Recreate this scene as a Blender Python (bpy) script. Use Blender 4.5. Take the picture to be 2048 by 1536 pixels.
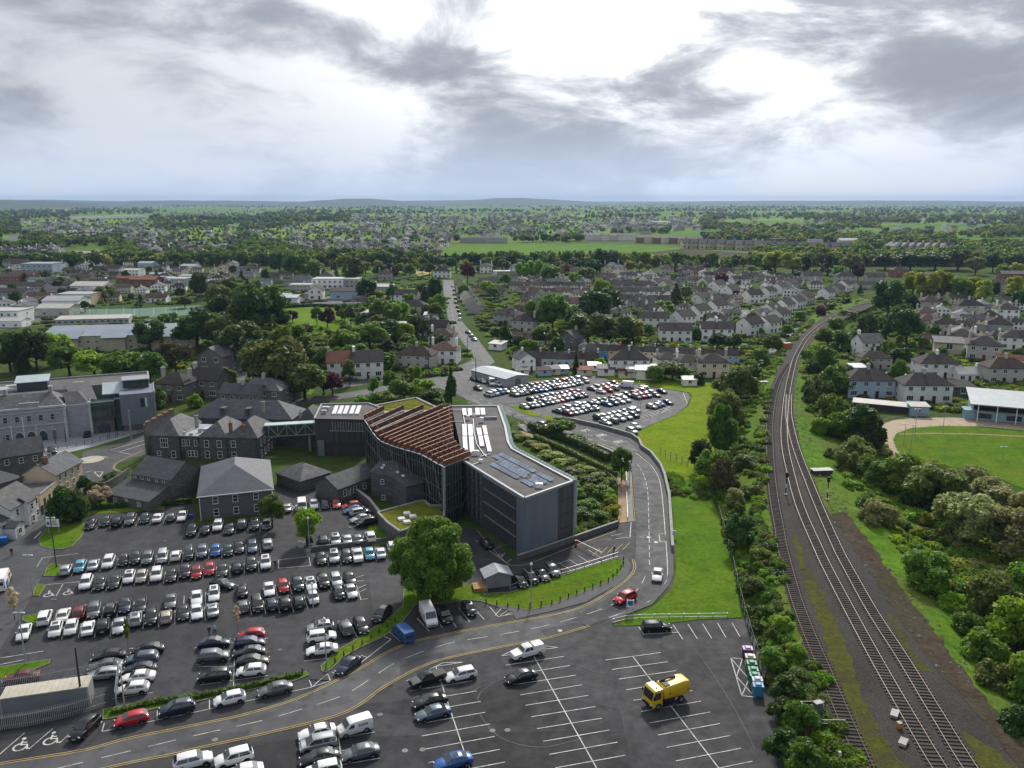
import bpy, bmesh, math, random
import numpy as np
from mathutils import Vector, Matrix
from mathutils.geometry import tessellate_polygon
random.seed(7)
rng = np.random.default_rng(7)
scn = bpy.context.scene
for _o in list(bpy.data.objects):
    bpy.data.objects.remove(_o)
R = math.radians
# ------------------------------------------------------------------ camera
FOC, CAMH = 1640.0, 66.0            # focal length in photo pixels (2048 wide), height above the car parks in metres
PITCH = math.atan(367.0 / FOC)
SP, CP = math.sin(PITCH), math.cos(PITCH)
cd = bpy.data.cameras.new('camera'); cam = bpy.data.objects.new('camera', cd)
scn.collection.objects.link(cam); scn.camera = cam
cam.location = (0, 0, CAMH); cam.rotation_euler = (math.pi / 2 - PITCH, 0, 0)
cd.sensor_width = 36; cd.lens = 36 * FOC / 2048; cd.clip_start = 1; cd.clip_end = 90000
# ------------------------------------------------------------------ world: cloudy sky
SUN_AZ, SUN_EL = 11.0, 36.0          # degrees right of the view axis (+Y), degrees up
SKY_A, SKY_B = (15.9, 16.4, 9.7), (5.2, 0.0, 4.0)
w = bpy.data.worlds.new('World'); scn.world = w; w.use_nodes = True
nt = w.node_tree; nt.nodes.clear(); N = nt.nodes.new; LK = nt.links.new
def mth(op, a, b=None, c=None, clamp=False):
    n = N('ShaderNodeMath'); n.operation = op; n.use_clamp = clamp
    for i, v in enumerate((a, b, c)):
        if v is None: continue
        if isinstance(v, (int, float)): n.inputs[i].default_value = v
        else: LK(v, n.inputs[i])
    return n.outputs[0]
def mixc(f, a, b):
    n = N('ShaderNodeMix'); n.data_type = 'RGBA'
    for s, v in ((n.inputs[0], f), (n.inputs[6], a), (n.inputs[7], b)):
        if isinstance(v, (int, float)): s.default_value = v
        elif isinstance(v, tuple): s.default_value = (*v, 1)
        else: LK(v, s)
    return n.outputs[2]
def ramp(v, lo, hi):
    n = N('ShaderNodeMapRange'); n.interpolation_type = 'SMOOTHSTEP'
    LK(v, n.inputs[0]); n.inputs[1].default_value = lo; n.inputs[2].default_value = hi
    return n.outputs[0]
tc = N('ShaderNodeTexCoord'); nrm = N('ShaderNodeVectorMath'); nrm.operation = 'NORMALIZE'; LK(tc.outputs['Generated'], nrm.inputs[0])
sep = N('ShaderNodeSeparateXYZ'); LK(nrm.outputs[0], sep.inputs[0])
zz = mth('MAXIMUM', sep.outputs[2], 0.0)
den = mth('ADD', zz, 0.42)
cmb = N('ShaderNodeCombineXYZ'); LK(mth('DIVIDE', sep.outputs[0], den), cmb.inputs[0]); LK(mth('DIVIDE', sep.outputs[1], den), cmb.inputs[1]); LK(mth('MULTIPLY', zz, 3.2), cmb.inputs[2])
def cloud(scale, detail, rough, dist, off):
    mp = N('ShaderNodeMapping'); LK(cmb.outputs[0], mp.inputs[0]); mp.inputs['Location'].default_value = off
    n = N('ShaderNodeTexNoise'); n.inputs['Scale'].default_value = scale; n.inputs['Detail'].default_value = detail
    n.inputs['Roughness'].default_value = rough; n.inputs['Distortion'].default_value = dist
    LK(mp.outputs[0], n.inputs['Vector']); return n.outputs[0]
big = cloud(1.0, 4, 0.5, 0.3, SKY_A)
mid = cloud(3.0, 12, 0.6, 0.35, SKY_B)
thick = mth('ADD', mth('MULTIPLY', big, 0.55), mth('MULTIPLY', mid, 0.45))
az, el = R(SUN_AZ), R(SUN_EL)
sdir = (math.sin(az) * math.cos(el), math.cos(az) * math.cos(el), math.sin(el))
dt = N('ShaderNodeVectorMath'); dt.operation = 'DOT_PRODUCT'; LK(nrm.outputs[0], dt.inputs[0]); dt.inputs[1].default_value = sdir
glow = mth('POWER', mth('MAXIMUM', dt.outputs['Value'], 0.0), 13.0)
dark = ramp(thick, 0.42, 0.60)
thin = ramp(thick, 0.55, 0.43)
cl = mixc(dark, (0.67, 0.70, 0.76), (0.33, 0.365, 0.44))
gl = mth('ADD', mth('MULTIPLY', glow, 0.25), mth('MULTIPLY', mth('MULTIPLY', thin, glow), 4.6))
glc = N('ShaderNodeVectorMath'); glc.operation = 'SCALE'; glc.inputs[0].default_value = (1.0, 0.985, 0.95); LK(gl, glc.inputs[3])
ad = N('ShaderNodeVectorMath'); ad.operation = 'ADD'; LK(cl, ad.inputs[0]); LK(glc.outputs[0], ad.inputs[1])
hzf = ramp(zz, 0.12, 0.0)
hz_sky = mixc(mth('MULTIPLY', hzf, 0.75), ad.outputs[0], (0.66, 0.77, 0.98))
sky = N('ShaderNodeTexSky'); sky.sky_type = 'NISHITA'; sky.sun_disc = False; sky.sun_elevation = el; sky.sun_rotation = az
sky.altitude = 100
nsc = N('ShaderNodeVectorMath'); nsc.operation = 'SCALE'; LK(sky.outputs[0], nsc.inputs[0]); nsc.inputs[3].default_value = 0.09
gap = mth('MULTIPLY', ramp(thick, 0.46, 0.38), 0.1)
fin = mixc(gap, hz_sky, nsc.outputs[0])
bg = N('ShaderNodeBackground'); LK(fin, bg.inputs[0]); bg.inputs[1].default_value = 1.0
wo = N('ShaderNodeOutputWorld'); LK(bg.outputs[0], wo.inputs[0])
# ------------------------------------------------------------------ sun through cloud
sd = bpy.data.lights.new('sun', 'SUN'); sd.energy = 4.2; sd.angle = R(6); sd.color = (1.0, 0.95, 0.86)
so = bpy.data.objects.new('sun', sd); scn.collection.objects.link(so)
so.rotation_euler = (R(90 - SUN_EL), 0, R(180 - SUN_AZ)); so.location = (0, 0, 300)
scn.view_settings.view_transform = 'Standard'; scn.view_settings.look = 'None'
scn.view_settings.exposure = 0.0; scn.view_settings.gamma = 1.0; scn.view_settings.use_curve_mapping = False
scn.render.engine = 'CYCLES'; scn.cycles.max_bounces = 5; scn.cycles.diffuse_bounces = 2; scn.cycles.glossy_bounces = 2
scn.cycles.transmission_bounces = 3; scn.cycles.volume_bounces = 0; scn.cycles.transparent_max_bounces = 6
scn.cycles.use_denoising = True; scn.cycles.caustics_reflective = False; scn.cycles.caustics_refractive = False
# ------------------------------------------------------------------ helpers
COL = scn.collection
def GV(px, py, z=0.0):
    """photo pixel -> point of the place at height z"""
    dy = py - 768.0
    down = dy * CP + FOC * SP
    t = (CAMH - z) / down
    return Vector(((px - 1024.0) * t, (FOC * CP - dy * SP) * t, z))
def G2(p, z=0.0):
    v = GV(p[0], p[1], z); return (v.x, v.y)
def hz(bx, by, ty):
    """height of something standing at pixel (bx,by) whose top shows at row ty"""
    y = GV(bx, by).y; k = (ty - 768.0) / FOC
    d = (k * y * CP + y * SP) / (CP - k * SP)
    return CAMH - d
def link(o, parent=None):
    COL.objects.link(o)
    if parent is not None: o.parent = parent
    return o
def tag(o, label=None, cat=None, group=None, kind=None):
    if label: o['label'] = label
    if cat: o['category'] = cat
    if group: o['group'] = group
    if kind: o['kind'] = kind
    return o
def empty(name, loc, rz=0.0, label=None, cat=None, group=None, scale=None):
    o = bpy.data.objects.new(name, None); COL.objects.link(o)
    o.location = loc; o.rotation_euler = (0, 0, rz); o.empty_display_size = 0.5
    if scale: o.scale = scale if hasattr(scale, '__len__') else (scale,) * 3
    return tag(o, label, cat, group)
def inst(name, mesh, parent=None, loc=(0, 0, 0), rot=(0, 0, 0), scale=None, mats=None):
    o = bpy.data.objects.new(name, mesh); COL.objects.link(o)
    if parent is not None: o.parent = parent
    o.location = loc; o.rotation_euler = rot
    if scale: o.scale = scale if hasattr(scale, '__len__') else (scale,) * 3
    if mats:
        for i, m in mats.items():
            o.material_slots[i].link = 'OBJECT'; o.material_slots[i].material = m
    return o
def copy_tree(o, parent=None):
    c = o.copy(); COL.objects.link(c); c.parent = parent
    for ch in o.children: copy_tree(ch, c)
    return c
class MB:
    """collects shapes into one mesh"""
    def __init__(s): s.v = []; s.f = []; s.m = []
    def add(s, vs, fs, m=0):
        b = len(s.v); s.v += [tuple(p) for p in vs]
        for f in fs: s.f.append(tuple(i + b for i in f)); s.m.append(m)
        return s
    def box(s, c, d, m=0, rz=0.0, taper=None):
        x, y, z = d[0] / 2, d[1] / 2, d[2] / 2; ca, sa = math.cos(rz), math.sin(rz)
        vs = []
        for k in (-1, 1):
            tx, ty = (x, y) if k < 0 or not taper else (x * taper, y * taper)
            for i, j in ((-1, -1), (1, -1), (1, 1), (-1, 1)):
                a, b = i * tx, j * ty
                vs.append((c[0] + a * ca - b * sa, c[1] + a * sa + b * ca, c[2] + k * z))
        return s.add(vs, [(3, 2, 1, 0), (4, 5, 6, 7), (0, 1, 5, 4), (1, 2, 6, 5), (2, 3, 7, 6), (3, 0, 4, 7)], m)
    def prism(s, pts, z0, z1, m=0, top=True, bottom=False, mt=None):
        n = len(pts); area = sum(pts[i][0] * pts[(i + 1) % n][1] - pts[(i + 1) % n][0] * pts[i][1] for i in range(n))
        if area < 0: pts = pts[::-1]
        vs = [(p[0], p[1], z0) for p in pts] + [(p[0], p[1], z1) for p in pts]
        s.add(vs, [(i, (i + 1) % n, n + (i + 1) % n, n + i) for i in range(n)], m)
        tri = tessellate_polygon([[Vector((p[0], p[1], 0)) for p in pts]]) if n > 4 else None
        if tri is None:
            tri = [tuple(range(n))]
        else:
            fx = []
            for t in tri:
                a, b, c = (pts[i] for i in t)
                cr = (b[0] - a[0]) * (c[1] - a[1]) - (b[1] - a[1]) * (c[0] - a[0])
                fx.append(tuple(t) if cr > 0 else tuple(t)[::-1])
            tri = fx
        if top: s.add(vs[n:], tri, m if mt is None else mt)
        if bottom: s.add(vs[:n], [t[::-1] for t in tri], m)
        return s
    def beam(s, a, b, w, h, m=0):
        a, b = Vector(a), Vector(b); d = (b - a)
        if d.length < 1e-6: return s
        d.normalize(); up = Vector((0, 0, 1)) if abs(d.z) < 0.95 else Vector((0, 1, 0))
        x = d.cross(up).normalized() * (w / 2); y = x.cross(d).normalized() * (h / 2)
        vs = [p + i * x + j * y for p in (a, b) for i, j in ((-1, -1), (1, -1), (1, 1), (-1, 1))]
        return s.add(vs, [(0, 1, 2, 3), (7, 6, 5, 4), (0, 4, 5, 1), (1, 5, 6, 2), (2, 6, 7, 3), (3, 7, 4, 0)], m)
    def tube(s, pts, rad, n=6, m=0, cap=True):
        pts = [Vector(p) for p in pts]; k = len(pts)
        if not hasattr(rad, '__len__'): rad = [rad] * k
        vs = []
        for i, p in enumerate(pts):
            d = (pts[min(i + 1, k - 1)] - pts[max(i - 1, 0)]).normalized()
            up = Vector((0, 0, 1)) if abs(d.z) < 0.9 else Vector((1, 0, 0))
            x = d.cross(up).normalized(); y = x.cross(d).normalized()
            for j in range(n):
                a = 2 * math.pi * j / n; vs.append(p + (x * math.cos(a) + y * math.sin(a)) * rad[i])
        fs = [(i * n + j, i * n + (j + 1) % n, (i + 1) * n + (j + 1) % n, (i + 1) * n + j) for i in range(k - 1) for j in range(n)]
        if cap: fs += [tuple(range(n))[::-1], tuple((k - 1) * n + j for j in range(n))]
        return s.add(vs, fs, m)
    def mesh(s, name, mats, smooth=0.0):
        me = bpy.data.meshes.new(name); me.from_pydata(s.v, [], s.f)
        for m in (mats if isinstance(mats, (list, tuple)) else [mats]): me.materials.append(m)
        me.polygons.foreach_set('material_index', s.m)
        if smooth:
            bm = bmesh.new(); bm.from_mesh(me); bmesh.ops.recalc_face_normals(bm, faces=bm.faces)
            for f in bm.faces: f.smooth = True
            for e in bm.edges:
                e.smooth = len(e.link_faces) == 2 and e.calc_face_angle(0) < smooth
            bm.to_mesh(me); bm.free()
        me.update(); return me
    def build(s, name, mats, parent=None, smooth=0.0):
        return inst(name, s.mesh(name, mats, smooth), parent)
def np_mesh(name, V, Q, mats, midx=None):
    me = bpy.data.meshes.new(name); k = Q.shape[1]
    me.vertices.add(len(V)); me.vertices.foreach_set('co', V.astype(np.float32).ravel())
    me.loops.add(Q.size); me.loops.foreach_set('vertex_index', Q.astype(np.int32).ravel())
    me.polygons.add(len(Q)); me.polygons.foreach_set('loop_start', np.arange(0, Q.size, k, dtype=np.int32))
    for m in (mats if isinstance(mats, (list, tuple)) else [mats]): me.materials.append(m)
    if midx is not None: me.polygons.foreach_set('material_index', midx.astype(np.int32))
    me.update(calc_edges=True); return me
ONES = 'first second third fourth fifth sixth seventh eighth ninth tenth eleventh twelfth thirteenth fourteenth fifteenth sixteenth seventeenth eighteenth nineteenth'.split()
TENS = {20: 'twent', 30: 'thirt', 40: 'fort', 50: 'fift', 60: 'sixt', 70: 'sevent', 80: 'eight', 90: 'ninet'}
def ordn(i):
    if i < 20: return ONES[i - 1]
    if i >= 100: return 'hundred and ' + ordn(i - 100) if i > 100 else 'hundredth'
    t = TENS[i // 10 * 10]
    return t + 'ieth' if i % 10 == 0 else t + 'y-' + ONES[i % 10 - 1]
# ------------------------------------------------------------------ materials
MATS = {}
class NT:
    def __init__(s, name):
        s.mat = bpy.data.materials.new(name); s.mat.use_nodes = True; s.t = s.mat.node_tree; s.t.nodes.clear()
        s.out = s.n('ShaderNodeOutputMaterial')
    def n(s, ty, **kw):
        n = s.t.nodes.new(ty)
        for k, v in kw.items(): setattr(n, k, v)
        return n
    def l(s, a, b): s.t.links.new(a, b)
    def val(s, sock, v):
        if isinstance(v, (int, float)): sock.default_value = v
        elif isinstance(v, tuple): sock.default_value = (*v, 1) if len(v) == 3 and sock.type == 'RGBA' else v
        else: s.l(v, sock)
    def pos(s, scale=(1, 1, 1), obj=False, rot=(0, 0, 0)):
        o = s.n('ShaderNodeTexCoord').outputs['Object'] if obj else s.n('ShaderNodeNewGeometry').outputs['Position']
        m = s.n('ShaderNodeMapping'); m.inputs['Scale'].default_value = scale; m.inputs['Rotation'].default_value = rot; s.l(o, m.inputs[0]); return m.outputs[0]
    def noise(s, vec, scale, detail=4, rough=0.55, dist=0.0):
        n = s.n('ShaderNodeTexNoise'); s.l(vec, n.inputs['Vector']); n.inputs['Scale'].default_value = scale
        n.inputs['Detail'].default_value = detail; n.inputs['Roughness'].default_value = rough; n.inputs['Distortion'].default_value = dist
        return n.outputs[0]
    def rng(s, v, lo, hi, a=0.0, b=1.0):
        n = s.n('ShaderNodeMapRange'); s.l(v, n.inputs[0])
        for i, x in enumerate((lo, hi, a, b)): n.inputs[i + 1].default_value = x
        return n.outputs[0]
    def mix(s, f, a, b, blend='MIX'):
        n = s.n('ShaderNodeMix', data_type='RGBA', blend_type=blend)
        s.val(n.inputs[0], f); s.val(n.inputs[6], a); s.val(n.inputs[7], b); return n.outputs[2]
    def bump(s, h, strength, dist):
        n = s.n('ShaderNodeBump'); s.l(h, n.inputs['Height']); n.inputs['Strength'].default_value = strength; n.inputs['Distance'].default_value = dist
        return n.outputs[0]
    def bsdf(s, col, rough=0.8, spec=0.3, metal=0.0, normal=None, coat=0.0, **kw):
        b = s.n('ShaderNodeBsdfPrincipled')
        s.val(b.inputs['Base Color'], col); s.val(b.inputs['Roughness'], rough); b.inputs['Specular IOR Level'].default_value = spec
        b.inputs['Metallic'].default_value = metal; b.inputs['Coat Weight'].default_value = coat; b.inputs['Coat Roughness'].default_value = 0.05
        if normal is not None: s.l(normal, b.inputs['Normal'])
        s.l(b.outputs[0], s.out.inputs['Surface']); return b
def mat(name, col, rough=0.8, var=0.2, scale=0.6, fine=6.0, bump=0.0, spec=0.3, metal=0.0, coat=0.0, obj=False, stretch=(1, 1, 1), orand=0.0):
    if name in MATS: return MATS[name]
    s = NT(name); p = s.pos(stretch, obj)
    a = s.noise(p, scale, 4); b = s.noise(p, fine, 3, 0.6)
    lo = tuple(c * (1 - var) for c in col); hi = tuple(min(1, c * (1 + var)) for c in col)
    c = s.mix(s.rng(a, 0.3, 0.7), lo, hi)
    c = s.mix(s.rng(b, 0.3, 0.7, 0, 0.55 * min(1, var * 3)), c, tuple(x * (1 - var * 1.2) for x in col))
    if orand:
        oi = s.n('ShaderNodeObjectInfo'); c2 = s.n('ShaderNodeHueSaturation'); s.l(c, c2.inputs['Color'])
        s.l(s.rng(oi.outputs['Random'], 0, 1, 1 - orand, 1 + orand), c2.inputs['Value']); c = c2.outputs[0]
    s.bsdf(c, rough, spec, metal, s.bump(b, bump, 0.05) if bump else None, coat)
    MATS[name] = s.mat; return s.mat
def stone(name, col, mortar, sx=0.7, sy=0.3, var=0.35):
    if name in MATS: return MATS[name]
    s = NT(name); g = s.n('ShaderNodeTexCoord').outputs['Object']
    sp = s.n('ShaderNodeSeparateXYZ'); s.l(g, sp.inputs[0])
    ad = s.n('ShaderNodeMath', operation='ADD'); s.l(sp.outputs[0], ad.inputs[0]); s.l(sp.outputs[1], ad.inputs[1])
    cb = s.n('ShaderNodeCombineXYZ'); s.l(ad.outputs[0], cb.inputs[0]); s.l(sp.outputs[2], cb.inputs[1])
    b = s.n('ShaderNodeTexBrick'); s.l(cb.outputs[0], b.inputs['Vector']); b.inputs['Scale'].default_value = 1.0
    b.inputs['Brick Width'].default_value = sx; b.inputs['Row Height'].default_value = sy; b.inputs['Mortar Size'].default_value = 0.02
    b.inputs['Color1'].default_value = (*[c * (1 - var) for c in col], 1); b.inputs['Color2'].default_value = (*[min(1, c * (1 + var)) for c in col], 1)
    b.inputs['Mortar'].default_value = (*mortar, 1)
    n = s.noise(s.pos((1, 1, 1)), 2.5, 5, 0.65); n2 = s.noise(s.pos((1, 1, 0.35)), 0.3, 3)
    c = s.mix(s.rng(n, 0.35, 0.7, 0, 0.7), b.outputs['Color'], tuple(x * 0.55 for x in col))
    c = s.mix(s.rng(n2, 0.4, 0.75, 0, 0.5), c, tuple(x * 0.7 for x in col))
    s.bsdf(c, 0.9, 0.2, 0, s.bump(n, 0.4, 0.05)); MATS[name] = s.mat; return s.mat
def slate(name, col, streak=0.25, lichen=0.15, lcol=(0.3, 0.3, 0.28), rough=0.6, orand=0.15, gap=0.28):
    """roof covering: courses run round the roof at equal heights"""
    if name in MATS: return MATS[name]
    s = NT(name); p = s.pos((1, 1, 1))
    sp = s.n('ShaderNodeSeparateXYZ'); s.l(p, sp.inputs[0])
    wv = s.n('ShaderNodeMath', operation='FRACT'); dv = s.n('ShaderNodeMath', operation='DIVIDE'); s.l(sp.outputs[2], dv.inputs[0]); dv.inputs[1].default_value = gap * 0.55; s.l(dv.outputs[0], wv.inputs[0])
    a = s.noise(p, 0.5, 5, 0.6); b = s.noise(s.pos((1, 1, 0.4)), 3.2, 4, 0.7); c3 = s.noise(p, 1.1, 6, 0.7)
    c = s.mix(s.rng(a, 0.3, 0.7), tuple(x * (1 - streak) for x in col), tuple(x * (1 + streak) for x in col))
    c = s.mix(s.rng(b, 0.35, 0.7, 0, 0.6), c, tuple(x * 0.55 for x in col))
    c = s.mix(s.rng(wv.outputs[0], 0.75, 1.0, 0, 0.35), c, tuple(x * 0.4 for x in col))
    c = s.mix(s.rng(c3, 0.55, 0.8, 0, lichen * 3), c, lcol)
    if orand:
        oi = s.n('ShaderNodeObjectInfo'); h = s.n('ShaderNodeHueSaturation'); s.l(c, h.inputs['Color'])
        s.l(s.rng(oi.outputs['Random'], 0, 1, 1 - orand, 1 + orand * 1.6), h.inputs['Value']); c = h.outputs[0]
    s.bsdf(c, s.rng(b, 0.3, 0.7, rough, rough + 0.2), 0.14, 0, s.bump(b, 0.3, 0.04)); MATS[name] = s.mat; return s.mat
def glassm(name, col=(0.02, 0.028, 0.035), rough=0.08, spec=0.7):
    if name in MATS: return MATS[name]
    s = NT(name); oi = s.n('ShaderNodeObjectInfo'); n = s.noise(s.pos(), 0.9, 2)
    c = s.mix(s.rng(oi.outputs['Random'], 0, 1, 0, 0.6), col, tuple(min(1, x * 2.6 + 0.01) for x in col))
    c = s.mix(s.rng(n, 0.45, 0.7, 0, 0.5), c, tuple(x * 0.4 for x in col))
    s.bsdf(c, rough, spec); MATS[name] = s.mat; return s.mat
def asphalt(name, col, patch=0.35, wet=0.0, crack=0.3):
    if name in MATS: return MATS[name]
    s = NT(name); p = s.pos()
    a = s.noise(p, 0.06, 5, 0.6, 0.6); b = s.noise(p, 0.45, 5, 0.65); f = s.noise(p, 9, 3, 0.7); d = s.noise(s.pos((1, 0.25, 1), rot=(0, 0, 0.25)), 0.22, 4, 0.6)
    c = s.mix(s.rng(a, 0.35, 0.65), tuple(x * (1 - patch) for x in col), tuple(x * (1 + patch) for x in col))
    c = s.mix(s.rng(b, 0.4, 0.75, 0, 0.5), c, tuple(x * 0.6 for x in col))
    c = s.mix(s.rng(d, 0.5, 0.72, 0, 0.4), c, tuple(x * 1.5 for x in col))
    c = s.mix(s.rng(f, 0.3, 0.7, 0, 0.55), c, tuple(x * 0.62 for x in col))
    g_ = s.noise(p, 0.16, 3, 0.55, 0.4); c = s.mix(s.rng(g_, 0.56, 0.66, 0, 0.55), c, tuple(x * 0.5 for x in col))
    vs_ = s.n('ShaderNodeTexVoronoi'); vs_.inputs['Scale'].default_value = 0.42; s.l(p, vs_.inputs['Vector']); c = s.mix(s.rng(vs_.outputs['Distance'], 0.10, 0.26, 0.6, 0), c, tuple(x * 0.4 for x in col))
    v = s.n('ShaderNodeTexVoronoi', feature='DISTANCE_TO_EDGE'); v.inputs['Scale'].default_value = 0.09
    wp = s.n('ShaderNodeMix', data_type='VECTOR'); wp.inputs[0].default_value = 0.02; s.l(p, wp.inputs[4])
    nn = s.n('ShaderNodeTexNoise'); nn.inputs['Scale'].default_value = 0.8; s.l(p, nn.inputs['Vector'])
    vm = s.n('ShaderNodeVectorMath', operation='SCALE'); s.l(nn.outputs['Color'], vm.inputs[0]); vm.inputs[3].default_value = 6
    va = s.n('ShaderNodeVectorMath', operation='ADD'); s.l(p, va.inputs[0]); s.l(vm.outputs[0], va.inputs[1]); s.l(va.outputs[0], v.inputs['Vector'])
    c = s.mix(s.rng(v.outputs['Distance'], 0.0, 0.008, crack * 1.8, 0), c, tuple(x * 0.35 for x in col))
    s.bsdf(c, s.rng(b, 0.35, 0.7, 0.75 - wet, 0.92), 0.2, 0, s.bump(f, 0.25, 0.03)); MATS[name] = s.mat; return s.mat
def grassm(name, c1, c2, c3, scale=0.25, tuft=2.2, bump=0.7):
    if name in MATS: return MATS[name]
    s = NT(name); p = s.pos()
    a = s.noise(p, scale, 5, 0.6); b = s.noise(p, tuft, 5, 0.7); d = s.noise(p, scale * 0.2, 3)
    c = s.mix(s.rng(a, 0.35, 0.65), c1, c2); c = s.mix(s.rng(d, 0.45, 0.7, 0, 0.8), c, c3)
    e = s.noise(p, scale * 1.7, 4, 0.7, 1.0); c = s.mix(s.rng(e, 0.52, 0.68, 0, 0.6), c, tuple(x * 0.55 for x in c1)); c = s.mix(s.rng(s.noise(p, scale * 0.8, 3, 0.6, 0.5), 0.6, 0.72, 0, 0.5), c, (c3[0] * 1.1, c3[1] * 0.85, c3[2] * 1.6))
    c = s.mix(s.rng(b, 0.42, 0.72, 0, 0.7), c, tuple(x * 0.45 for x in c1))
    s.bsdf(c, 0.95, 0.03, 0, s.bump(b, bump, 0.15)); MATS[name] = s.mat; return s.mat
def leafm(name, col, col2, trans=0.35, orand=0.25, hue=0.02):
    if name in MATS: return MATS[name]
    s = NT(name); tcn = s.n('ShaderNodeTexCoord').outputs['Object']
    a = s.noise(tcn, 0.7, 3); b = s.noise(tcn, 3.5, 2)
    c = s.mix(s.rng(a, 0.3, 0.7), col, col2); c = s.mix(s.rng(b, 0.35, 0.7, 0, 0.5), c, tuple(x * 0.6 for x in col))
    oi = s.n('ShaderNodeObjectInfo'); h = s.n('ShaderNodeHueSaturation'); s.l(c, h.inputs['Color'])
    s.l(s.rng(oi.outputs['Random'], 0, 1, 1 - orand, 1 + orand), h.inputs['Value'])
    fr = s.n('ShaderNodeMath', operation='FRACT'); ml = s.n('ShaderNodeMath', operation='MULTIPLY'); s.l(oi.outputs['Random'], ml.inputs[0]); ml.inputs[1].default_value = 7.3; s.l(ml.outputs[0], fr.inputs[0])
    s.l(s.rng(fr.outputs[0], 0, 1, 0.5 - hue, 0.5 + hue), h.inputs['Hue'])
    d = s.n('ShaderNodeBsdfPrincipled'); s.l(h.outputs[0], d.inputs['Base Color']); d.inputs['Roughness'].default_value = 0.55; d.inputs['Specular IOR Level'].default_value = 0.25
    t = s.n('ShaderNodeBsdfTranslucent'); hh = s.n('ShaderNodeHueSaturation'); s.l(h.outputs[0], hh.inputs['Color']); hh.inputs['Value'].default_value = 1.5; hh.inputs['Hue'].default_value = 0.485; s.l(hh.outputs[0], t.inputs[0])
    m = s.n('ShaderNodeMixShader'); m.inputs[0].default_value = trans; s.l(d.outputs[0], m.inputs[1]); s.l(t.outputs[0], m.inputs[2]); s.l(m.outputs[0], s.out.inputs[0])
    MATS[name] = s.mat; return s.mat
WHITE_LINE = mat('road_paint_white', (0.50, 0.50, 0.48), 0.7, 0.5, 0.9, 5)
YELLOW_LINE = mat('road_paint_yellow', (0.42, 0.31, 0.10), 0.75, 0.3, 0.8, 7)
A_ROAD = asphalt('asphalt_road', (0.092, 0.093, 0.098), 0.25)
A_LOT = asphalt('asphalt_car_park', (0.044, 0.044, 0.049), 0.4)
A_DARK = asphalt('asphalt_dark', (0.030, 0.030, 0.034), 0.35)
A_PATCH = asphalt('asphalt_patch', (0.060, 0.061, 0.067), 0.15)
PAVE = mat('concrete_pavement', (0.19, 0.185, 0.175), 0.85, 0.2, 0.5, 4)
PAVE_D = mat('tarmac_footpath', (0.085, 0.085, 0.088), 0.9, 0.2, 0.4, 5)
KERB = mat('kerb_stone', (0.16, 0.155, 0.14), 0.85, 0.2, 0.8, 5)
CONC = mat('concrete', (0.26, 0.26, 0.25), 0.85, 0.2, 0.6, 4)
LAWN = grassm('lawn_grass', (0.06, 0.13, 0.008), (0.10, 0.185, 0.010), (0.13, 0.165, 0.015), 0.25, 1.6)
FIELD = grassm('bright_field_grass', (0.115, 0.19, 0.007), (0.18, 0.25, 0.009), (0.21, 0.215, 0.018), 0.16, 1.2)
ROUGH_G = grassm('rough_grass', (0.06, 0.115, 0.014), (0.095, 0.155, 0.018), (0.13, 0.13, 0.035), 0.15, 1.1, 1.0)
DARKEARTH = grassm('garden_ground', (0.040, 0.062, 0.018), (0.058, 0.082, 0.02), (0.075, 0.072, 0.04), 0.05, 0.5)
DKMETAL = mat('dark_metal', (0.03, 0.03, 0.032), 0.5, 0.1, 1, 6, spec=0.5)
STEEL = mat('galvanised_steel', (0.42, 0.43, 0.44), 0.45, 0.12, 1.5, 8, metal=0.5)
WHITEP = mat('white_paint', (0.74, 0.74, 0.72), 0.6, 0.08, 0.7, 5)
UPVC = mat('white_window_frame', (0.72, 0.72, 0.70), 0.5, 0.05, 1, 5)
GLASS = glassm('window_glass')
WOOD = mat('timber_red_brown', (0.20, 0.062, 0.03), 0.75, 0.3, 1.0, 5, orand=0.2, obj=True)
WOODTOP = mat('timber_pale_edge', (0.42, 0.31, 0.22), 0.8, 0.2, 1, 5)  # paler timber tone for the top edges of the louvres
# ------------------------------------------------------------------ ground sheets and painted lines
def sheet(name, pts, z, m, parent=None, kind='structure', px=True, thick=0.0):
    P = [G2(p) for p in pts] if px else pts
    b = MB()
    if thick: b.prism(P, z - thick, z, 0)
    else:
        n = len(P); area = sum(P[i][0] * P[(i + 1) % n][1] - P[(i + 1) % n][0] * P[i][1] for i in range(n))
        if area < 0: P = P[::-1]
        tri = tessellate_polygon([[Vector((p[0], p[1], 0)) for p in P]])
        fx = []
        for t in tri:
            a_, b_, c_ = (P[i] for i in t); cr = (b_[0] - a_[0]) * (c_[1] - a_[1]) - (b_[1] - a_[1]) * (c_[0] - a_[0])
            fx.append(tuple(t) if cr > 0 else tuple(t)[::-1])
        b.add([(p[0], p[1], z) for p in P], fx)
    o = b.build(name, m, parent)
    if parent is None and kind: o['kind'] = kind
    return o
def smooth_path(P, n=6):
    """Catmull-Rom through 2D points"""
    P = [Vector((p[0], p[1], p[2] if len(p) > 2 else 0)) for p in P]; out = []
    for i in range(len(P) - 1):
        p0 = P[max(i - 1, 0)]; p1 = P[i]; p2 = P[i + 1]; p3 = P[min(i + 2, len(P) - 1)]
        for k in range(n):
            t = k / n
            out.append(0.5 * ((2 * p1) + (p2 - p0) * t + (2 * p0 - 5 * p1 + 4 * p2 - p3) * t * t + (3 * p1 - p0 - 3 * p2 + p3) * t ** 3))
    out.append(P[-1]); return out
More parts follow.
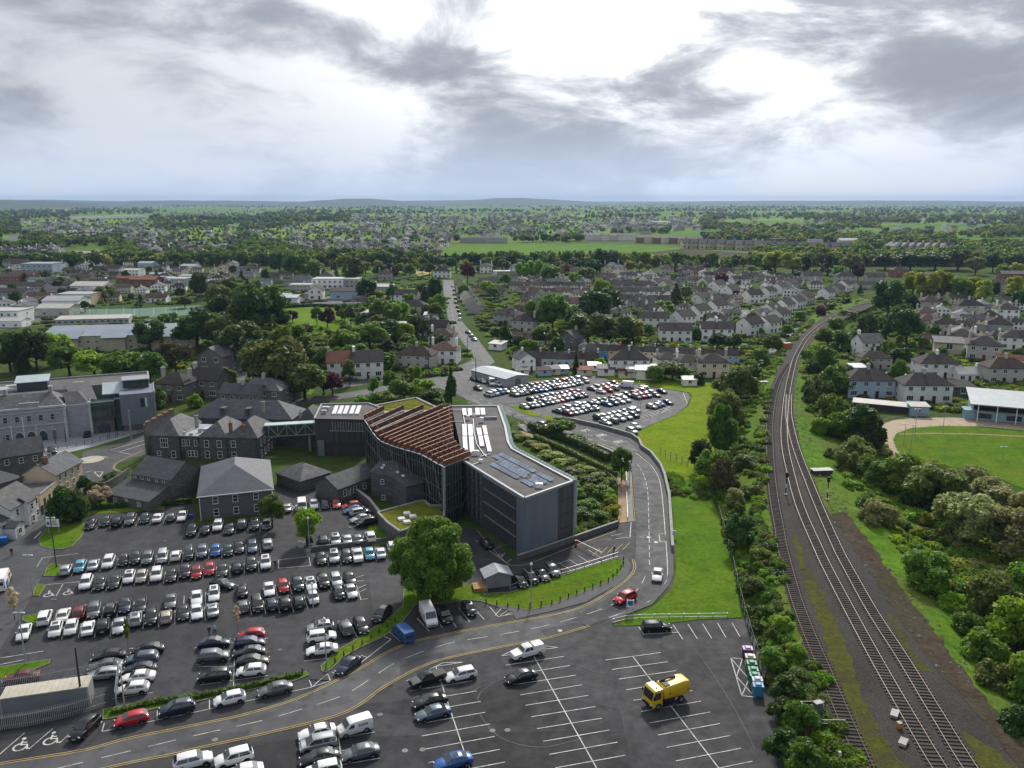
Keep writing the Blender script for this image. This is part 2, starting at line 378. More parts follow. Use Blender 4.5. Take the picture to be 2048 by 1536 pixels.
def ribbon(path, w, z=None, mb=None, m=0, thick=0.0):
    """flat band of width w along a ground path"""
    mb = mb or MB(); n = len(path); L = []; Rr = []
    for i, p in enumerate(path):
        d = path[min(i + 1, n - 1)] - path[max(i - 1, 0)]; d.z = 0; d.normalize(); s_ = Vector((-d.y, d.x, 0)) * (w / 2)
        zz_ = p.z if z is None else z
        L.append((p.x + s_.x, p.y + s_.y, zz_)); Rr.append((p.x - s_.x, p.y - s_.y, zz_))
    mb.add(L + Rr, [(i, n + i, n + i + 1, i + 1) for i in range(n - 1)], m)
    if thick:
        for S_, flip in ((L, False), (Rr, True)):
            lo = [(a, b, c - thick) for a, b, c in S_]
            fs = [(i, i + 1, n + i + 1, n + i) for i in range(n - 1)]
            mb.add(S_ + lo, [f[::-1] for f in fs] if flip else fs, m)
        for e in (0, n - 1):
            mb.add([L[e], Rr[e], (Rr[e][0], Rr[e][1], Rr[e][2] - thick), (L[e][0], L[e][1], L[e][2] - thick)], [(0, 1, 2, 3)], m)
    return mb
def gpath(pts, n=6, z=0.0):
    return smooth_path([G2(p, z) + (z,) for p in pts], n)
def line(name, a, b, w, z, m, parent, px=True):
    A = Vector((*(G2(a) if px else a), z)); B = Vector((*(G2(b) if px else b), z))
    return ribbon([A, B], w).build(name, m, parent)
def curve_line(name, pts, w, z, m, parent, n=6):
    return ribbon(gpath(pts, n), w, z).build(name, m, parent)
def dashes(name, pts, w, z, m, parent, dash, gap, start=0.0):
    path = gpath(pts, 8); d = [0.0]
    for i in range(1, len(path)): d.append(d[-1] + (path[i] - path[i - 1]).length)
    def at(s_):
        for i in range(1, len(d)):
            if d[i] >= s_:
                k = (s_ - d[i - 1]) / max(1e-6, d[i] - d[i - 1]); return path[i - 1].lerp(path[i], k)
        return path[-1]
    s_ = start
    while s_ + dash < d[-1]:
        ribbon([at(s_), at(s_ + dash / 2), at(s_ + dash)], w, z).build(name, m, parent); s_ += dash + gap
# ------------------------------------------------------------------ the ground
def ground_material():
    s = NT('open_country'); p = s.pos()
    v = s.n('ShaderNodeTexVoronoi'); v.inputs['Scale'].default_value = 0.0042; v.inputs['Randomness'].default_value = 0.9; s.l(p, v.inputs['Vector'])
    sp = s.n('ShaderNodeSeparateColor'); s.l(v.outputs['Color'], sp.inputs[0])
    a = s.noise(p, 0.02, 6, 0.65); b = s.noise(p, 0.35, 4, 0.6)
    f = s.mix(sp.outputs[0], (0.07, 0.14, 0.018), (0.17, 0.25, 0.03)); f = s.mix(s.rng(sp.outputs[1], 0.6, 1.0, 0, 0.7), f, (0.03, 0.055, 0.018))
    town = s.mix(s.rng(a, 0.35, 0.65), (0.045, 0.085, 0.014), (0.075, 0.10, 0.03))
    town = s.mix(s.rng(b, 0.4, 0.7, 0, 0.7), town, (0.03, 0.045, 0.015))
    ln = s.n('ShaderNodeVectorMath', operation='LENGTH'); s.l(p, ln.inputs[0])
    c = s.mix(s.rng(ln.outputs['Value'], 900, 1700), town, f)
    c = s.mix(s.rng(a, 0.5, 0.7, 0, 0.5), c, (0.03, 0.055, 0.015))
    s.bsdf(c, 0.95, 0.02); return s.mat
gb = MB(); gb.add([(-40000, -300, 0), (40000, -300, 0), (40000, 60000, 0), (-40000, 60000, 0)], [(0, 1, 2, 3)])
ground = gb.build('ground', ground_material()); ground['kind'] = 'structure'
Z_LOT, Z_ROAD, Z_PATCH, Z_LINE = 0.03, 0.05, 0.06, 0.072
LOT_P = [(-500, 1800), (-330, 1130), (0, 1085), (60, 1062), (100, 1040), (170, 1045), (172, 1020), (385, 1003), (395, 1050), (545, 1035), (548, 985), (560, 962), (640, 955), (690, 985), (730, 990), (760, 1040), (790, 1085), (860, 1070), (930, 1055), (955, 1060), (1033, 1120), (1150, 1082), (1250, 1045), (1270, 1040), (1345, 1040), (1350, 1100), (1345, 1180), (1225, 1250), (1440, 1236), (1500, 1240), (1530, 1330), (1560, 1440), (1585, 1800)]
lot = sheet('car_park', LOT_P, Z_LOT, A_LOT)
lot_dark = sheet('resurfaced_asphalt', [(1800 / 5.12 + 800, 1236 + 1150 / 5.12), (640, 1415), (800, 1402), (1020, 1366), (1240, 1420), (1320, 1800), (100, 1800), (440, 1510), (560, 1480)], Z_LOT + 0.012, A_DARK)
mid_lot = sheet('far_car_park', [(925, 768), (945, 757), (1000, 772), (1070, 762), (1190, 752), (1240, 765), (1300, 772), (1345, 781), (1376, 786), (1381, 795), (1374, 812), (1350, 830), (1310, 846), (1275, 862), (1255, 869), (1200, 856), (1130, 843), (1100, 840), (1020, 813), (985, 797)], Z_LOT, asphalt('asphalt_pale', (0.10, 0.10, 0.105), 0.2))
EDGE_L = [(-330, 1590), (-150, 1556), (0, 1528), (162, 1502), (254, 1478), (398, 1449), (498, 1427), (600, 1395), (705, 1345), (800, 1293), (892, 1269), (1015, 1246), (1100, 1231), (1171, 1212), (1241, 1170), (1269, 1141), (1272, 1100), (1272, 1044), (1264, 942), (1224, 908), (1164, 882), (1069, 850), (1002, 826), (950, 806), (905, 786)]
EDGE_R = [(-330, 1668), (0, 1588), (215, 1536), (352, 1508), (400, 1496), (537, 1466), (670, 1433), (722, 1408), (761, 1379), (800, 1356), (839, 1336), (890, 1318), (995, 1296), (1093, 1277), (1179, 1252), (1225, 1235), (1298, 1204), (1333, 1164), (1337, 1141), (1334, 1073), (1325, 970), (1308, 935), (1289, 918), (1276, 903), (1272, 893), (1255, 880), (1199, 863), (1149, 851), (1100, 842), (1017, 813), (985, 797), (953, 782), (927, 769)]
road = sheet('road', EDGE_L + EDGE_R[::-1], Z_ROAD, A_ROAD)
street_road = sheet('town_street', [(950, 717), (912, 668), (898, 650), (893, 617), (887, 587), (886, 560), (907, 560), (909, 580), (917, 630), (927, 647), (957, 680), (990, 724), (960, 745), (930, 771), (905, 788), (880, 776), (800, 780), (700, 795), (590, 812), (560, 820), (560, 812), (594, 800), (690, 786), (800, 766), (870, 755)], Z_ROAD - 0.01, asphalt('asphalt_street', (0.115, 0.115, 0.12), 0.15))
side_st = sheet('old_town_street', [(-300, 1170), (0, 1078), (55, 1048), (105, 1000), (160, 962), (165, 905), (225, 890), (295, 862), (302, 905), (235, 928), (230, 936), (258, 948), (215, 965), (165, 985), (120, 1030), (84, 1072), (84, 1092), (110, 1100), (60, 1200), (0, 1300), (-300, 1500)], Z_ROAD, asphalt('asphalt_old_street', (0.075, 0.076, 0.082), 0.25))
for q in ([(800, 1355), (839, 1336), (892, 1318), (884, 1305), (838, 1316), (800, 1332)], [(1094, 1277), (1178, 1252), (1150, 1246), (1080, 1260)], [(1142, 1236), (1222, 1194), (1262, 1172), (1290, 1196), (1225, 1236), (1172, 1254)], [(1272, 1044), (1296, 1044), (1297, 1060), (1272, 1062)], [(737, 1148), (790, 1144), (812, 1200), (770, 1232), (745, 1220)]):
    sheet('asphalt_repair', q, Z_PATCH, A_PATCH, road)
for q in ([(350, 1490), (480, 1462), (500, 1470), (380, 1500)], [(650, 1405), (700, 1392), (705, 1404), (655, 1416)], [(860, 1290), (885, 1284), (888, 1290), (864, 1296)]):
    sheet('worn_patch', q, Z_PATCH, asphalt('asphalt_worn', (0.075, 0.075, 0.08), 0.3), road)
# footpaths beside the curving road
path_r = sheet('footpath', [(1225, 1235), (1298, 1204), (1333, 1164), (1337, 1141), (1334, 1073), (1325, 970), (1308, 935), (1289, 918), (1276, 903), (1272, 893), (1255, 880), (1199, 863), (1149, 851), (1112, 843), (1124, 842), (1150, 845), (1199, 856), (1262, 874), (1278, 885), (1283, 898), (1302, 911), (1321, 936), (1329, 956), (1338, 996), (1345, 1102), (1347, 1150), (1338, 1172), (1304, 1210), (1228, 1240)], 0.13, PAVE_D, thick=0.12)
path_l = sheet('buff_footpath', [(1236, 1047), (1256, 1045), (1254, 1000), (1252, 965), (1237, 955), (1150, 912), (1060, 868), (1040, 862), (1045, 868), (1140, 914), (1225, 958), (1236, 970)], 0.14, mat('buff_paving', (0.30, 0.20, 0.12), 0.9, 0.15, 0.5, 5), thick=0.12)
pave_l = sheet('footpath', [(1256, 1045), (1267, 1043), (1262, 944), (1254, 938), (1253, 965)], 0.13, PAVE, thick=0.12)
pave_s = sheet('footpath', [(960, 1203), (1032, 1217), (1057, 1223), (1100, 1213), (1156, 1190), (1219, 1165), (1241, 1148), (1249, 1131), (1246, 1118), (1256, 1118), (1262, 1132), (1254, 1155), (1232, 1172), (1171, 1205), (1100, 1224), (1044, 1236), (1032, 1240), (1024, 1225)], 0.11, PAVE_D, thick=0.1)
forecourt = sheet('courthouse_forecourt', [(-200, 905), (0, 892), (190, 868), (290, 850), (292, 862), (190, 893), (140, 905), (0, 925), (-200, 945)], 0.1, mat('pale_paving', (0.27, 0.28, 0.30), 0.8, 0.12, 0.4, 3), thick=0.09)
pv2 = sheet('footpath', [(-200, 1150), (0, 1092), (60, 1062), (92, 1038), (120, 1005), (112, 1005), (70, 1042), (0, 1070), (-200, 1120)], 0.12, PAVE_D, thick=0.1)
# grass islands with kerbs
def island(pts, m, label=None, kerb=True, z=0.14):
    o = sheet('grass_island', pts, z, m, thick=0.13)
    if kerb:
        P = [Vector((*G2(p), 0)) for p in pts]; P.append(P[0])
        ribbon(P, 0.15, z + 0.012, thick=0.14).build('kerb', KERB, o)
    return o
island([(78, 1079), (82, 1093), (101, 1098), (125, 1099), (144, 1093), (162, 1075), (168, 1063), (168, 1046), (137, 1046), (117, 1048), (94, 1058)], LAWN)
island([(88, 1153), (117, 1153), (121, 1130), (102, 1128), (94, 1136)], LAWN)
island([(66, 1192), (78, 1193), (92, 1171), (78, 1169), (70, 1177)], LAWN)
island([(45, 1241), (72, 1253), (78, 1228), (47, 1233)], LAWN)
island([(-60, 1345), (0, 1335), (101, 1320), (98, 1328), (12, 1362), (-60, 1372)], LAWN)
island([(207, 1420), (217, 1418), (400, 1389), (488, 1374), (583, 1357), (613, 1343), (617, 1351), (588, 1363), (490, 1383), (400, 1403), (312, 1418), (217, 1439), (206, 1440)], LAWN)
island([(644, 1343), (642, 1333), (656, 1320), (677, 1300), (705, 1285), (740, 1261), (775, 1240), (806, 1212), (808, 1180), (850, 1165), (945, 1170), (970, 1188), (959, 1203), (930, 1200), (900, 1206), (870, 1208), (832, 1209), (818, 1228), (800, 1250), (765, 1275), (720, 1296), (690, 1313), (664, 1338), (652, 1346)], LAWN)
island([(962, 1196), (974, 1188), (1023, 1185), (1086, 1165), (1156, 1141), (1238, 1116), (1248, 1130), (1241, 1147), (1219, 1164), (1156, 1189), (1100, 1212), (1057, 1222), (1032, 1216), (987, 1211), (960, 1203)], LAWN)
island([(1022, 813), (1036, 812), (1064, 823), (1084, 832), (1070, 834), (1045, 827)], FIELD)
island([(1078, 834), (1105, 832), (1122, 841), (1100, 841)], FIELD)
sheet('lawn', [(1340, 960), (1346, 1040), (1350, 1100), (1352, 1140), (1345, 1175), (1310, 1212), (1262, 1238), (1225, 1253), (1300, 1251), (1400, 1240), (1482, 1236), (1478, 1200), (1467, 1130), (1442, 1040), (1427, 1005), (1422, 985), (1400, 960)], 0.10, grassm('mown_grass', (0.065, 0.14, 0.010), (0.10, 0.185, 0.012), (0.14, 0.17, 0.02), 0.2, 1.3))
sheet('meadow', [(1283, 897), (1266, 877), (1278, 863), (1310, 847), (1350, 831), (1376, 813), (1384, 794), (1378, 785), (1340, 779), (1240, 763), (1195, 751), (1300, 752), (1450, 770), (1470, 800), (1440, 860), (1425, 910), (1420, 975), (1340, 960), (1325, 935), (1302, 909)], 0.06, FIELD)
sheet('lawn', [(171, 1015), (232, 998), (260, 1010), (330, 1008), (330, 1020), (171, 1030)], 0.08, LAWN)
sheet('lawn', [(738, 1047), (790, 1062), (800, 1085), (745, 1092), (736, 1062)], 0.10, LAWN)
# ------------------------------------------------------------------ painted lines
def zl(zx, zy, s, ox, oy): return (ox + zx / s, oy + zy / s)
def block(Ls, Rs, c0, c1, ox, oy, s=5.12):
    for a, b in zip(Ls, Rs): line('bay_line', zl(*a, s, ox, oy), zl(*b, s, ox, oy), 0.12, Z_LINE, WHITE_LINE, lot)
    line('bay_line', zl(*c0, s, ox, oy), zl(*c1, s, ox, oy), 0.13, Z_LINE + 0.006, WHITE_LINE, lot)
block([(55, 435), (122, 532), (190, 630), (268, 740), (343, 848), (420, 962), (503, 1080), (593, 1203), (682, 1330), (778, 1468), (880, 1610)],
      [(620, 358), (694, 452), (775, 544), (858, 643), (943, 748), (1033, 856), (1130, 967), (1228, 1085), (1333, 1208), (1443, 1338), (1560, 1472)], (335, 398), (1330, 1690), 1200, 1236)
block([(1085, 487), (1135, 588), (1185, 685), (1232, 792), (1285, 898), (1343, 1016), (1402, 1138), (1467, 1267), (1527, 1402), (1590, 1540)],
      [(1680, 397), (1740, 490), (1800, 590), (1865, 688), (1928, 797), (2000, 912), (2068, 1030), (2145, 1152), (2226, 1276), (2306, 1410)], (1370, 395), (2090, 1680), 800, 1236)
block([(100, 752), (130, 862), (160, 975), (190, 1088), (222, 1213), (257, 1348), (293, 1485), (330, 1620)],
      [(740, 648), (783, 752), (827, 858), (872, 970), (918, 1090), (970, 1217), (1022, 1350), (1077, 1480)], (370, 510), (740, 1620), 800, 1236)
block([(1010, 1310), (1030, 1440), (1050, 1580)], [(1790, 1172), (1815, 1300), (1838, 1440)], (1405, 1110), (1475, 1680), 400, 1236)
for a, b in (((395, 92), (447, 172)), ((447, 172), (795, 150)), ((748, 72), (848, 222)), ((900, 66), (997, 218)), ((1050, 62), (1143, 212)), ((1203, 54), (1289, 205)), ((1352, 54), (1432, 193)),
             ((1338, 413), (1452, 800)), ((1338, 413), (1458, 422)), ((1452, 800), (1588, 815)), ((1338, 413), (1525, 630)), ((1458, 422), (1398, 605)), ((1398, 605), (1588, 815)), ((1525, 630), (1452, 800))):
    line('bay_line', zl(*a, 5.12, 1200, 1236), zl(*b, 5.12, 1200, 1236), 0.12, Z_LINE, WHITE_LINE, lot)
for a, b in (((1035, 393), (1300, 260)), ((1035, 393), (1140, 378)), ((1480, 290), (1622, 305)), ((1475, 325), (1622, 305)), ((65, 648), (440, 462)), ((440, 462), (655, 455)), ((655, 455), (370, 500)), ((370, 500), (372, 560))):
    line('bay_line', zl(*a, 5.12, 800, 1236), zl(*b, 5.12, 800, 1236), 0.11, Z_LINE, WHITE_LINE, lot)
# roadside bays
for a, b in (((204, 1464), (400, 1423)), ((400, 1423), (624, 1375)), ((204, 1464), (209, 1447)), ((314, 1440), (315, 1422)), ((419, 1418), (419, 1400)), ((520, 1396), (519, 1388)),
             ((0, 1509), (49, 1467)), ((58, 1499), (106, 1458)), ((119, 1487), (138, 1470)), ((174, 1473), (205, 1443)),
             ((686, 1354), (735, 1316)), ((735, 1316), (782, 1279)), ((686, 1354), (664, 1345)), ((735, 1316), (722, 1311)), ((782, 1279), (766, 1273)),
             ((618, 1360), (661, 1362)), ((661, 1362), (655, 1348)), ((618, 1360), (624, 1375)), ((624, 1375), (655, 1348)), ((618, 1360), (661, 1362)), ((624, 1375), (661, 1362)),
             ((779, 1264), (800, 1283)), ((834, 1237), (858, 1263)), ((876, 1241), (884, 1256)), ((900, 1237), (913, 1255)), ((917, 1216), (940, 1245)), ((954, 1224), (969, 1240)),
             ((980, 1215), (996, 1234)), ((996, 1234), (1049, 1224)), ((990, 1232), (1003, 1217)), ((1000, 1232), (1019, 1219)), ((1010, 1231), (1032, 1221))):
    line('bay_line', a, b, 0.12, Z_LINE, WHITE_LINE, lot)
# yellow edge lines (double) and centre dashes of the main road
def off_path(pts, off):
    P = gpath(pts, 6); out = []
    for i, p in enumerate(P):
        d = P[min(i + 1, len(P) - 1)] - P[max(i - 1, 0)]; d.normalize(); out.append(p + Vector((-d.y, d.x, 0)) * off)
    return out
YL = [(-150, 1556), (0, 1528), (162, 1502), (254, 1478), (398, 1449), (498, 1427), (600, 1395), (705, 1345), (800, 1293), (892, 1269), (1015, 1246), (1100, 1231), (1171, 1211), (1241, 1169), (1268, 1141), (1266, 1119)]
YR = [(-100, 1614), (215, 1536), (352, 1508), (400, 1496), (537, 1466), (670, 1433), (722, 1408), (761, 1379), (800, 1356), (839, 1336), (890, 1318), (995, 1296), (1093, 1277), (1179, 1252)]
for pts in (YL, YR):
    for o_ in (-0.18, 0.18): ribbon(off_path(pts, o_), 0.11, Z_LINE).build('yellow_line', YELLOW_LINE, road)
for o_ in (0.1, 0.4): ribbon(off_path([(1271, 1044), (1266, 985), (1263, 945)], o_), 0.1, Z_LINE).build('yellow_line', YELLOW_LINE, road)
ribbon(gpath([(1218, 1236), (1298, 1203), (1331, 1165), (1335, 1141), (1331, 1073), (1321, 970), (1306, 936), (1289, 920), (1272, 906)]), 0.14, Z_LINE).build('edge_line', WHITE_LINE, road)
dashes('centre_dash', [(-100, 1585), (100, 1541), (205, 1516), (398, 1470), (520, 1443), (600, 1420), (690, 1390), (750, 1352), (800, 1322), (895, 1288), (1000, 1270), (1100, 1250), (1200, 1220), (1262, 1190), (1285, 1165), (1298, 1130)], 0.11, Z_LINE, WHITE_LINE, road, 3.2, 2.0)
dashes('centre_dash', [(1299, 1130), (1298, 1060), (1295, 980), (1285, 945), (1271, 924)], 0.12, Z_LINE, WHITE_LINE, road, 2.2, 1.2)
dashes('centre_dash', [(1262, 905), (1220, 885), (1140, 858), (1060, 836), (1000, 815), (940, 789)], 0.13, Z_LINE, WHITE_LINE, road, 3.0, 3.0)
dashes('centre_dash', [(1232, 898), (1160, 872), (1090, 848), (1020, 826)], 0.13, Z_LINE, WHITE_LINE, road, 2.4, 2.4)
dashes('centre_dash', [(940, 765), (948, 735), (930, 680), (908, 645), (902, 600), (898, 565)], 0.15, Z_LINE, WHITE_LINE, street_road, 3.0, 6.0)
for a, b in (((1262, 1045), (1260, 1075)), ((1260, 1075), (1231, 1078)), ((1280, 902), (1262, 898)), ((1318, 1070), (1320, 1085)), ((1330, 1068), (1332, 1083)), ((1319, 1068), (1330, 1068)), ((1320, 1085), (1332, 1083))):
    line('road_marking', a, b, 0.14, Z_LINE, WHITE_LINE, road)
for (cx, cy) in ((1283, 1074), (1290, 970), (1292, 976)):
    line('road_marking', (cx - 4, cy), (cx + 4, cy + 1), 0.16, Z_LINE, WHITE_LINE, road)
# bus lane lettering, to be read by drivers heading away from the camera
def ground_text(txt, at, d, size, parent, stretch=1.5, z=Z_LINE):
    cu = bpy.data.curves.new('road_lettering', 'FONT'); cu.body = txt; cu.size = 1.0; cu.align_x = 'CENTER'; cu.align_y = 'CENTER'; cu.offset = 0.02
    o = bpy.data.objects.new('tmp', cu); COL.objects.link(o); bpy.context.view_layer.update()
    me = bpy.data.meshes.new_from_object(o); bpy.data.objects.remove(o)
    me.materials.clear(); me.materials.append(WHITE_LINE); me.name = 'road_lettering'
    ob = inst('road_lettering', me, parent, (at[0], at[1], z), (0, 0, math.atan2(d[1], d[0]) - math.pi / 2)); ob.scale = (size, size * stretch, 1); return ob
for txt, c, nx in (('BUSES', (1141, 853), (1110, 843)), ('ONLY', (1172, 861), (1141, 853)), ('BUSES', (1203, 871), (1172, 861)), ('ONLY', (1238, 884), (1203, 871))):
    a = Vector(G2(c)); b = Vector(G2(nx)); d = (b - a).normalized(); ground_text(txt, a, d, 1.15, road, 2.2)
def wheelchair(at, ang, s, parent):
    mb = MB(); A = [Vector((0.42 * math.cos(t) + 0.05, 0.42 * math.sin(t) - 0.25, 0)) for t in [R(100 + i * 22) for i in range(13)]]
    ribbon(A, 0.13, 0, mb); ribbon([Vector((0.0, 0.5, 0)), Vector((0.04, 0.0, 0)), Vector((0.45, 0.0, 0)), Vector((0.62, -0.55, 0)), Vector((0.8, -0.5, 0))], 0.14, 0.002, mb)
    ribbon([Vector((0.0, 0.28, 0)), Vector((0.36, 0.26, 0))], 0.11, 0.004, mb)
    mb.add([(0.0 + 0.15 * math.cos(i * math.pi / 4), 0.75 + 0.15 * math.sin(i * math.pi / 4), 0.006) for i in range(8)], [tuple(range(8))])
    o = mb.build('disabled_bay_symbol', WHITE_LINE, parent); o.location = (*G2(at), Z_LINE); o.rotation_euler = (0, 0, ang); o.scale = (s, s, 1)
for c, an, s in (((41, 1491), 0.2, 1.7), ((101, 1479), 0.2, 1.7), ((96, 1189), 0.3, 1.5), ((135, 1185), 0.3, 1.5), ((1003, 1110), -0.8, 1.1)): wheelchair(c, an, s, lot)
for a, b in (((74, 1134), (85, 1116)), ((85, 1116), (156, 1108)), ((112, 1193), (126, 1169)), ((92, 1170), (160, 1164)), ((102, 1199), (113, 1199)), ((0, 1317), (87, 1303)), ((0, 1330), (48, 1320)), ((557, 1137), (557, 1120)), ((557, 1120), (618, 1114)), ((618, 1114), (621, 1132)), ((557, 1137), (621, 1132)),
             ((584, 1010), (584, 1022)), ((584, 1010), (593, 1022)), ((593, 1009), (584, 1022)), ((593, 1009), (593, 1022)), ((706, 1158), (727, 1151)), ((712, 1163), (728, 1162)), ((714, 1178), (732, 1170)), ((716, 1186), (733, 1178)), ((720, 1200), (736, 1198)), ((709, 1158), (722, 1201))):
    line('bay_line', a, b, 0.12, Z_LINE, WHITE_LINE, lot)
# inner lane below the office block
for a, b in (((950, 1080), (1012, 1126)), ((1012, 1126), (1023, 1119)), ((978, 1094), (1000, 1092)), ((986, 1101), (1003, 1093)), ((1082, 1139), (1140, 1120)), ((1119, 1127), (1140, 1140)), ((1138, 1120), (1160, 1133)), ((1157, 1112), (1180, 1127)), ((1176, 1100), (1205, 1118)), ((1222, 1072), (1245, 1068))):
    line('bay_line', a, b, 0.11, Z_LINE, WHITE_LINE, lot)
ribbon(gpath([(955, 1062), (1010, 1124), (1033, 1131), (1060, 1127), (1150, 1092), (1232, 1062)]), 0.14, Z_LINE).build('yellow_line', YELLOW_LINE, lot)
for i in range(5):
    line('hatch_line', (1185 + i * 15, 1112 - i * 3), (1200 + i * 15, 1098 - i * 3), 0.12, Z_LINE, YELLOW_LINE, lot)
# markings on the old street and its mini roundabout
c0 = Vector(G2((182, 920))); rb = MB(); n = 28
rb.add([(c0.x + 3.2 * math.cos(2 * math.pi * i / n), c0.y + 3.2 * math.sin(2 * math.pi * i / n), Z_LINE + 0.05) for i in range(n)], [tuple(range(n))])
rb.build('mini_roundabout', mat('roundabout_paint', (0.36, 0.34, 0.28), 0.8, 0.2), side_st)
for a, b in (((188, 944), (206, 944)), ((206, 944), (199, 955)), ((199, 955), (188, 944)), ((222, 900), (292, 880)), ((237, 905), (290, 888)), ((208, 913), (216, 916)), ((240, 905), (262, 909)), ((170, 945), (186, 942))):
    line('road_marking', a, b, 0.2, Z_LINE, WHITE_LINE, side_st)
for o_ in (0.0, 0.35): ribbon(off_path([(282, 902), (240, 922), (227, 932), (230, 940), (258, 949)], o_), 0.12, Z_LINE).build('yellow_line', YELLOW_LINE, side_st)
line('road_marking', (69, 1077), (82, 1064), 0.25, Z_LINE, WHITE_LINE, side_st)
for i in range(7):
    line('hatch_line', (925 + i * 2, 790 + i * 3), (940 + i * 5, 791 + i * 3.5), 0.2, Z_LINE, WHITE_LINE, road)
# bay lines of the far car park's empty right-hand bays
for i in range(9):
    line('bay_line', (1280 + i * 6.5, 832 - i * 2.4), (1293 + i * 6.5, 838 - i * 2.4), 0.15, Z_LINE, WHITE_LINE, mid_lot)
for a, b in (((1285, 823), (1325, 813)), ((1325, 825), (1346, 808)), ((1272, 841), (1283, 838)), ((1284, 843), (1297, 840)), ((1313, 822), (1326, 825)), ((1366, 786), (1375, 807))): line('bay_line', a, b, 0.16, Z_LINE, WHITE_LINE, mid_lot)

# tyre marks and manhole covers
TYM = asphalt('tyre_mark', (0.10, 0.10, 0.105), 0.2)
for pts in ([(940, 1385), (960, 1375), (990, 1363), (1020, 1355)], [(955, 1400), (962, 1385), (985, 1368), (1015, 1358)], [(960, 1430), (975, 1452), (1000, 1475), (1040, 1490), (1085, 1495), (1130, 1487), (1165, 1477)], [(1390, 1300), (1420, 1340), (1470, 1420), (1510, 1500)], [(1120, 1340), (1150, 1330), (1190, 1345)]): curve_line('tyre_mark', pts, 0.16, Z_LINE - 0.008, TYM, lot)
for p in ((505, 1022), (600, 1083), (608, 1085), (700, 1055), (330, 1082), (560, 1300), (760, 1430), (985, 1462), (1015, 1461), (1297, 1075), (1312, 1085), (430, 1480), (1120, 1262), (810, 1502), (845, 1500)):
    v = GV(*p); q = MB(); q.add([(v.x + 0.4 * math.cos(i * 0.785), v.y + 0.4 * math.sin(i * 0.785), Z_LINE + 0.004) for i in range(8)], [tuple(range(8))]); q.build('manhole_cover', PAVE if p[1] > 1455 else DKMETAL, lot)
# ------------------------------------------------------------------ building kit
STONE_D = stone('rubble_stone_dark', (0.115, 0.115, 0.118), (0.07, 0.07, 0.07), 0.75, 0.32)
STONE_L = stone('ashlar_limestone', (0.36, 0.37, 0.40), (0.22, 0.225, 0.24), 1.4, 0.5, 0.14)
STONE_M = stone('grey_stone_wall', (0.15, 0.148, 0.14), (0.09, 0.09, 0.085), 0.6, 0.25)
BRICK = stone('red_brick', (0.26, 0.10, 0.055), (0.2, 0.16, 0.13), 0.25, 0.09)
SLATE = slate('blue_slate', (0.075, 0.078, 0.088), 0.25, 0.12)
SLATE_W = slate('weathered_slate', (0.10, 0.10, 0.105), 0.3, 0.35, (0.24, 0.24, 0.23))
SLATE_B = slate('smooth_blue_slate', (0.115, 0.12, 0.14), 0.12, 0.04, rough=0.5)
TILE_D = slate('dark_concrete_tile', (0.052, 0.045, 0.043), 0.25, 0.16, (0.11, 0.10, 0.085), 0.75, 0.3)
TILE_B = slate('brown_concrete_tile', (0.085, 0.058, 0.047), 0.25, 0.18, (0.16, 0.14, 0.11), 0.75, 0.3)
TILE_R = slate('red_brown_tile', (0.17, 0.075, 0.05), 0.25, 0.1, (0.2, 0.13, 0.1), 0.75, 0.2)
ROOF_G = mat('grey_metal_roof', (0.30, 0.32, 0.35), 0.5, 0.12, 0.5, 3, metal=0.2)
ROOF_W = mat('pale_sheet_roof', (0.38, 0.37, 0.35), 0.6, 0.15, 0.4, 3)
ZINC = mat('zinc_cladding', (0.17, 0.195, 0.235), 0.5, 0.15, 0.5, 4, metal=0.35, stretch=(1, 1, 0.2))
DARKCLAD = mat('dark_stone_cladding', (0.055, 0.055, 0.062), 0.6, 0.3, 0.6, 3, stretch=(1, 1, 0.15))
GRAVEL = mat('gravel_roof', (0.105, 0.10, 0.098), 0.95, 0.25, 0.3, 9)
GREENGL = glassm('green_glass', (0.018, 0.04, 0.034), 0.1, 0.6)
PALEGL = mat('frosted_glass_fin', (0.50, 0.62, 0.60), 0.15, 0.1, 1, 4, spec=0.8)
BLUEGL = glassm('roof_glass', (0.05, 0.08, 0.09), 0.12, 0.5)
PVCELL = glassm('solar_cell', (0.075, 0.10, 0.15), 0.3, 0.3)
WHITEPANEL = mat('white_roof_light', (0.62, 0.60, 0.63), 0.4, 0.06, 0.6, 4)
WIN_MESH = {}
def win_meshes(w, h, nx, ny, fm, gm, d=0.1):
    k = (round(w, 2), round(h, 2), nx, ny, fm.name, gm.name)
    if k not in WIN_MESH:
        f = MB(); t = min(0.09, w * 0.09)
        for s in (-1, 1):
            f.box((s * (w / 2 - t / 2), -d / 2 + 0.02, 0), (t, d, h)); f.box((0, -d / 2 + 0.018, s * (h / 2 - t / 2)), (w - 2 * t, d, t))
        for i in range(1, nx): f.box((-w / 2 + w * i / nx, -d / 2 + 0.03, 0), (t * 0.8, d * 0.8, h - 2 * t))
        for i in range(1, ny): f.box((0, -d / 2 + 0.032, -h / 2 + h * i / ny), (w - 2 * t, d * 0.78, t * 0.8))
        p = MB(); p.box((0, -0.012, 0), (w - t, 0.03, h - t))
        s_ = MB(); s_.box((0, -0.09, -h / 2 - 0.05), (w + 0.2, 0.22, 0.09))
        WIN_MESH[k] = (f.mesh('window', fm), p.mesh('pane', gm), s_.mesh('sill', CONC))
    return WIN_MESH[k]
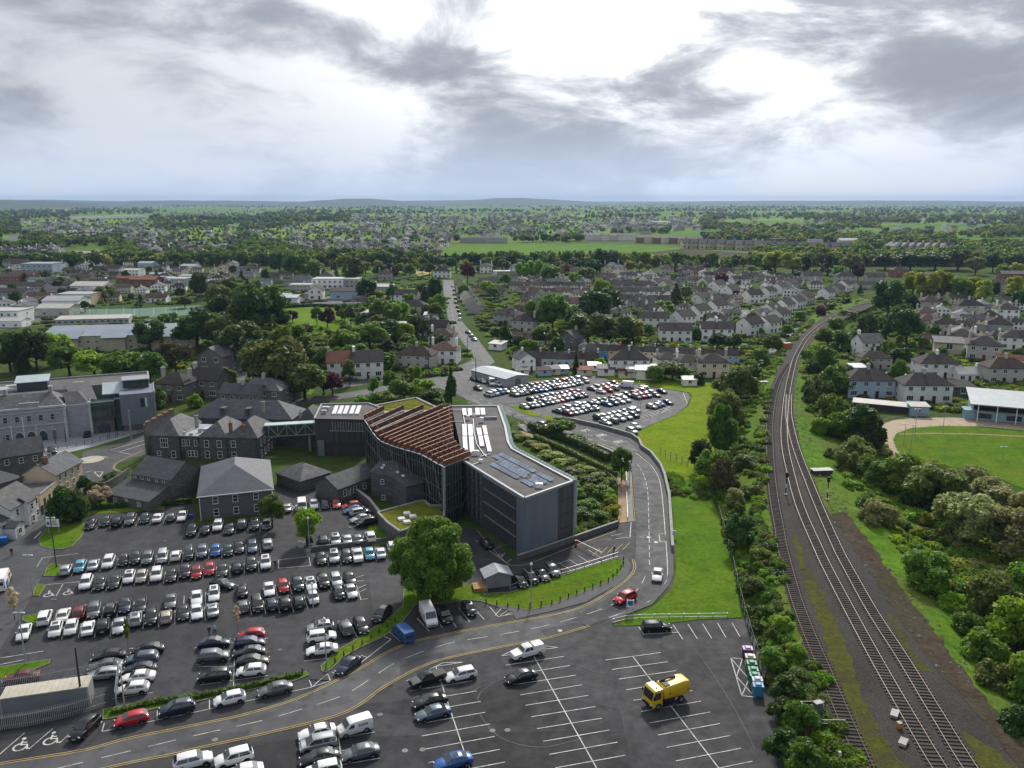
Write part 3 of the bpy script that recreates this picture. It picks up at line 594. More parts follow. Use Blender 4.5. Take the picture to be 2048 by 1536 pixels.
def add_window(root, face, dims, u, z, w, h, nx=1, ny=2, fm=None, gm=None, sill=True, name='window'):
    """face: f front (v=0), b back, l left end, r right end; u runs along that face"""
    W, D = dims; fm = fm or UPVC; gm = gm or GLASS; a, b, c = win_meshes(w, h, nx, ny, fm, gm)
    loc, rz = {'f': ((u, 0, z), 0), 'b': ((u, D, z), math.pi), 'l': ((0, u, z), -math.pi / 2), 'r': ((W, u, z), math.pi / 2)}[face]
    o = inst(name, a, root, loc, (0, 0, rz)); inst('pane', b, o)
    if sill: inst('sill', c, o)
    return o
def roof_shape(mb, x0, x1, y0, y1, z, rh, kind, over=0.35, t=0.16, hipf=1.0):
    X0, X1, Y0, Y1 = x0 - over, x1 + over, y0 - over, y1 + over
    W, D = X1 - X0, Y1 - Y0; zl_ = z - 0.02
    if kind == 'hip':
        if W >= D: i = D / 2 * hipf; r = [(X0 + i, (Y0 + Y1) / 2, z + rh), (X1 - i, (Y0 + Y1) / 2, z + rh)]
        else: i = W / 2 * hipf; r = [((X0 + X1) / 2, Y0 + i, z + rh), ((X0 + X1) / 2, Y1 - i, z + rh)]
        b = [(X0, Y0, zl_), (X1, Y0, zl_), (X1, Y1, zl_), (X0, Y1, zl_)]; bt = [(x, y, zz_ - t) for x, y, zz_ in b]
        vs = b + r + bt
        fs = [(0, 1, 5, 4), (1, 2, 5), (2, 3, 4, 5), (3, 0, 4)] if W >= D else [(0, 1, 4), (1, 2, 5, 4), (2, 3, 5), (3, 0, 4, 5)]
        fs += [(0, 6, 7, 1), (1, 7, 8, 2), (2, 8, 9, 3), (3, 9, 6, 0), (9, 8, 7, 6)]
        mb.add(vs, fs)
    elif kind in ('gu', 'gv'):
        if kind == 'gu': e = [(X0, Y0), (X1, Y0), (X1, (Y0 + Y1) / 2), (X0, (Y0 + Y1) / 2), (X0, Y1), (X1, Y1)]
        else: e = [(X0, Y1), (X0, Y0), ((X0 + X1) / 2, Y0), ((X0 + X1) / 2, Y1), (X1, Y1), (X1, Y0)]
        zs = [zl_, zl_, z + rh, z + rh, zl_, zl_]
        top = [(p[0], p[1], zz_) for p, zz_ in zip(e, zs)]; bot = [(x, y, zz_ - t) for x, y, zz_ in top]
        mb.add(top + bot, [(0, 1, 2, 3), (3, 2, 5, 4), (9, 8, 7, 6), (10, 11, 8, 9), (0, 6, 7, 1), (4, 5, 11, 10), (1, 7, 8, 2), (2, 8, 11, 5), (3, 9, 6, 0), (4, 10, 9, 3)])
    elif kind == 'mono':   # rises from front to back
        top = [(X0, Y0, zl_), (X1, Y0, zl_), (X1, Y1, z + rh), (X0, Y1, z + rh)]; bot = [(x, y, q - t) for x, y, q in top]
        mb.add(top + bot, [(0, 1, 2, 3), (7, 6, 5, 4), (0, 4, 5, 1), (1, 5, 6, 2), (2, 6, 7, 3), (3, 7, 4, 0)])
def wall_shape(mb, x0, x1, y0, y1, z, rh, kind, z0=0.0):
    mb.prism([(x0, y0), (x1, y0), (x1, y1), (x0, y1)], z0, z, 0)
    if kind == 'gu':
        ym = (y0 + y1) / 2
        for x, fl in ((x0, 0), (x1, 1)): mb.add([(x, y0, z), (x, ym, z + rh - 0.1), (x, y1, z)], [(0, 1, 2) if fl == 0 else (2, 1, 0)])
    if kind == 'gv':
        xm = (x0 + x1) / 2
        for y, fl in ((y0, 0), (y1, 1)): mb.add([(x0, y, z), (x1, y, z), (xm, y, z + rh - 0.1)], [(0, 1, 2) if fl == 0 else (2, 1, 0)])
    if kind == 'mono':
        mb.add([(x0, y0, z), (x1, y0, z), (x1, y1, z + rh - 0.1), (x0, y1, z + rh - 0.1), (x1, y1, z), (x0, y1, z)], [(1, 4, 2), (0, 3, 5), (4, 5, 3, 2)])
def frame_of(A, B, z=0.0):
    a, b = Vector(G2(A, z)), Vector(G2(B, z)); d = b - a
    return a, math.atan2(d.y, d.x), d.length
def rect_bldg(name, label, cat, A, B, depth, h, kind, rh, wm, rm, zc=0.0, over=0.35, group=None, chimneys=(), hipf=1.0, cm=None, pots=True):
    a, ang, W = frame_of(A, B, zc)
    root = empty(name, (a.x, a.y, 0), ang, label, cat, group)
    wb = MB(); wall_shape(wb, 0, W, 0, depth, h, rh, kind); wb.build('wall', wm, root)
    if kind == 'flat':
        rb_ = MB(); rb_.prism([(0.25, 0.25), (W - 0.25, 0.25), (W - 0.25, depth - 0.25), (0.25, depth - 0.25)], h - 0.4, h + 0.03); roof = rb_.build('roof', rm, root)
        pb = MB()
        for c, d in (((W / 2, 0.1, h + 0.12), (W + 0.14, 0.34, 0.3)), ((W / 2, depth - 0.1, h + 0.12), (W + 0.14, 0.34, 0.3)), ((0.1, depth / 2, h + 0.12), (0.34, depth - 0.56, 0.3)), ((W - 0.1, depth / 2, h + 0.12), (0.34, depth - 0.56, 0.3))): pb.box(c, d)
        pb.build('parapet', CONC, root)
    else:
        rb_ = MB(); roof_shape(rb_, 0, W, 0, depth, h, rh, kind, over, hipf=hipf); roof = rb_.build('roof', rm, root)
    for (cu, cv, ch) in chimneys:
        c = MB(); c.box((cu, cv, ch - 1.0), (0.65, 1.1, 2.4)); c.box((cu, cv, ch + 0.26), (0.8, 1.25, 0.14)); ci = c.build('chimney', cm or wm, roof)
        if pots:
            for k in (-0.28, 0.28):
                p = MB(); p.tube([(cu, cv + k, ch + 0.33), (cu, cv + k, ch + 0.72)], 0.12, 6); inst('chimney_pot', p.mesh('chimney_pot', BRICK), roof)
    return root, W
# ------------------------------------------------------------------ the office block
OFZ = 12.05
def P(px, py, z=OFZ): v = GV(px, py, z); return (v.x, v.y)
office = empty('office_building', (*P(1049, 995), 0), 0, 'dark modern office block with red-brown timber louvre canopy and glazed curved front', 'building')
ORG = Vector(office.location)
def off(o): o.location = -ORG; return o          # parts are modelled in place, then hung on the root
S_, E_, P1, P2, P3, NE, NW, AT = (P(*q) for q in ((1049, 995), (1145.6, 961), (1023.75, 897), (1016, 884), (1009.7, 851.6), (995.6, 811), (903.4, 811.7), (927, 920)))
mb = MB(); mb.prism([S_, E_, P1, P2, P3, NE, NW, AT], 0, 11.6); off(mb.build('wall', DARKCLAD, office))
mb = MB(); mb.prism([S_, E_, P1, P2, P3, NE, NW, AT], 11.604, 11.75); oroof = off(mb.build('roof', GRAVEL, office))
def parapet(pts, z0, z1, w, m, root, name='parapet'):
    for a, b in zip(pts, pts[1:]):
        A_, B_ = Vector(a), Vector(b); d = (B_ - A_).normalized(); q = MB()
        q.beam((A_.x, A_.y, (z0 + z1) / 2), (B_.x - d.x * 0.02, B_.y - d.y * 0.02, (z0 + z1) / 2), w, z1 - z0); off(q.build(name, m, root))
def inset(pts, k):
    c = Vector((sum(p[0] for p in pts) / len(pts), sum(p[1] for p in pts) / len(pts))); return [tuple(c + (Vector(p) - c) * k) for p in pts]
COPING = mat('parapet_coping', (0.24, 0.25, 0.27), 0.5, 0.1, 0.6, 3)
for a, b in ((AT, S_), (S_, E_), (E_, P1), (P1, P2), (P2, P3), (P3, NE), (NE, NW)): parapet([a, b], 11.6, 12.1, 0.5, COPING, office)
def face(a, b): A_, B_ = Vector(a), Vector(b); d = (B_ - A_); return A_, d.normalized(), d.length
def slab(a, b, u0, u1, z0, z1, t, m, root, name, out=0.0):
    """a panel on the outside of the wall a->b (outside is to the right of a->b)"""
    A_, d, L = face(a, b); n = Vector((d.y, -d.x)); q = MB(); c = A_ + d * ((u0 + u1) / 2) + n * (t / 2 + out)
    q.box((c.x, c.y, (z0 + z1) / 2), (u1 - u0, t, z1 - z0), 0, math.atan2(d.y, d.x)); return off(q.build(name, m, root))
# west front: stone part, glazed part with fins and light shelves, zinc corner
_, _, LW = face(AT, S_)
slab(AT, S_, LW - 2.6, LW + 0.28, 0.02, 11.58, 0.28, ZINC, office, 'zinc_panel')
slab(S_, E_, -0.02, 9.0, 0.02, 11.58, 0.28, ZINC, office, 'zinc_panel')
_, _, LS = face(S_, E_)
for k in range(4): slab(S_, E_, 9.02, LS + 0.1, k * 2.9 + 0.04, k * 2.9 + 2.84, 0.2, mat('slate_panel', (0.075, 0.072, 0.078), 0.65, 0.3, 0.5, 3, stretch=(2, 2, 0.2)), office, 'stone_panel')
slab(S_, E_, LS + 0.02, LS + 0.3, 0, 12.3, 0.35, COPING, office, 'corner_post')
FLOORZ = [0.9, 3.75, 6.6, 9.2]
for k, fz in enumerate(FLOORZ):
    n = 9
    for i in range(n):
        u0 = 0.6 + i * (LW * 0.36) / n
        if i % 2 == 0: slab(AT, S_, u0, u0 + 0.55, fz + 0.1, fz + 2.1, 0.06, GLASS, office, 'window')
        else: slab(AT, S_, u0 - 0.1, u0 + 1.0, fz - 0.2, fz + 2.3, 0.1, STONE_D, office, 'stone_panel')
    g0, g1 = LW * 0.37, LW - 2.7
    m_ = 22
    for i in range(m_):
        u0 = g0 + (g1 - g0) * i / m_
        slab(AT, S_, u0 + 0.06, u0 + (g1 - g0) / m_ - 0.06, fz - 0.3, fz + 2.0, 0.05, GLASS, office, 'window')
        slab(AT, S_, u0 - 0.05, u0 + 0.05, fz - 0.35, fz + 2.2, 0.32, mat('fin_metal', (0.17, 0.175, 0.185), 0.4, 0.1, 1, 4, metal=0.4), office, 'fin')
    slab(AT, S_, g0, g1, fz + 2.22, fz + 2.30, 0.45, mat('light_shelf_metal', (0.20, 0.21, 0.22), 0.5, 0.15, 1.5, 6), office, 'light_shelf')
# east side: frosted glass fins in a sawtooth
EP = [E_, P1, P2, P3, NE]
for a, b in zip(EP, EP[1:]):
    A_, d, L = face(a, b); n = Vector((d.y, -d.x)); k = max(1, int(L / 1.15))
    for i in range(k):
        c = A_ + d * ((i + 0.5) * L / k) + n * 0.75; q = MB(); q.box((c.x, c.y, 7.0), (1.25, 0.06, 10.6), 0, math.atan2(d.y, d.x) + 0.62); off(q.build('glass_fin', PALEGL, office))
    q = MB(); c = A_ + d * (L / 2) + n * 0.5; q.box((c.x, c.y, 11.9), (L, 0.9, 0.08), 0, math.atan2(d.y, d.x)); off(q.build('fin_tray', mat('pale_glass_tray', (0.34, 0.42, 0.42), 0.4, 0.1, 1, 4), office))
# roof lights, solar panels and plant
def panel_px(q, z, t, m, root, name, frame=None):
    pts = [P(880 + x / 6.4, 800 + y / 6.4, z) for x, y in q]; b = MB(); b.prism(pts, z - t, z); o = off(b.build(name, m, root)); return o
for (x0, y0, x1, y1, sk) in ((283, 105, 335, 190, 8), (353, 105, 405, 190, 9), (450, 100, 505, 185, 6), (517, 100, 572, 185, 7), (283, 308, 340, 455, 6), (357, 308, 415, 455, 8), (288, 465, 345, 635, 10), (370, 465, 428, 665, 12), (465, 355, 525, 445, 16), (540, 325, 590, 440, 24), (487, 455, 545, 585, 22), (562, 450, 615, 655, 48)):
    o = panel_px([(x0, y0), (x1, y0), (x1 + sk, y1), (x0 + sk, y1)], 12.2, 0.35, WHITEPANEL, oroof, 'roof_light'); o.location = (0, 0, 0)
for (s0, e0) in (((765, 688), (1440, 1030)), ((690, 712), (1360, 1060)), ((725, 785), (1290, 1082)), ((655, 812), (1190, 1095))):
    A_ = Vector(P(880 + s0[0] / 6.4, 800 + s0[1] / 6.4)); B_ = Vector(P(880 + e0[0] / 6.4, 800 + e0[1] / 6.4)); d = (B_ - A_); L = d.length; d.normalize(); n = Vector((-d.y, d.x)); k = int(L / 1.25)
    for i in range(k):
        if i == int(k * 0.72): continue
        c = A_ + d * ((i + 0.5) * L / k); q = MB(); w_ = L / k * 0.47
        lo = c - n * 0.5; hi = c + n * 0.5
        vs = [(*(lo - d * w_), 11.95), (*(lo + d * w_), 11.95), (*(hi + d * w_), 12.25), (*(hi - d * w_), 12.25)]
        vs += [(x, y, z - 0.06) for x, y, z in vs]; q.add(vs, [(0, 1, 2, 3), (7, 6, 5, 4), (0, 4, 5, 1), (1, 5, 6, 2), (2, 6, 7, 3), (3, 7, 4, 0)]); q.build('solar_panel', PVCELL, oroof)
for (x, y, dx, dy, dz) in ((1270, 1100, 1.4, 1.0, 0.8), (455, 690, 1.6, 0.8, 1.0), (360, 240, 0.8, 0.8, 1.1), (535, 270, 0.9, 0.9, 1.2), (440, 200, 0.5, 0.5, 0.7), (520, 780, 0.8, 0.6, 0.6)):
    c = P(880 + x / 6.4, 800 + y / 6.4); q = MB(); q.box((*c, 11.75 + dz / 2), (dx, dy, dz)); q.box((*c, 11.8 + dz), (dx * 0.8, dy * 0.8, 0.1)); q.build('roof_vent', WHITEP, oroof)
for pts in ([(300, 200), (320, 305)], [(425, 235), (435, 400), (470, 560), (560, 690), (600, 720)], [(400, 830), (480, 800), (530, 770)], [(510, 720), (650, 680)], [(165, 270), (300, 272)], [(165, 125), (280, 125)]):
    q = MB(); q.tube([(*P(880 + x / 6.4, 800 + y / 6.4), 11.95) for x, y in pts], 0.11, 6); q.build('roof_pipe', STEEL, oroof)
q = MB(); a, b = P(880 + 560 / 6.4, 800 + 235 / 6.4), P(880 + 730 / 6.4, 800 + 232 / 6.4); q.beam((*a, 12.1), (*b, 12.1), 0.4, 0.7); q.build('upstand', COPING, oroof)
# canopy of timber louvres on rods above the glazed hall
CZ = 13.5
def Q(x, y, z=CZ): return P(620 + x / 6.4, 780 + y / 6.4, z)
LV_L = [(690, 320), (745, 395), (790, 470), (840, 535), (895, 585), (950, 612), (1010, 635), (1070, 657), (1130, 675), (1200, 697), (1280, 718), (1350, 738), (1420, 760), (1500, 800), (1560, 835), (1630, 875), (1705, 910)]
LV_R = [(945, 200), (1200, 190), (1450, 185), (1700, 180), (1810, 200), (1815, 240), (1820, 290), (1820, 345), (1825, 400), (1825, 450), (1830, 500), (1835, 550), (1840, 600), (1870, 650), (1910, 700), (1975, 740), (2048, 780)]
canopy = MB(); canopy.tube([(*Q(*LV_L[0]), CZ - 1.2), *[(*Q(*p), CZ - 1.2) for p in LV_L[1:]]], 0.12, 6); can = off(canopy.build('canopy', STEEL, office))
for a, b in zip(LV_L, LV_R):
    A_, B_ = Q(*a), Q(*b); q = MB(); q.beam((*A_, CZ - 0.6), (*B_, CZ - 0.6), 0.16, 1.16); o = inst('louvre', q.mesh('louvre', WOOD), can)
    q = MB(); q.beam((*A_, CZ + 0.03), (*B_, CZ + 0.03), 0.2, 0.09); inst('louvre_cap', q.mesh('louvre_cap', WOODTOP), can)
for f in (0.06, 0.24, 0.42, 0.6, 0.78, 0.95):
    pts = [Vector(Q(*a)).lerp(Vector(Q(*b)), f) for a, b in zip(LV_L, LV_R)]; q = MB(); q.tube([(p.x, p.y, CZ + 0.14) for p in pts], 0.05, 5); inst('canopy_rod', q.mesh('canopy_rod', WOOD), can)
gp = [Q(*p) for p in LV_L]; gin = [tuple(Vector(p).lerp(Vector(Q(*r)), 0.05)) for p, r in zip(gp, LV_R)]
rp = [tuple(Vector(p).lerp(Vector(Q(*r)), 0.97)) for p, r in zip(gp, LV_R)]
q = MB(); q.prism(gin + rp[::-1], 11.9, 12.15); off(q.build('glass_roof', BLUEGL, office))
hall = MB(); hall.prism(gin + rp[::-1], 0.0, 11.88, 0, top=False); off(hall.build('hall_glazing', glassm('hall_glass', (0.018, 0.022, 0.022), 0.1, 0.5), office))
sp_ = smooth_path([(*p, 0) for p in gin], 2)
for i in range(0, len(sp_) - 1, 1):
    p = sp_[i]; q = MB(); q.box((p.x - 0.08, p.y - 0.08, 6.0), (0.12, 0.2, 12.0), 0, 0.7); off(q.build('mullion', mat('mullion_metal', (0.13, 0.14, 0.14), 0.5, 0.1, 1, 5, metal=0.3), office))
for z in (3.4, 6.8, 10.2):
    q = MB(); q.tube([(p.x - 0.06, p.y - 0.06, z) for p in sp_], 0.08, 4); off(q.build('transom', MATS['mullion_metal'], office))
for i in (3, 6, 9, 12, 14):
    a, b = LV_L[i], LV_L[min(i + 2, 16)]; q = MB(); q.tube([(*Q(*a), CZ - 0.8), (*[c + (-0.5 if j == 0 else -0.5) for j, c in enumerate(Q(*b))], 5.0)], 0.1, 5); off(q.build('strut', MATS['mullion_metal'], office))
cpt = Q(1712, 930); q = MB(); q.tube([(cpt[0], cpt[1], 0), (cpt[0], cpt[1], CZ - 0.9)], 0.32, 10); off(q.build('column', CONC, office))
# south-west glazing between the column and the stone front
A_ = Vector(cpt); B_ = Vector(AT); dd = (B_ - A_)
for i in range(1, 7):
    c = A_ + dd * (i / 7); q = MB(); q.box((c.x, c.y - 0.12, 6.2), (0.12, 0.16, 11.6)); off(q.build('mullion', MATS['mullion_metal'], office))
q = MB(); q.beam((A_.x, A_.y + 0.1, 6.0), (B_.x, B_.y + 0.1, 6.0), 0.08, 11.8); off(q.build('hall_glazing', GREENGL, office))
for z in (2.4, 5.2, 8.4):
    q = MB(); q.beam((A_.x, A_.y - 0.1, z), (B_.x, B_.y - 0.1, z), 0.14, 0.14); off(q.build('transom', MATS['mullion_metal'], office))
q = MB(); q.box((A_.x + dd.x * 0.5 - 0.4, A_.y + dd.y * 0.5 - 1.4, 3.1), (5.4, 2.6, 0.16), 0, math.atan2(dd.y, dd.x)); off(q.build('entrance_canopy', DKMETAL, office))
# ------------------------------------------------------------------ west wing with roof lights
WZ = 9.95
def PW(px, py, z=WZ): v = GV(px, py, z); return (v.x, v.y)
wing = empty('office_wing', (*PW(629, 837), 0), 0, 'long dark flat-roofed office wing with five pale roof lights', 'building'); ORG = Vector(wing.location)
wp = [PW(629, 838), PW(730, 840), PW(745, 826), PW(764, 817), PW(737, 807), PW(643, 809)]
q = MB(); q.prism(wp, 0, WZ - 0.3); off(q.build('wall', DARKCLAD, wing)); q = MB(); q.prism(inset(wp, 0.985), WZ - 0.29, WZ - 0.15); wr = off(q.build('roof', GRAVEL, wing))
parapet([wp[0], wp[5], wp[4], wp[3], wp[2]], WZ - 0.3, WZ + 0.25, 0.45, COPING, wing); parapet([wp[0], wp[1]], WZ - 0.3, WZ + 0.25, 0.45, DKMETAL, wing)
for x0 in (320, 390, 460, 540, 612):
    o = MB(); o.prism([PW(620 + (x0) / 6.4, 780 + 208 / 6.4), PW(620 + (x0 + 48) / 6.4, 780 + 208 / 6.4), PW(620 + (x0 + 10) / 6.4, 780 + 312 / 6.4), PW(620 + (x0 - 42) / 6.4, 780 + 312 / 6.4)], WZ - 0.15, WZ + 0.25); inst('roof_light', o.mesh('roof_light', WHITEPANEL), wr)
for (x, y, r_) in ((200, 250, 1.3), (180, 295, 0.9)):
    c = PW(620 + x / 6.4, 780 + y / 6.4); o = MB(); o.box((*c, WZ + 0.3), (r_ * 1.5, r_, 0.9)); o.box((*c, WZ + 0.8), (r_ * 1.2, r_ * 0.8, 0.12)); inst('roof_vent', o.mesh('roof_vent', STEEL), wr)
_, _, L = face(wp[0], wp[1])
for k in range(12):
    u = L * (0.36 + 0.64 * k / 12)
    slab(wp[0], wp[1], u, u + L * 0.64 / 12 - 0.18, 7.2, 9.2, 0.05, GLASS, wing, 'window'); slab(wp[0], wp[1], u - 0.12, u, 7.1, 9.3, 0.2, STEEL, wing, 'mullion')
    slab(wp[0], wp[1], u, u + L * 0.64 / 24, 3.9, 6.6, 0.08, DARKCLAD if k % 2 else GLASS, wing, 'cladding_strip')
for k in range(16): slab(wp[0], wp[1], L * (0.18 + k * 0.05), L * (0.18 + k * 0.05) + 0.28, 0.5, 3.2, 0.12, mat('brown_cladding', (0.075, 0.06, 0.055), 0.7, 0.25, 1, 4), wing, 'cladding_strip')
slab(wp[0], wp[1], L * 0.3, L, 6.8, 7.0, 0.4, COPING, wing, 'ledge'); slab(wp[0], wp[1], L * 0.15, L, 3.4, 3.6, 0.4, DKMETAL, wing, 'ledge')
slab(wp[0], wp[1], 0.6, 2.4, 0, 4.2, 0.5, ZINC, wing, 'zinc_panel')
# planted roof behind the canopy
gw = [P(748, 812, 8.5), P(832, 796, 8.5), P(872, 815, 8.5), P(905, 818, 8.5), P(890, 850, 8.5), P(770, 842, 8.5)]
green = empty('planted_roof_block', (*gw[0], 0), 0, 'low block behind the louvres with mossy planted roof', 'building'); ORG = Vector(green.location)
q = MB(); q.prism(gw, 0, 8.3); off(q.build('wall', DARKCLAD, green)); q = MB(); q.prism(inset(gw, 0.97), 8.301, 8.42); off(q.build('roof', grassm('sedum_roof', (0.10, 0.12, 0.012), (0.15, 0.17, 0.016), (0.17, 0.14, 0.03)), green)); parapet(gw[:4], 8.3, 8.75, 0.7, CONC, green)
# glass footbridge
bg_ = empty('glass_footbridge', (*G2((536, 905)), 0), 0, 'glazed truss footbridge linking the stone hall and the office wing', 'footbridge')
BA, BB = GV(536, 851, 8.0), GV(682, 843, 8.0); BA.z = BB.z = 0; ORG = Vector(bg_.location); dB = (BB - BA); LB = dB.length; dB.normalize(); nB = Vector((-dB.y, dB.x, 0))
def bpt(u, v, z): p = BA + dB * u + nB * v; return (p.x, p.y, z)
def bq(u0, u1, v0, v1, z0, z1, m, name):
    b = MB(); b.prism([bpt(u0, v0, 0)[:2], bpt(u1, v0, 0)[:2], bpt(u1, v1, 0)[:2], bpt(u0, v1, 0)[:2]], z0, z1, 0, True, True); return off(b.build(name, m, bg_))
bq(-1, LB, 0, 2.6, 4.7, 4.95, CONC, 'deck'); bq(-1, LB, -0.1, 2.7, 7.9, 8.05, mat('pale_glass_roof', (0.40, 0.50, 0.47), 0.3, 0.08, 1, 4, spec=0.6), 'roof')
for v in (0.05, 2.5): bq(-1, LB, v, v + 0.04, 4.95, 7.9, GREENGL, 'glazing')
k = 8
for i in range(k):
    a, b = LB * i / k, LB * (i + 1) / k
    for v in (-0.06,):
        t = MB(); t.beam(bpt(a, v, 5.0 if i % 2 else 7.85), bpt(b, v, 7.85 if i % 2 else 5.0), 0.14, 0.14); off(t.build('truss_diagonal', STEEL, bg_)); t = MB(); t.beam(bpt(a, v, 4.95), bpt(a, v, 7.9), 0.1, 0.1); off(t.build('truss_post', STEEL, bg_))
for z in (4.98, 7.86): t = MB(); t.beam(bpt(-1, -0.1, z), bpt(LB, -0.1, z), 0.16, 0.18); off(t.build('truss_chord', COPING, bg_))
for u in (LB * 0.55,): t = MB(); t.beam(bpt(u, 1.2, 0), bpt(u, 1.2, 4.7), 0.5, 0.3); off(t.build('pier', CONC, bg_))
# ------------------------------------------------------------------ old stone hall with three hipped wings
a, ang, W = frame_of((298, 870), (516, 875), 6.4)
hallr = empty('old_stone_hall', (a.x, a.y, 0), ang, 'old dark stone hall with three hipped front wings and slate roofs', 'building')
def hb(x0, x1, y0, y1, z, rh, kind, wm=STONE_D, rm=SLATE, hipf=1.0, z0=0.0, over=0.3):
    b = MB(); wall_shape(b, x0, x1, y0, y1, z, rh, kind, z0); b.build('wall', wm, hallr); b = MB(); roof_shape(b, x0, x1, y0, y1, z, rh, kind, over, hipf=hipf); return b.build('roof', rm, hallr)
r1 = hb(0, 8.0, 0, 14, 6.4, 3.4, 'hip', rm=SLATE_W); r2 = hb(13.3, 20.8, 0.0, 13, 6.3, 3.2, 'hip', rm=SLATE_W); r3 = hb(20.9, 29, 0, 13, 6.3, 3.6, 'hip', rm=SLATE_W)
b = MB(); b.prism([(8.02, 0.4), (13.28, 0.4), (13.28, 12), (8.02, 12)], 0, 6.2); b.build('wall', STONE_D, hallr)
b = MB(); b.prism([(8.1, 0.1), (13.2, 0.1), (13.2, 11.6), (8.1, 11.6)], 6.204, 6.4); fr = b.build('flat_roof', mat('pale_felt_roof', (0.30, 0.31, 0.33), 0.6, 0.25, 0.4, 2), hallr)
for (u, v, sx, sy, sz) in ((9, 1.2, 0.7, 0.6, 0.7), (11, 0.8, 0.9, 0.5, 0.5), (12.2, 3.4, 0.8, 0.8, 1.1), (12.6, 6, 1.2, 1.6, 0.4)):
    b = MB(); b.box((u, v, 6.4 + sz / 2), (sx, sy, sz)); b.box((u, v, 6.42 + sz), (sx * 1.1, sy * 1.1, 0.06)); b.build('roof_vent', STEEL, fr)
r4 = hb(4, 33, 14.5, 26, 7.4, 4.0, 'hip', rm=SLATE); r5 = hb(33.2, 41, 13, 25, 6.6, 3.6, 'hip', rm=SLATE); r6 = hb(41.2, 48, 15, 24, 6.8, 2.8, 'gv', wm=mat('cream_render', (0.42, 0.39, 0.30), 0.85, 0.1), rm=SLATE)
for u in (13.2, 20.4):
    b = MB(); b.box((u, 16.4, 9.2), (1.5, 2.2, 1.6)); b.build('dormer', STONE_D, r4); b = MB(); b.box((u, 15.26, 9.3), (1.1, 0.08, 1.0)); b.build('dormer_window', GLASS, r4)
for (u, v, z, rr) in ((20.85, 2.8, 9.2, r2), (24.6, 1.6, 9.0, r3), (24.5, 16.5, 11.6, r4), (9.2, 8.0, 9.6, r1), (35.6, 14.6, 9.4, r5)):
    b = MB(); b.box((u, v, z - 1.6), (0.75, 0.75, 3.4)); b.box((u, v, z + 0.15), (0.95, 0.95, 0.16)); b.build('chimney', BRICK if v < 4 else CONC, rr)
    b = MB(); b.tube([(u, v, z + 0.2), (u, v, z + 0.75)], 0.16, 7); b.build('chimney_pot', BRICK, rr)
dims = (29, 26)
for (u, z, w_, h_, nx, ny) in ((3.9, 4.4, 2.0, 2.5, 3, 2), (9.0, 4.4, 0.8, 1.7, 1, 2), (10.2, 4.4, 0.8, 1.7, 1, 2), (12.2, 4.4, 0.8, 1.6, 1, 2), (15.3, 4.4, 1.25, 1.9, 1, 2), (18.7, 4.4, 1.25, 1.9, 1, 2), (22.5, 4.5, 1.25, 1.8, 1, 2), (15.3, 1.5, 1.25, 1.9, 1, 2), (18.7, 1.5, 1.25, 1.9, 1, 2), (22.5, 1.4, 1.25, 1.8, 1, 2), (2.3, 1.5, 1.1, 1.3, 1, 2), (6.2, 1.3, 1.2, 1.9, 1, 2), (11.2, 1.5, 0.8, 1.6, 1, 2), (12.1, 1.5, 0.8, 1.6, 1, 2), (10.3, 1.5, 0.8, 1.6, 1, 2)):
    o = add_window(hallr, 'f', dims, u, z, w_, h_, nx, ny)
    if 8.02 < u < 13.28: o.location.y = 0.4
b = MB(); b.box((8.6, 0.36, 1.1), (1.0, 0.1, 2.2)); b.build('door', DKMETAL, hallr)
for v in (2.2, 4.6, 7.0, 9.4):
    for z in (4.5, 1.6): add_window(hallr, 'r', dims, v, z, 0.95, 1.9)
for u in (0.35, 8.0, 13.2, 20.85, 28.7): b = MB(); b.tube([(u, -0.12, 0), (u, -0.12, 6.2)], 0.07, 5); b.build('downpipe', DKMETAL, hallr)
b = MB(); b.box((-1.2, 8, 4.6), (0.5, 16, 9.2)); b.build('gable_wall', STONE_M, hallr)
for k in range(5): b = MB(); b.box((-1.2, 2 + k * 3.2, 9.35), (0.8, 1.9, 0.5)); b.build('brick_coping', BRICK, hallr)
# ------------------------------------------------------------------ slate-roofed hall beside the car park
sl, W = rect_bldg('slate_roofed_hall', 'grey two-storey hall with big hipped blue slate roof', 'building', (397.5, 992), (544, 977), 20.6, 5.5, 'hip', 3.9, stone('fine_grey_stone', (0.135, 0.135, 0.145), (0.10, 0.10, 0.105), 0.5, 0.2, 0.15), SLATE_B, zc=5.5, over=0.4)
for u in (3.2, 7.2, 11.4):
    for z in (4.2, 1.5): add_window(sl, 'f', (W, 20.6), u, z, 1.1, 1.6)
for v in (4, 8, 12, 16): add_window(sl, 'r', (W, 20.6), v, 4.0, 1.1, 1.5)
b = MB(); b.box((W / 2, -0.42, 5.38), (W + 0.9, 0.14, 0.18)); b.build('gutter', WHITEP, sl)
for u in (0.05, W - 0.05): b = MB(); b.tube([(u, -0.1, 0), (u, -0.1, 5.3)], 0.08, 5); b.build('downpipe', WHITEP, sl)
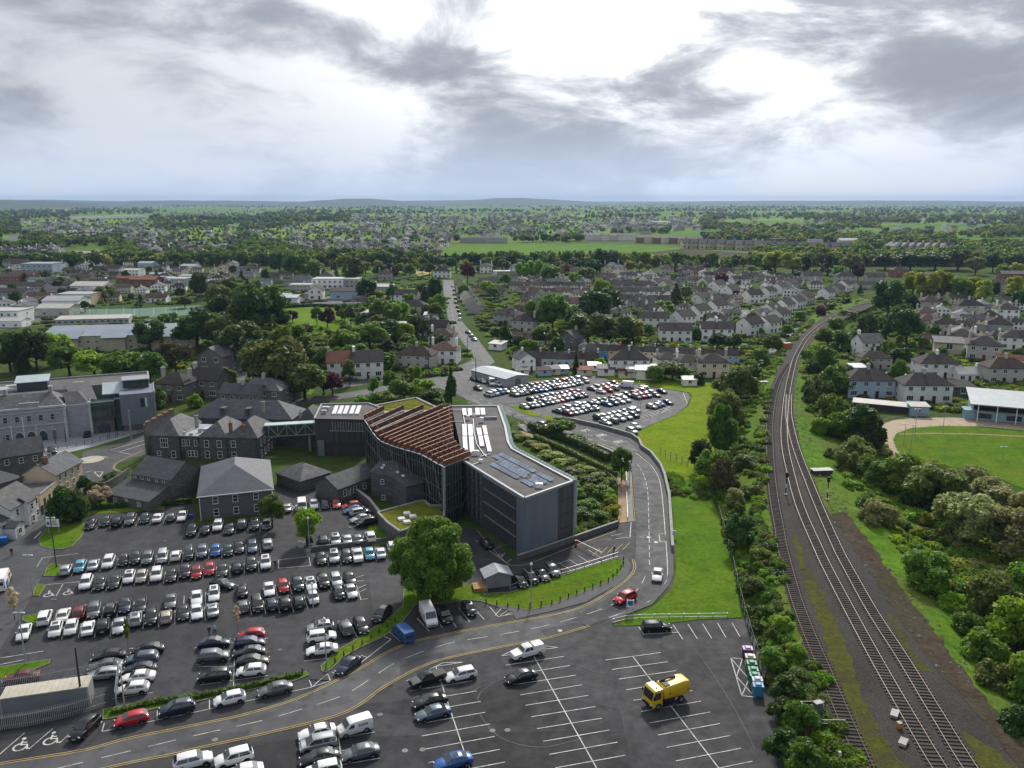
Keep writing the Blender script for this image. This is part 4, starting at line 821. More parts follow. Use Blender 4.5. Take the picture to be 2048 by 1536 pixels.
# ------------------------------------------------------------------ gate lodge
lg, W = rect_bldg('stone_lodge', 'dark stone lodge with two-tier slate roof beside the hedge', 'building', (263, 947), (341, 961), 9.5, 5.2, 'gu', 3.0, STONE_M, SLATE, zc=5.2, over=0.15)
b = MB(); wall_shape(b, -1.2, W - 0.4, -6.2, -0.02, 2.3, 1.7, 'mono'); b.build('lean_to_wall', STONE_M, lg); b = MB(); roof_shape(b, -1.2, W - 0.4, -6.2, -0.05, 2.3, 1.72, 'mono', 0.15); b.build('lean_to_roof', SLATE, lg)
for u in (1.0, 3.2, 5.2, 7.6, 9.8): add_window(lg, 'f', (W, 9.5), u, 4.65, 0.75, 0.8, 1, 2, sill=False)
for u in (1.4, 8.6):
    o = add_window(lg, 'f', (W, 9.5), u, 1.3, 1.0, 1.0, 2, 2); o.location.y = -6.2
b = MB(); b.box((5.0, -6.24, 1.05), (0.9, 0.1, 2.0)); b.build('door', mat('pale_green_door', (0.35, 0.42, 0.36), 0.5, 0.05), lg)
# ------------------------------------------------------------------ small stone annex in the office courtyard
b = frame_of((752, 938), (817, 951), 6.0)
an = empty('stone_annex', (b[0].x, b[0].y, 0), 0, 'dark two-storey stone annex with hipped slate roof in front of the glazed hall', 'building'); ORG = Vector(an.location)
def anx(pts, z, name, m): q = MB(); q.prism([P(*p, z) for p in pts], 0, z); return off(q.build(name, m, an))
anx([(741, 943), (783, 953), (812, 972), (855, 962), (850, 915), (770, 915)], 6.0, 'wall', STONE_D)
rp_ = [P(x, y, 6.0) for x, y in ((738, 944), (784, 954), (811, 974), (858, 963), (852, 912), (768, 912))]; rd = [P(x, y, 8.6) for x, y in ((787, 921), (792, 921))]
q = MB(); q.add([(*p, 6.0) for p in rp_] + [(*p, 8.6) for p in rd], [(0, 1, 6), (1, 2, 7, 6), (2, 3, 7), (3, 4, 7), (4, 5, 6, 7), (5, 0, 6)]); ar = off(q.build('roof', SLATE, an))
for i, (px, py) in enumerate(((765, 963), (767, 982), (767, 994), (832, 974), (832, 999), (832, 1010), (800, 970), (800, 984))):
    pz = 4.6 if py < 978 else 1.6
    v = GV(px, py, pz); a_, b_, c_ = win_meshes(0.8, 1.1, 1, 2, UPVC, GLASS); o = inst('window', a_, an, (v.x - an.location.x, v.y - an.location.y - 0.15, pz)); inst('pane', b_, o); inst('sill', c_, o)
for (x, y) in ((768, 930), (764, 935), (795, 944), (806, 951)):
    c = GV(x, y, 7.6); q = MB(); q.box((c.x, c.y, 7.55), (0.5, 0.9, 0.25), 0, 0.4); q.build('roof_light', WHITEPANEL, ar)
# long low slate-roofed range west of the annex
lr, W = rect_bldg('low_slate_range', 'long low slate-roofed range with pale dormer windows west of the annex', 'building', (676, 978), (752, 950), 7.5, 3.4, 'gu', 2.2, STONE_M, SLATE, zc=3.4)
for u in (2, 5, 8, 11): add_window(lr, 'f', (W, 7.5), u, 1.9, 1.0, 1.5)
lr2, W = rect_bldg('low_slate_outbuilding', 'low slate-roofed outbuilding beside the yard under the footbridge', 'building', (600, 962), (660, 944), 9.5, 2.8, 'hip', 2.4, STONE_M, SLATE_W, zc=2.8)
# walls and glass lobby near the yard
def wall_run(name, label, pts, w_, h, m, cap=None, z=0.0, group=None):
    Pp = [GV(*p) for p in pts]; o = empty(name, (Pp[0].x, Pp[0].y, 0), 0, label, 'wall', group); q = MB()
    ribbon([Vector((p.x - Pp[0].x, p.y - Pp[0].y, h)) for p in Pp], w_, None, q, thick=h); q.build('wall_face', m, o)
    if cap: q = MB(); ribbon([Vector((p.x - Pp[0].x, p.y - Pp[0].y, h + 0.1)) for p in Pp], w_ + 0.14, None, q, thick=0.1); q.build('coping', cap, o)
    return o
wall_run('stone_wall', 'grey stone wall running down beside the planted courtyard', [(700, 983), (738, 1012), (765, 1046), (792, 1085)], 0.5, 1.8, STONE_M, CONC)
wall_run('stone_wall', 'low stone wall at the foot of the slate-panelled office end', [(1035, 1122), (1090, 1103), (1150, 1082), (1236, 1052)], 0.35, 1.1, STONE_M, CONC)
wall_run('stone_wall', 'long kerbed stone wall between curving road and bright meadow', [(1120, 840), (1150, 845), (1199, 856), (1262, 874), (1278, 885), (1283, 898), (1302, 911), (1321, 936), (1329, 956), (1338, 996), (1345, 1102)], 0.45, 1.1, mat('stone_parapet', (0.20, 0.20, 0.19), 0.9, 0.25, 0.8, 3), CONC)
wall_run('stone_wall', 'dark retaining wall below the hedge along the curving road', [(1195, 905), (1222, 917), (1240, 930)], 0.5, 2.2, STONE_M, CONC)
wall_run('stone_wall', 'dark stone wall between terrace rows of parked cars', [(622, 1102), (700, 1093), (800, 1080)], 0.5, 0.9, STONE_M, None)
wall_run('stone_wall', 'old stone wall curving around the lodge garden', [(258, 952), (235, 968), (218, 978), (190, 990)], 0.5, 2.0, STONE_M, None)
# sunken planted roof court beside the annex
ct = empty('planted_court', (*G2((780, 1040)), 0), 0, 'small flat roof with moss and four white roof lights', 'building'); ORG = Vector(ct.location)
cp_ = [P(x, y, 3.0) for x, y in ((756, 1026), (836, 1004), (848, 1002), (860, 1012), (888, 1012), (888, 1034), (800, 1064), (775, 1046))]
q = MB(); q.prism(cp_, 0, 2.9); off(q.build('wall', STONE_M, ct)); q = MB(); q.prism(inset(cp_, 0.96), 2.901, 3.0); cr = off(q.build('roof', MATS['sedum_roof'], ct)); parapet(cp_ + [cp_[0]], 2.9, 3.3, 0.4, CONC, ct)
for (x, y) in ((814, 1027), (826, 1033), (803, 1038), (814, 1044)):
    c = GV(x, y, 3.2); q = MB(); q.box((c.x, c.y, 3.2), (1.4, 1.4, 0.35), 0, 0.3); q.box((c.x, c.y, 3.42), (1.2, 1.2, 0.1), 0, 0.3); q.build('roof_light', WHITEPANEL, cr)
gl = empty('glass_porch', (*G2((700, 985)), 0), 0, 'small curved glass entrance porch beside the sloping stone wall', 'porch'); ORG = Vector(gl.location)
c = GV(690, 985)
for k in range(4):
    q = MB(); pts = [(c.x - 1.6 + k * 1.3, c.y - 0.2 - k * 1.3 + 1.4 * math.cos(t), 1.2 + 1.5 * math.sin(t)) for t in [R(i * 30) for i in range(7)]]; q.tube(pts, 0.07, 5); off(q.build('hoop', STEEL, gl))
q = MB(); A0 = [(c.x - 1.6, c.y - 0.2 + 1.35 * math.cos(R(i * 30)), 1.2 + 1.42 * math.sin(R(i * 30))) for i in range(7)]; A1 = [(x + 3.9, y - 3.9, z) for x, y, z in A0]; q.add(A0 + A1, [(i, i + 1, 8 + i, 7 + i) for i in range(6)]); off(q.build('glass_vault', mat('porch_glass', (0.16, 0.22, 0.20), 0.2, 0.15, 1, 5, spec=0.7), gl))
# ------------------------------------------------------------------ limestone courthouse and its modern end
a = Vector(G2((0, 890))); b = Vector(G2((138, 876))); ang = math.atan2((b - a).y, (b - a).x)
ch = empty('limestone_courthouse', (a.x, a.y, 0), ang, 'pale limestone courthouse with arched ground floor and modern green glass end', 'building')
LM = (b - a).length
def cb(name, x0, x1, y0, y1, z0, z1, m): q = MB(); q.prism([(x0, y0), (x1, y0), (x1, y1), (x0, y1)], z0, z1); return q.build(name, m, ch)
cb('wall', -26, LM, 0, 14, 0, 9.6, STONE_L); cb('wall', LM + 0.02, LM + 6.2, 0.9, 13.5, 0, 9.3, STONE_L)
for z, t in ((4.7, 0.25), (8.6, 0.18), (9.6, 0.5)): q = MB(); q.box((LM / 2 - 13, -0.12, z), (LM + 26.2, 0.35, t)); q.build('cornice', mat('limestone_trim', (0.44, 0.45, 0.47), 0.8, 0.1), ch)
for u in (LM - 0.3, LM + 6.0): q = MB(); q.box((u, 0.2 if u < LM else 0.9, 4.9), (0.7, 0.7, 9.8)); q.build('quoin', MATS['limestone_trim'], ch)
q = MB(); z0 = 9.6
q.add([(-26, 0.5, z0), (LM - 0.3, 0.5, z0), (LM - 3.8, 6, z0 + 3.0), (-26, 6, z0 + 3.0), (LM - 0.3, 13.5, z0), (-26, 13.5, z0), (LM - 3.8, 8, z0 + 3.0), (-26, 8, z0 + 3.0)], [(0, 1, 2, 3), (1, 4, 6, 2), (3, 2, 6, 7), (4, 5, 7, 6)]); cr_ = q.build('roof', SLATE_W, ch)
q = MB(); q.add([(LM + 0.3, 1.2, 9.3), (LM + 5.9, 1.2, 9.3), (LM + 3, 7, 12), (LM - 1, 7, 12), (LM + 5.9, 13, 9.3), (LM + 0.3, 13, 9.3)], [(0, 1, 2, 3), (1, 4, 2), (3, 2, 4, 5)]); q.build('roof', SLATE_W, ch)
for u in (LM - 3.8, LM - 15): q = MB(); q.box((u, 6.6, 13.2), (0.9, 1.2, 1.8)); q.box((u, 6.6, 14.15), (1.1, 1.4, 0.15)); q.build('chimney', STONE_L, cr_)
q = MB(); q.box((LM - 8.7, 0.25, 10.4), (4.6, 0.5, 1.3)); q.box((LM - 8.7, 0.25, 11.1), (4.9, 0.7, 0.15)); q.build('parapet_tablet', STONE_L, ch)
for k in range(9):
    u = LM * (110 - 23.4 * k) / 138 * 1.0
    add_window(ch, 'f', (LM, 14), u, 6.7, 1.15, 1.7, 1, 2, fm=MATS['limestone_trim'])
    if k in (1, 2, 3):
        q = MB(); pts = [(u + 0.1 - 0.95 + 0, -0.03, 0.1)] ; n = 10
        ar_ = [(u + 0.1 + 0.95 * math.cos(math.pi * i / n), -0.06, 2.1 + 0.95 * math.sin(math.pi * i / n)) for i in range(n + 1)] + [(u + 0.1 - 0.95, -0.06, 0.1), (u + 0.1 + 0.95, -0.06, 0.1)]
        q.add(ar_, [tuple(range(n + 3))]); q.build('arched_opening', GLASS, ch)
        q = MB(); q.tube([(x, -0.1, z) for x, _, z in ar_[:n + 1]], 0.16, 4); q.build('arch_stones', MATS['limestone_trim'], ch)
    else:
        add_window(ch, 'f', (LM, 14), u + 0.1, 1.9, 1.0, 1.7, 1, 2, fm=MATS['limestone_trim'])
cb('glass_bay', LM + 6.3, LM + 12.4, 0.5, 8, 4.6, 9.4, GREENGL); cb('wall', LM + 6.3, LM + 12.0, 1.4, 8, 0, 4.58, STONE_M)
for i in range(6): q = MB(); q.box((LM + 6.4 + i * 1.18, 0.44, 7.0), (0.08, 0.1, 4.8)); q.build('mullion', MATS['mullion_metal'], ch)
for z in (4.7, 8.6): q = MB(); q.box((LM + 9.3, 0.42, z), (6.1, 0.1, 0.12)); q.build('transom', MATS['mullion_metal'], ch)
q = MB(); n = 10; ar_ = [(LM + 9.2 + 1.6 * math.cos(math.pi * i / n), 1.36, 1.8 + 1.2 * math.sin(math.pi * i / n)) for i in range(n + 1)] + [(LM + 7.6, 1.36, 0.1), (LM + 10.8, 1.36, 0.1)]; q.add(ar_, [tuple(range(n + 3))]); q.build('arched_opening', GLASS, ch)
zb = cb('zinc_block', LM + 14.0, LM + 23.0, 0.2, 13, 2.0, 11.2, ZINC); cb('base', LM + 14.3, LM + 22.6, 0.7, 12.6, 0, 1.98, STONE_M); cb('link', LM + 12.42, LM + 13.98, 2.2, 10, 0, 9.6, GREENGL)
q = MB(); q.box((LM + 20, 0.14, 8.4), (1.3, 0.2, 2.6)); q.build('window', GLASS, ch); q = MB(); q.box((LM + 20.9, 0.12, 8.4), (0.6, 0.24, 2.6)); q.build('window', PALEGL, ch)
q = MB(); q.box((LM + 23.2, 6.5, 6.4), (0.35, 12.9, 10.2)); q.build('white_fin', COPING, ch); q = MB(); q.box((LM + 23.42, 3.5, 6.0), (0.12, 1.0, 8.5)); q.build('window', GLASS, ch)
cb('rear_block', -26, LM + 22, 14.2, 30, 0, 11.4, CONC); cb('rear_roof', -25.6, LM + 21.6, 14.6, 29.6, 11.404, 11.5, GRAVEL)
for x0, x1, y0, y1, z in ((-26, LM + 22, 29.5, 30, 12.0), (LM + 2, LM + 14, 14.1, 14.6, 12.0), (LM + 21.6, LM + 22.1, 14.7, 29.4, 12.0)): cb('parapet', x0, x1, y0, y1, 11.41, z, COPING)
q = MB(); roof_shape(q, LM - 13.5, LM - 5, 15, 21, 14.2, 0.9, 'mono', 0.2); q.build('raised_roof', mat('pale_blue_metal', (0.33, 0.40, 0.42), 0.45, 0.1, 0.5, 3), ch); cb('clerestory', LM - 13.2, LM - 5.3, 15.3, 20.6, 11.51, 14.1, GLASS)
q = MB(); roof_shape(q, LM + 9.5, LM + 16, 6, 12, 10.6, 2.2, 'mono', 0.2); q.build('raised_roof', MATS['pale_blue_metal'], ch)
q = MB(); q.add([(LM + 1, 8.0, 10.2), (LM + 8, 4.0, 9.6), (LM + 6.0, 13.0, 13.4), (LM - 1, 13.5, 13.4)], [(0, 1, 2, 3)]); q.build('roof', mat('pale_slope', (0.20, 0.19, 0.20), 0.7, 0.15), ch)
cb('roof_box', LM + 15, LM + 22, 8, 13.5, 11.21, 13.6, GREENGL); cb('roof_slab', LM + 14.6, LM + 22.3, 7.7, 13.9, 13.604, 13.9, COPING)
for u, v, sx, sy in ((LM - 18, 17, 5, 1.2), (LM - 20, 19.5, 4, 1.0), (LM - 17, 22, 3.5, 1.0), (LM - 1, 17, 4, 1.2), (LM + 1, 19, 3, 1), (LM - 21.5, 22, 3.0, 1)): cb('roof_plant', u, u + sx, v, v + sy, 11.51, 12.2, WHITEPANEL if u < LM - 5 else STEEL)
# flagpoles, railings, lamp posts before the courthouse
def pole(name, label, px, top, r_, m, cat, group=None, arm=None, head=None):
    b_ = GV(*px); h = hz(px[0], px[1], top) if top > 30 else top; o = empty(name, b_, 0, label, cat, group); q = MB(); q.tube([(0, 0, 0), (0, 0, 0.8), (0, 0, h)], [r_ * 1.5, r_ * 1.1, r_ * 0.7], 7); q.build('post', m, o)
    if arm:
        q = MB(); q.beam((-arm / 2, 0, h), (arm / 2, 0, h), 0.09, 0.09); q.build('arm', m, o)
        for s in (-1, 1): q = MB(); q.box((s * arm / 2, 0, h - 0.02), (0.75, 0.3, 0.14), taper=0.7); q.build('lamp_head', head or STEEL, o)
    elif head: q = MB(); q.tube([(0, 0, h - 0.05), (0, 0, h + 0.15), (0, 0, h + 0.4)], [0.12, 0.26, 0.1], 8); q.build('lamp_head', head, o)
    return o, h
for i, (p, t) in enumerate((((28, 903), 852), ((52, 895), 834), ((76, 891), 850))):
    pole('flagpole', f'white flagpole before the courthouse, {ordn(i + 1)} from the left', p, t, 0.07, WHITEP, 'flagpole', 'courthouse flagpoles')
pole('tall_mast', 'tall grey mast on the pavement before the zinc block', (263, 880), 820, 0.2, CONC, 'mast')
for i, (p, t) in enumerate((((11, 893), 870), ((40, 905), 888), ((112, 888), 870), ((132, 885), 853), ((219, 876), 863), ((235, 872), 860))):
    pole('forecourt_lamp', f'dark post on the courthouse forecourt edge, {ordn(i + 1)} from the left', p, t, 0.1, DKMETAL, 'post', 'courthouse posts')
# ------------------------------------------------------------------ houses at the old street
cream, W = rect_bldg('cream_house', 'cream rendered house with gable end on the old street', 'house', (116, 992), (168, 962), 8.0, 5.0, 'gu', 2.6, mat('cream_wall', (0.55, 0.44, 0.30), 0.85, 0.08, 0.5, 4), SLATE, chimneys=((2.0, 3.4, 8.2),), cm=BRICK)
for u in (1.5, 3.6, 6.2, 8.6):
    add_window(cream, 'f', (W, 8), u, 3.9, 0.9, 1.3, 1, 2); add_window(cream, 'f', (W, 8), u + 0.3, 1.4, 1.0, 1.4, 2, 2)
crl, W = rect_bldg('cream_annex', 'low buff annex with flat roof between white and cream houses', 'house', (83, 1020), (116, 993), 7.0, 3.4, 'flat', 0, mat('buff_wall', (0.42, 0.34, 0.21), 0.85, 0.08), GRAVEL)
for u in (2, 4.5): b = MB(); b.box((u, -0.03, 1.05), (0.9, 0.1, 2.1)); b.build('door', DKMETAL, crl)
wh, W = rect_bldg('white_house', 'white rendered house with slate roof and bay front on the old street', 'house', (26, 1068), (80, 1034), 8.5, 5.2, 'gu', 2.8, mat('white_wall', (0.62, 0.63, 0.64), 0.8, 0.07, 0.5, 4), SLATE_W, chimneys=((0.4, 4.2, 8.6),))
for u in (2.2, 8.6):
    for z in (3.9, 1.3): add_window(wh, 'f', (W, 8.5), u, z, 0.9, 1.4)
b = MB(); b.prism([(4.2, -1.0), (6.9, -1.0), (6.9, -0.02), (4.2, -0.02)], 0, 5.2); b.build('bay', MATS['white_wall'], wh); b = MB(); roof_shape(b, 4.2, 6.9, -1.0, 0.6, 5.2, 1.2, 'mono', 0.2); b.build('bay_roof', SLATE, wh)
for z in (3.9, 1.3): o = add_window(wh, 'f', (W, 8.5), 5.5, z, 0.9, 1.4); o.location.y = -1.0
b = MB(); b.box((10.2, -0.04, 1.1), (1.0, 0.1, 2.2)); b.build('door', mat('navy_door', (0.03, 0.04, 0.10), 0.4, 0.05), wh)
wp2, W = rect_bldg('white_porch_house', 'low white house with porch at the left edge', 'house', (-30, 1105), (24, 1070), 7.5, 3.2, 'gu', 2.0, MATS['white_wall'], SLATE)
b = MB(); wall_shape(b, 6.0, 9.0, -2.4, -0.02, 2.6, 0.9, 'gv'); b.build('porch', MATS['white_wall'], wp2); b = MB(); roof_shape(b, 6.0, 9.0, -2.4, -0.02, 2.6, 0.9, 'gv', 0.2); b.build('porch_roof', SLATE, wp2)
o = add_window(wp2, 'f', (W, 7.5), 7.5, 1.4, 1.2, 1.3, 2, 1); o.location.y = -2.4; add_window(wp2, 'f', (W, 7.5), 3.0, 1.7, 1.1, 1.2)
ld, W = rect_bldg('slate_terrace', 'long dark slate-roofed terrace behind the cream house', 'house', (-40, 968), (92, 946), 9, 5.6, 'gu', 3.0, STONE_M, SLATE, chimneys=((17.2, 4.5, 9.3),))
for u in (3, 6, 9, 12, 15): add_window(ld, 'f', (W, 9), u, 4.2, 1.0, 1.4)
ld2, W = rect_bldg('hipped_dark_house', 'dark hipped house tucked behind the white house', 'house', (-40, 1020), (48, 992), 9, 4.6, 'hip', 2.6, STONE_M, SLATE)
# ------------------------------------------------------------------ vehicles
def paint(name, col, metal=0.25, rough=0.32):
    s = NT('car_paint_' + name); oi = s.n('ShaderNodeObjectInfo'); n = s.noise(s.pos(), 1.5, 3)
    c = s.mix(s.rng(oi.outputs['Random'], 0, 1, 0, 0.3), col, tuple(x * 0.7 for x in col)); c = s.mix(s.rng(n, 0.5, 0.8, 0, 0.2), c, tuple(x * 0.75 + 0.008 for x in col))
    s.bsdf(c, rough, 0.35, metal, None, 0.35); return s.mat
PAINT = {k: paint(n, c, m) for k, n, c, m in (('w', 'white', (0.72, 0.72, 0.72), 0), ('s', 'silver', (0.42, 0.44, 0.46), 0.5), ('g', 'grey', (0.13, 0.14, 0.15), 0.4), ('k', 'black', (0.010, 0.010, 0.012), 0.1), ('n', 'navy', (0.012, 0.02, 0.055), 0.2), ('b', 'blue', (0.02, 0.10, 0.32), 0.2), ('l', 'light_blue', (0.12, 0.36, 0.52), 0.2), ('r', 'red', (0.42, 0.012, 0.018), 0.1), ('d', 'dark_red', (0.14, 0.012, 0.018), 0.2), ('e', 'dark_green', (0.012, 0.035, 0.028), 0.2), ('o', 'orange_red', (0.42, 0.06, 0.025), 0.1), ('t', 'slate_blue', (0.10, 0.14, 0.19), 0.4), ('c', 'champagne', (0.38, 0.34, 0.29), 0.4))}
CNAME = dict(w='white', s='silver', g='grey', k='black', n='navy', b='blue', l='light blue', r='red', d='dark red', e='dark green', o='orange-red', t='slate blue', c='champagne')
CARGLASS = glassm('car_glass', (0.015, 0.02, 0.024), 0.04, 0.9); TYRE = mat('tyre_rubber', (0.012, 0.012, 0.012), 0.85, 0.1, 2, 8); RIM = mat('alloy_rim', (0.35, 0.36, 0.37), 0.35, 0.1, 2, 8, metal=0.7)
TRIM = mat('black_trim', (0.012, 0.012, 0.013), 0.6, 0.1, 2, 8); HEADL = mat('headlamp_lens', (0.6, 0.62, 0.64), 0.1, 0.05, 3, 8, spec=0.9); TAILL = mat('tail_lamp', (0.35, 0.012, 0.012), 0.2, 0.05, 3, 8, spec=0.7); PLATE = mat('number_plate', (0.6, 0.6, 0.55), 0.5, 0.05, 3, 8)
# kind: length, width, height, belt, nose z, hood base (x,z), windscreen base x, roof front x, roof rear x, tail base (x,z), tail end z, wheel r
KINDS = {
 'hatchback': (4.15, 1.78, 1.47, 0.95, 0.60, 0.92, 1.05, 0.22, -1.35, -1.92, 0.98, 0.92, 0.32),
 'saloon': (4.70, 1.82, 1.44, 0.94, 0.58, 0.90, 1.02, 0.20, -1.00, -1.72, 0.99, 0.90, 0.33),
 'estate': (4.65, 1.82, 1.49, 0.96, 0.60, 0.92, 1.08, 0.25, -1.80, -2.20, 1.00, 0.95, 0.33),
 'sports utility': (4.50, 1.88, 1.68, 1.08, 0.80, 1.06, 1.15, 0.40, -1.65, -2.12, 1.12, 1.05, 0.36),
 'people carrier': (4.55, 1.84, 1.70, 1.05, 0.72, 1.02, 1.45, 0.55, -1.85, -2.18, 1.08, 1.0, 0.33)}
def loft(mb, secs, m=0, caps=True):
    n = len(secs[0]); b = len(mb.v)
    for s in secs: mb.v += [tuple(p) for p in s]
    for i in range(len(secs) - 1):
        for j in range(n - 1): mb.f.append((b + i * n + j, b + i * n + j + 1, b + (i + 1) * n + j + 1, b + (i + 1) * n + j)); mb.m.append(m)
    if caps:
        mb.f.append(tuple(b + j for j in range(n))); mb.m.append(m); mb.f.append(tuple(b + (len(secs) - 1) * n + j for j in range(n))[::-1]); mb.m.append(m)
def wheel_meshes(r, wd=0.22):
    t = MB(); n = 14
    prof = [(-wd / 2, r * 0.62), (-wd / 2, r * 0.93), (-wd / 2 + 0.03, r), (wd / 2 - 0.03, r), (wd / 2, r * 0.93), (wd / 2, r * 0.62)]
    loft(t, [[(rr * math.cos(2 * math.pi * i / n), y, rr * math.sin(2 * math.pi * i / n)) for y, rr in prof] for i in range(n + 1)], 0, False)
    q = MB()
    for s in (-1, 1):
        q.add([(0, s * (wd / 2 - 0.015), 0)] + [(r * 0.64 * math.cos(2 * math.pi * i / 10), s * (wd / 2 - 0.03), r * 0.64 * math.sin(2 * math.pi * i / 10)) for i in range(10)], [(0, 1 + i, 1 + (i + 1) % 10) if s < 0 else (0, 1 + (i + 1) % 10, 1 + i) for i in range(10)])
    return t.mesh('wheel', TYRE, 0.7), q.mesh('rim', RIM)
def car_parts(kind):
    L, Wd, Ht, belt, nz, hzz, xw, rf, rr, xt, tz, te, wr = KINDS[kind]; h = L / 2; w2 = Wd / 2
    body = MB(); zb = 0.24 if kind != 'sports utility' else 0.32
    def sec(x, wf, top, low=zb):
        y = w2 * wf
        half = [(x, 0.0, low), (x, y * 0.86, low), (x, y * 0.985, low + 0.12), (x, y, (low + top) / 2), (x, y * 0.965, top - 0.09), (x, y * 0.86, top - 0.015), (x, 0.0, top + 0.02)]
        return half + [(a, -b, c) for a, b, c in half[-2:0:-1]] + [half[0]]
    st = [(h, 0.78, nz - 0.12, zb + 0.12), (h - 0.06, 0.86, nz - 0.02, zb + 0.03), (h - 0.3, 0.96, nz + 0.08, zb), (xw + 0.55, 1.0, hzz - 0.04, zb), (xw, 1.0, hzz + 0.02, zb), (0, 1.0, belt + 0.02, zb), (-1.0, 1.0, belt + 0.04, zb), (xt, 0.98, tz + 0.01, zb), (-h + 0.22, 0.95, te + 0.02, zb), (-h + 0.05, 0.88, te - 0.05, zb + 0.05), (-h, 0.82, te - 0.22, zb + 0.14)]
    loft(body, [sec(*s) for s in st])
    # cabin shell
    wb, wt = w2 * 0.93, w2 * 0.73; zr = Ht
    def csec(x, z, yb, zbase): return [(x, yb, zbase), (x, yb - (yb - wt) * ((z - zbase) / max(0.01, zr - zbase)), z - 0.05), (x, wt * 0.85 if z > zbase + 0.2 else yb * 0.9, z), (x, -(wt * 0.85 if z > zbase + 0.2 else yb * 0.9), z), (x, -(yb - (yb - wt) * ((z - zbase) / max(0.01, zr - zbase))), z - 0.05), (x, -yb, zbase)]
    mx = (rf + rr) / 2
    loft(body, [csec(xw, hzz + 0.06, wb * 0.93, hzz - 0.06), csec(rf, zr - 0.02, wb, belt - 0.03), csec(mx, zr + 0.01, wb, belt - 0.02), csec(rr, zr - 0.04, wb * 0.98, belt), csec(xt, tz + 0.07, wb * 0.92, tz - 0.06)])
    # wheel arches in dark trim
    ax = (h * 0.62, -h * 0.60)
    for x in ax:
        for s in (-1, 1):
            n = 8; body.add([(x, s * (w2 + 0.006), wr)] + [(x + (wr + 0.075) * math.cos(math.pi * (i / n * 1.16 - 0.08)), s * (w2 + 0.008), wr + (wr + 0.075) * math.sin(math.pi * (i / n * 1.16 - 0.08))) for i in range(n + 1)], [(0, 1 + i, 2 + i) if s < 0 else (0, 2 + i, 1 + i) for i in range(n)], 1)
    body.box((h - 0.015, 0, zb + 0.2), (0.07, Wd * 0.62, 0.16), 1); body.box((-h + 0.01, 0, zb + 0.12), (0.07, Wd * 0.7, 0.14), 1)
    bm_ = body.mesh('body', [PAINT['w'], TRIM], 0.75)
    def pane(pts): q = MB(); q.add(pts, [tuple(range(len(pts)))]); return q
    def lp(a, b, t): return tuple(x + (y - x) * t for x, y in zip(a, b))
    # windscreen and rear glass
    A0, A1 = (xw, wb * 0.86, hzz + 0.05), (rf, wt * 0.97, zr - 0.04); e = 0.025
    ws = MB(); f = [lp(A0, A1, 0.06), lp(A0, A1, 0.93)]; ws.add([(f[0][0] + e, f[0][1], f[0][2] + e), (f[0][0] + e, -f[0][1], f[0][2] + e), (f[1][0] + e, -f[1][1], f[1][2] + e), (f[1][0] + e, f[1][1], f[1][2] + e)], [(3, 2, 1, 0)])
    B0, B1 = (xt, wb * 0.84, tz + 0.06), (rr, wt * 0.96, zr - 0.06); f = [lp(B0, B1, 0.08), lp(B0, B1, 0.9)]
    rw = MB(); rw.add([(f[0][0] - e, f[0][1], f[0][2] + e), (f[0][0] - e, -f[0][1], f[0][2] + e), (f[1][0] - e, -f[1][1], f[1][2] + e), (f[1][0] - e, f[1][1], f[1][2] + e)], [(0, 1, 2, 3)])
    side = {}
    for s in (-1, 1):
        lo = belt + 0.07; up = zr - 0.12
        def yy(z): return wb - (wb - wt) * ((z - belt) / (zr - belt)) + 0.012
        def xf(z): return xw + (rf - xw) * ((z - hzz) / (zr - hzz)) - 0.16
        def xr_(z): return xt + (rr - xt) * ((z - tz) / (zr - tz)) + 0.2
        m0 = (rf + rr) / 2 + 0.1
        for nm, xa, xb in (('front', None, m0 + 0.05), ('rear', m0 - 0.05, None)):
            q = MB(); pts = [(xf(lo) if xa is None else xa, s * yy(lo), lo), (xb if xb is not None else xr_(lo), s * yy(lo), lo), (xb if xb is not None else xr_(up), s * yy(up), up), (xf(up) if xa is None else xa, s * yy(up), up)]
            q.add(pts, [(0, 1, 2, 3) if s < 0 else (3, 2, 1, 0)]); q.f = q.f[:]; side[(s, nm)] = q.mesh('side_window', CARGLASS)
    wm, rm_ = wheel_meshes(wr)
    hl = MB(); hl.box((0, 0, 0), (0.12, 0.34, 0.13), taper=0.8); hl = hl.mesh('headlight', HEADL); tl = MB(); tl.box((0, 0, 0), (0.08, 0.26, 0.2), taper=0.8); tl = tl.mesh('tail_light', TAILL)
    pl = MB(); pl.box((0, 0, 0), (0.02, 0.5, 0.12)); pl = pl.mesh('number_plate', PLATE); mi = MB(); mi.box((0, 0, 0), (0.12, 0.2, 0.13), taper=0.8); mi = mi.mesh('mirror', [PAINT['w']])
    roofw = MB(); roofw.box((mx + 0.1, 0, zr + 0.012), (abs(rf - rr) * 0.55, wt * 1.3, 0.012)); roofw = roofw.mesh('sunroof', CARGLASS)
    return dict(body=bm_, ws=ws.mesh('windscreen', CARGLASS), rw=rw.mesh('rear_window', CARGLASS), side=side, wheel=wm, rim=rm_, hl=hl, tl=tl, pl=pl, mi=mi, sun=roofw, ax=ax, w2=w2, wr=wr, h=h, nz=nz, te=te, xw=xw, belt=belt, zb=zb, zr=zr, rf=rf, rr=rr, wt=wt)
CP_ = {k: car_parts(k) for k in KINDS}
CAR_I = [0]
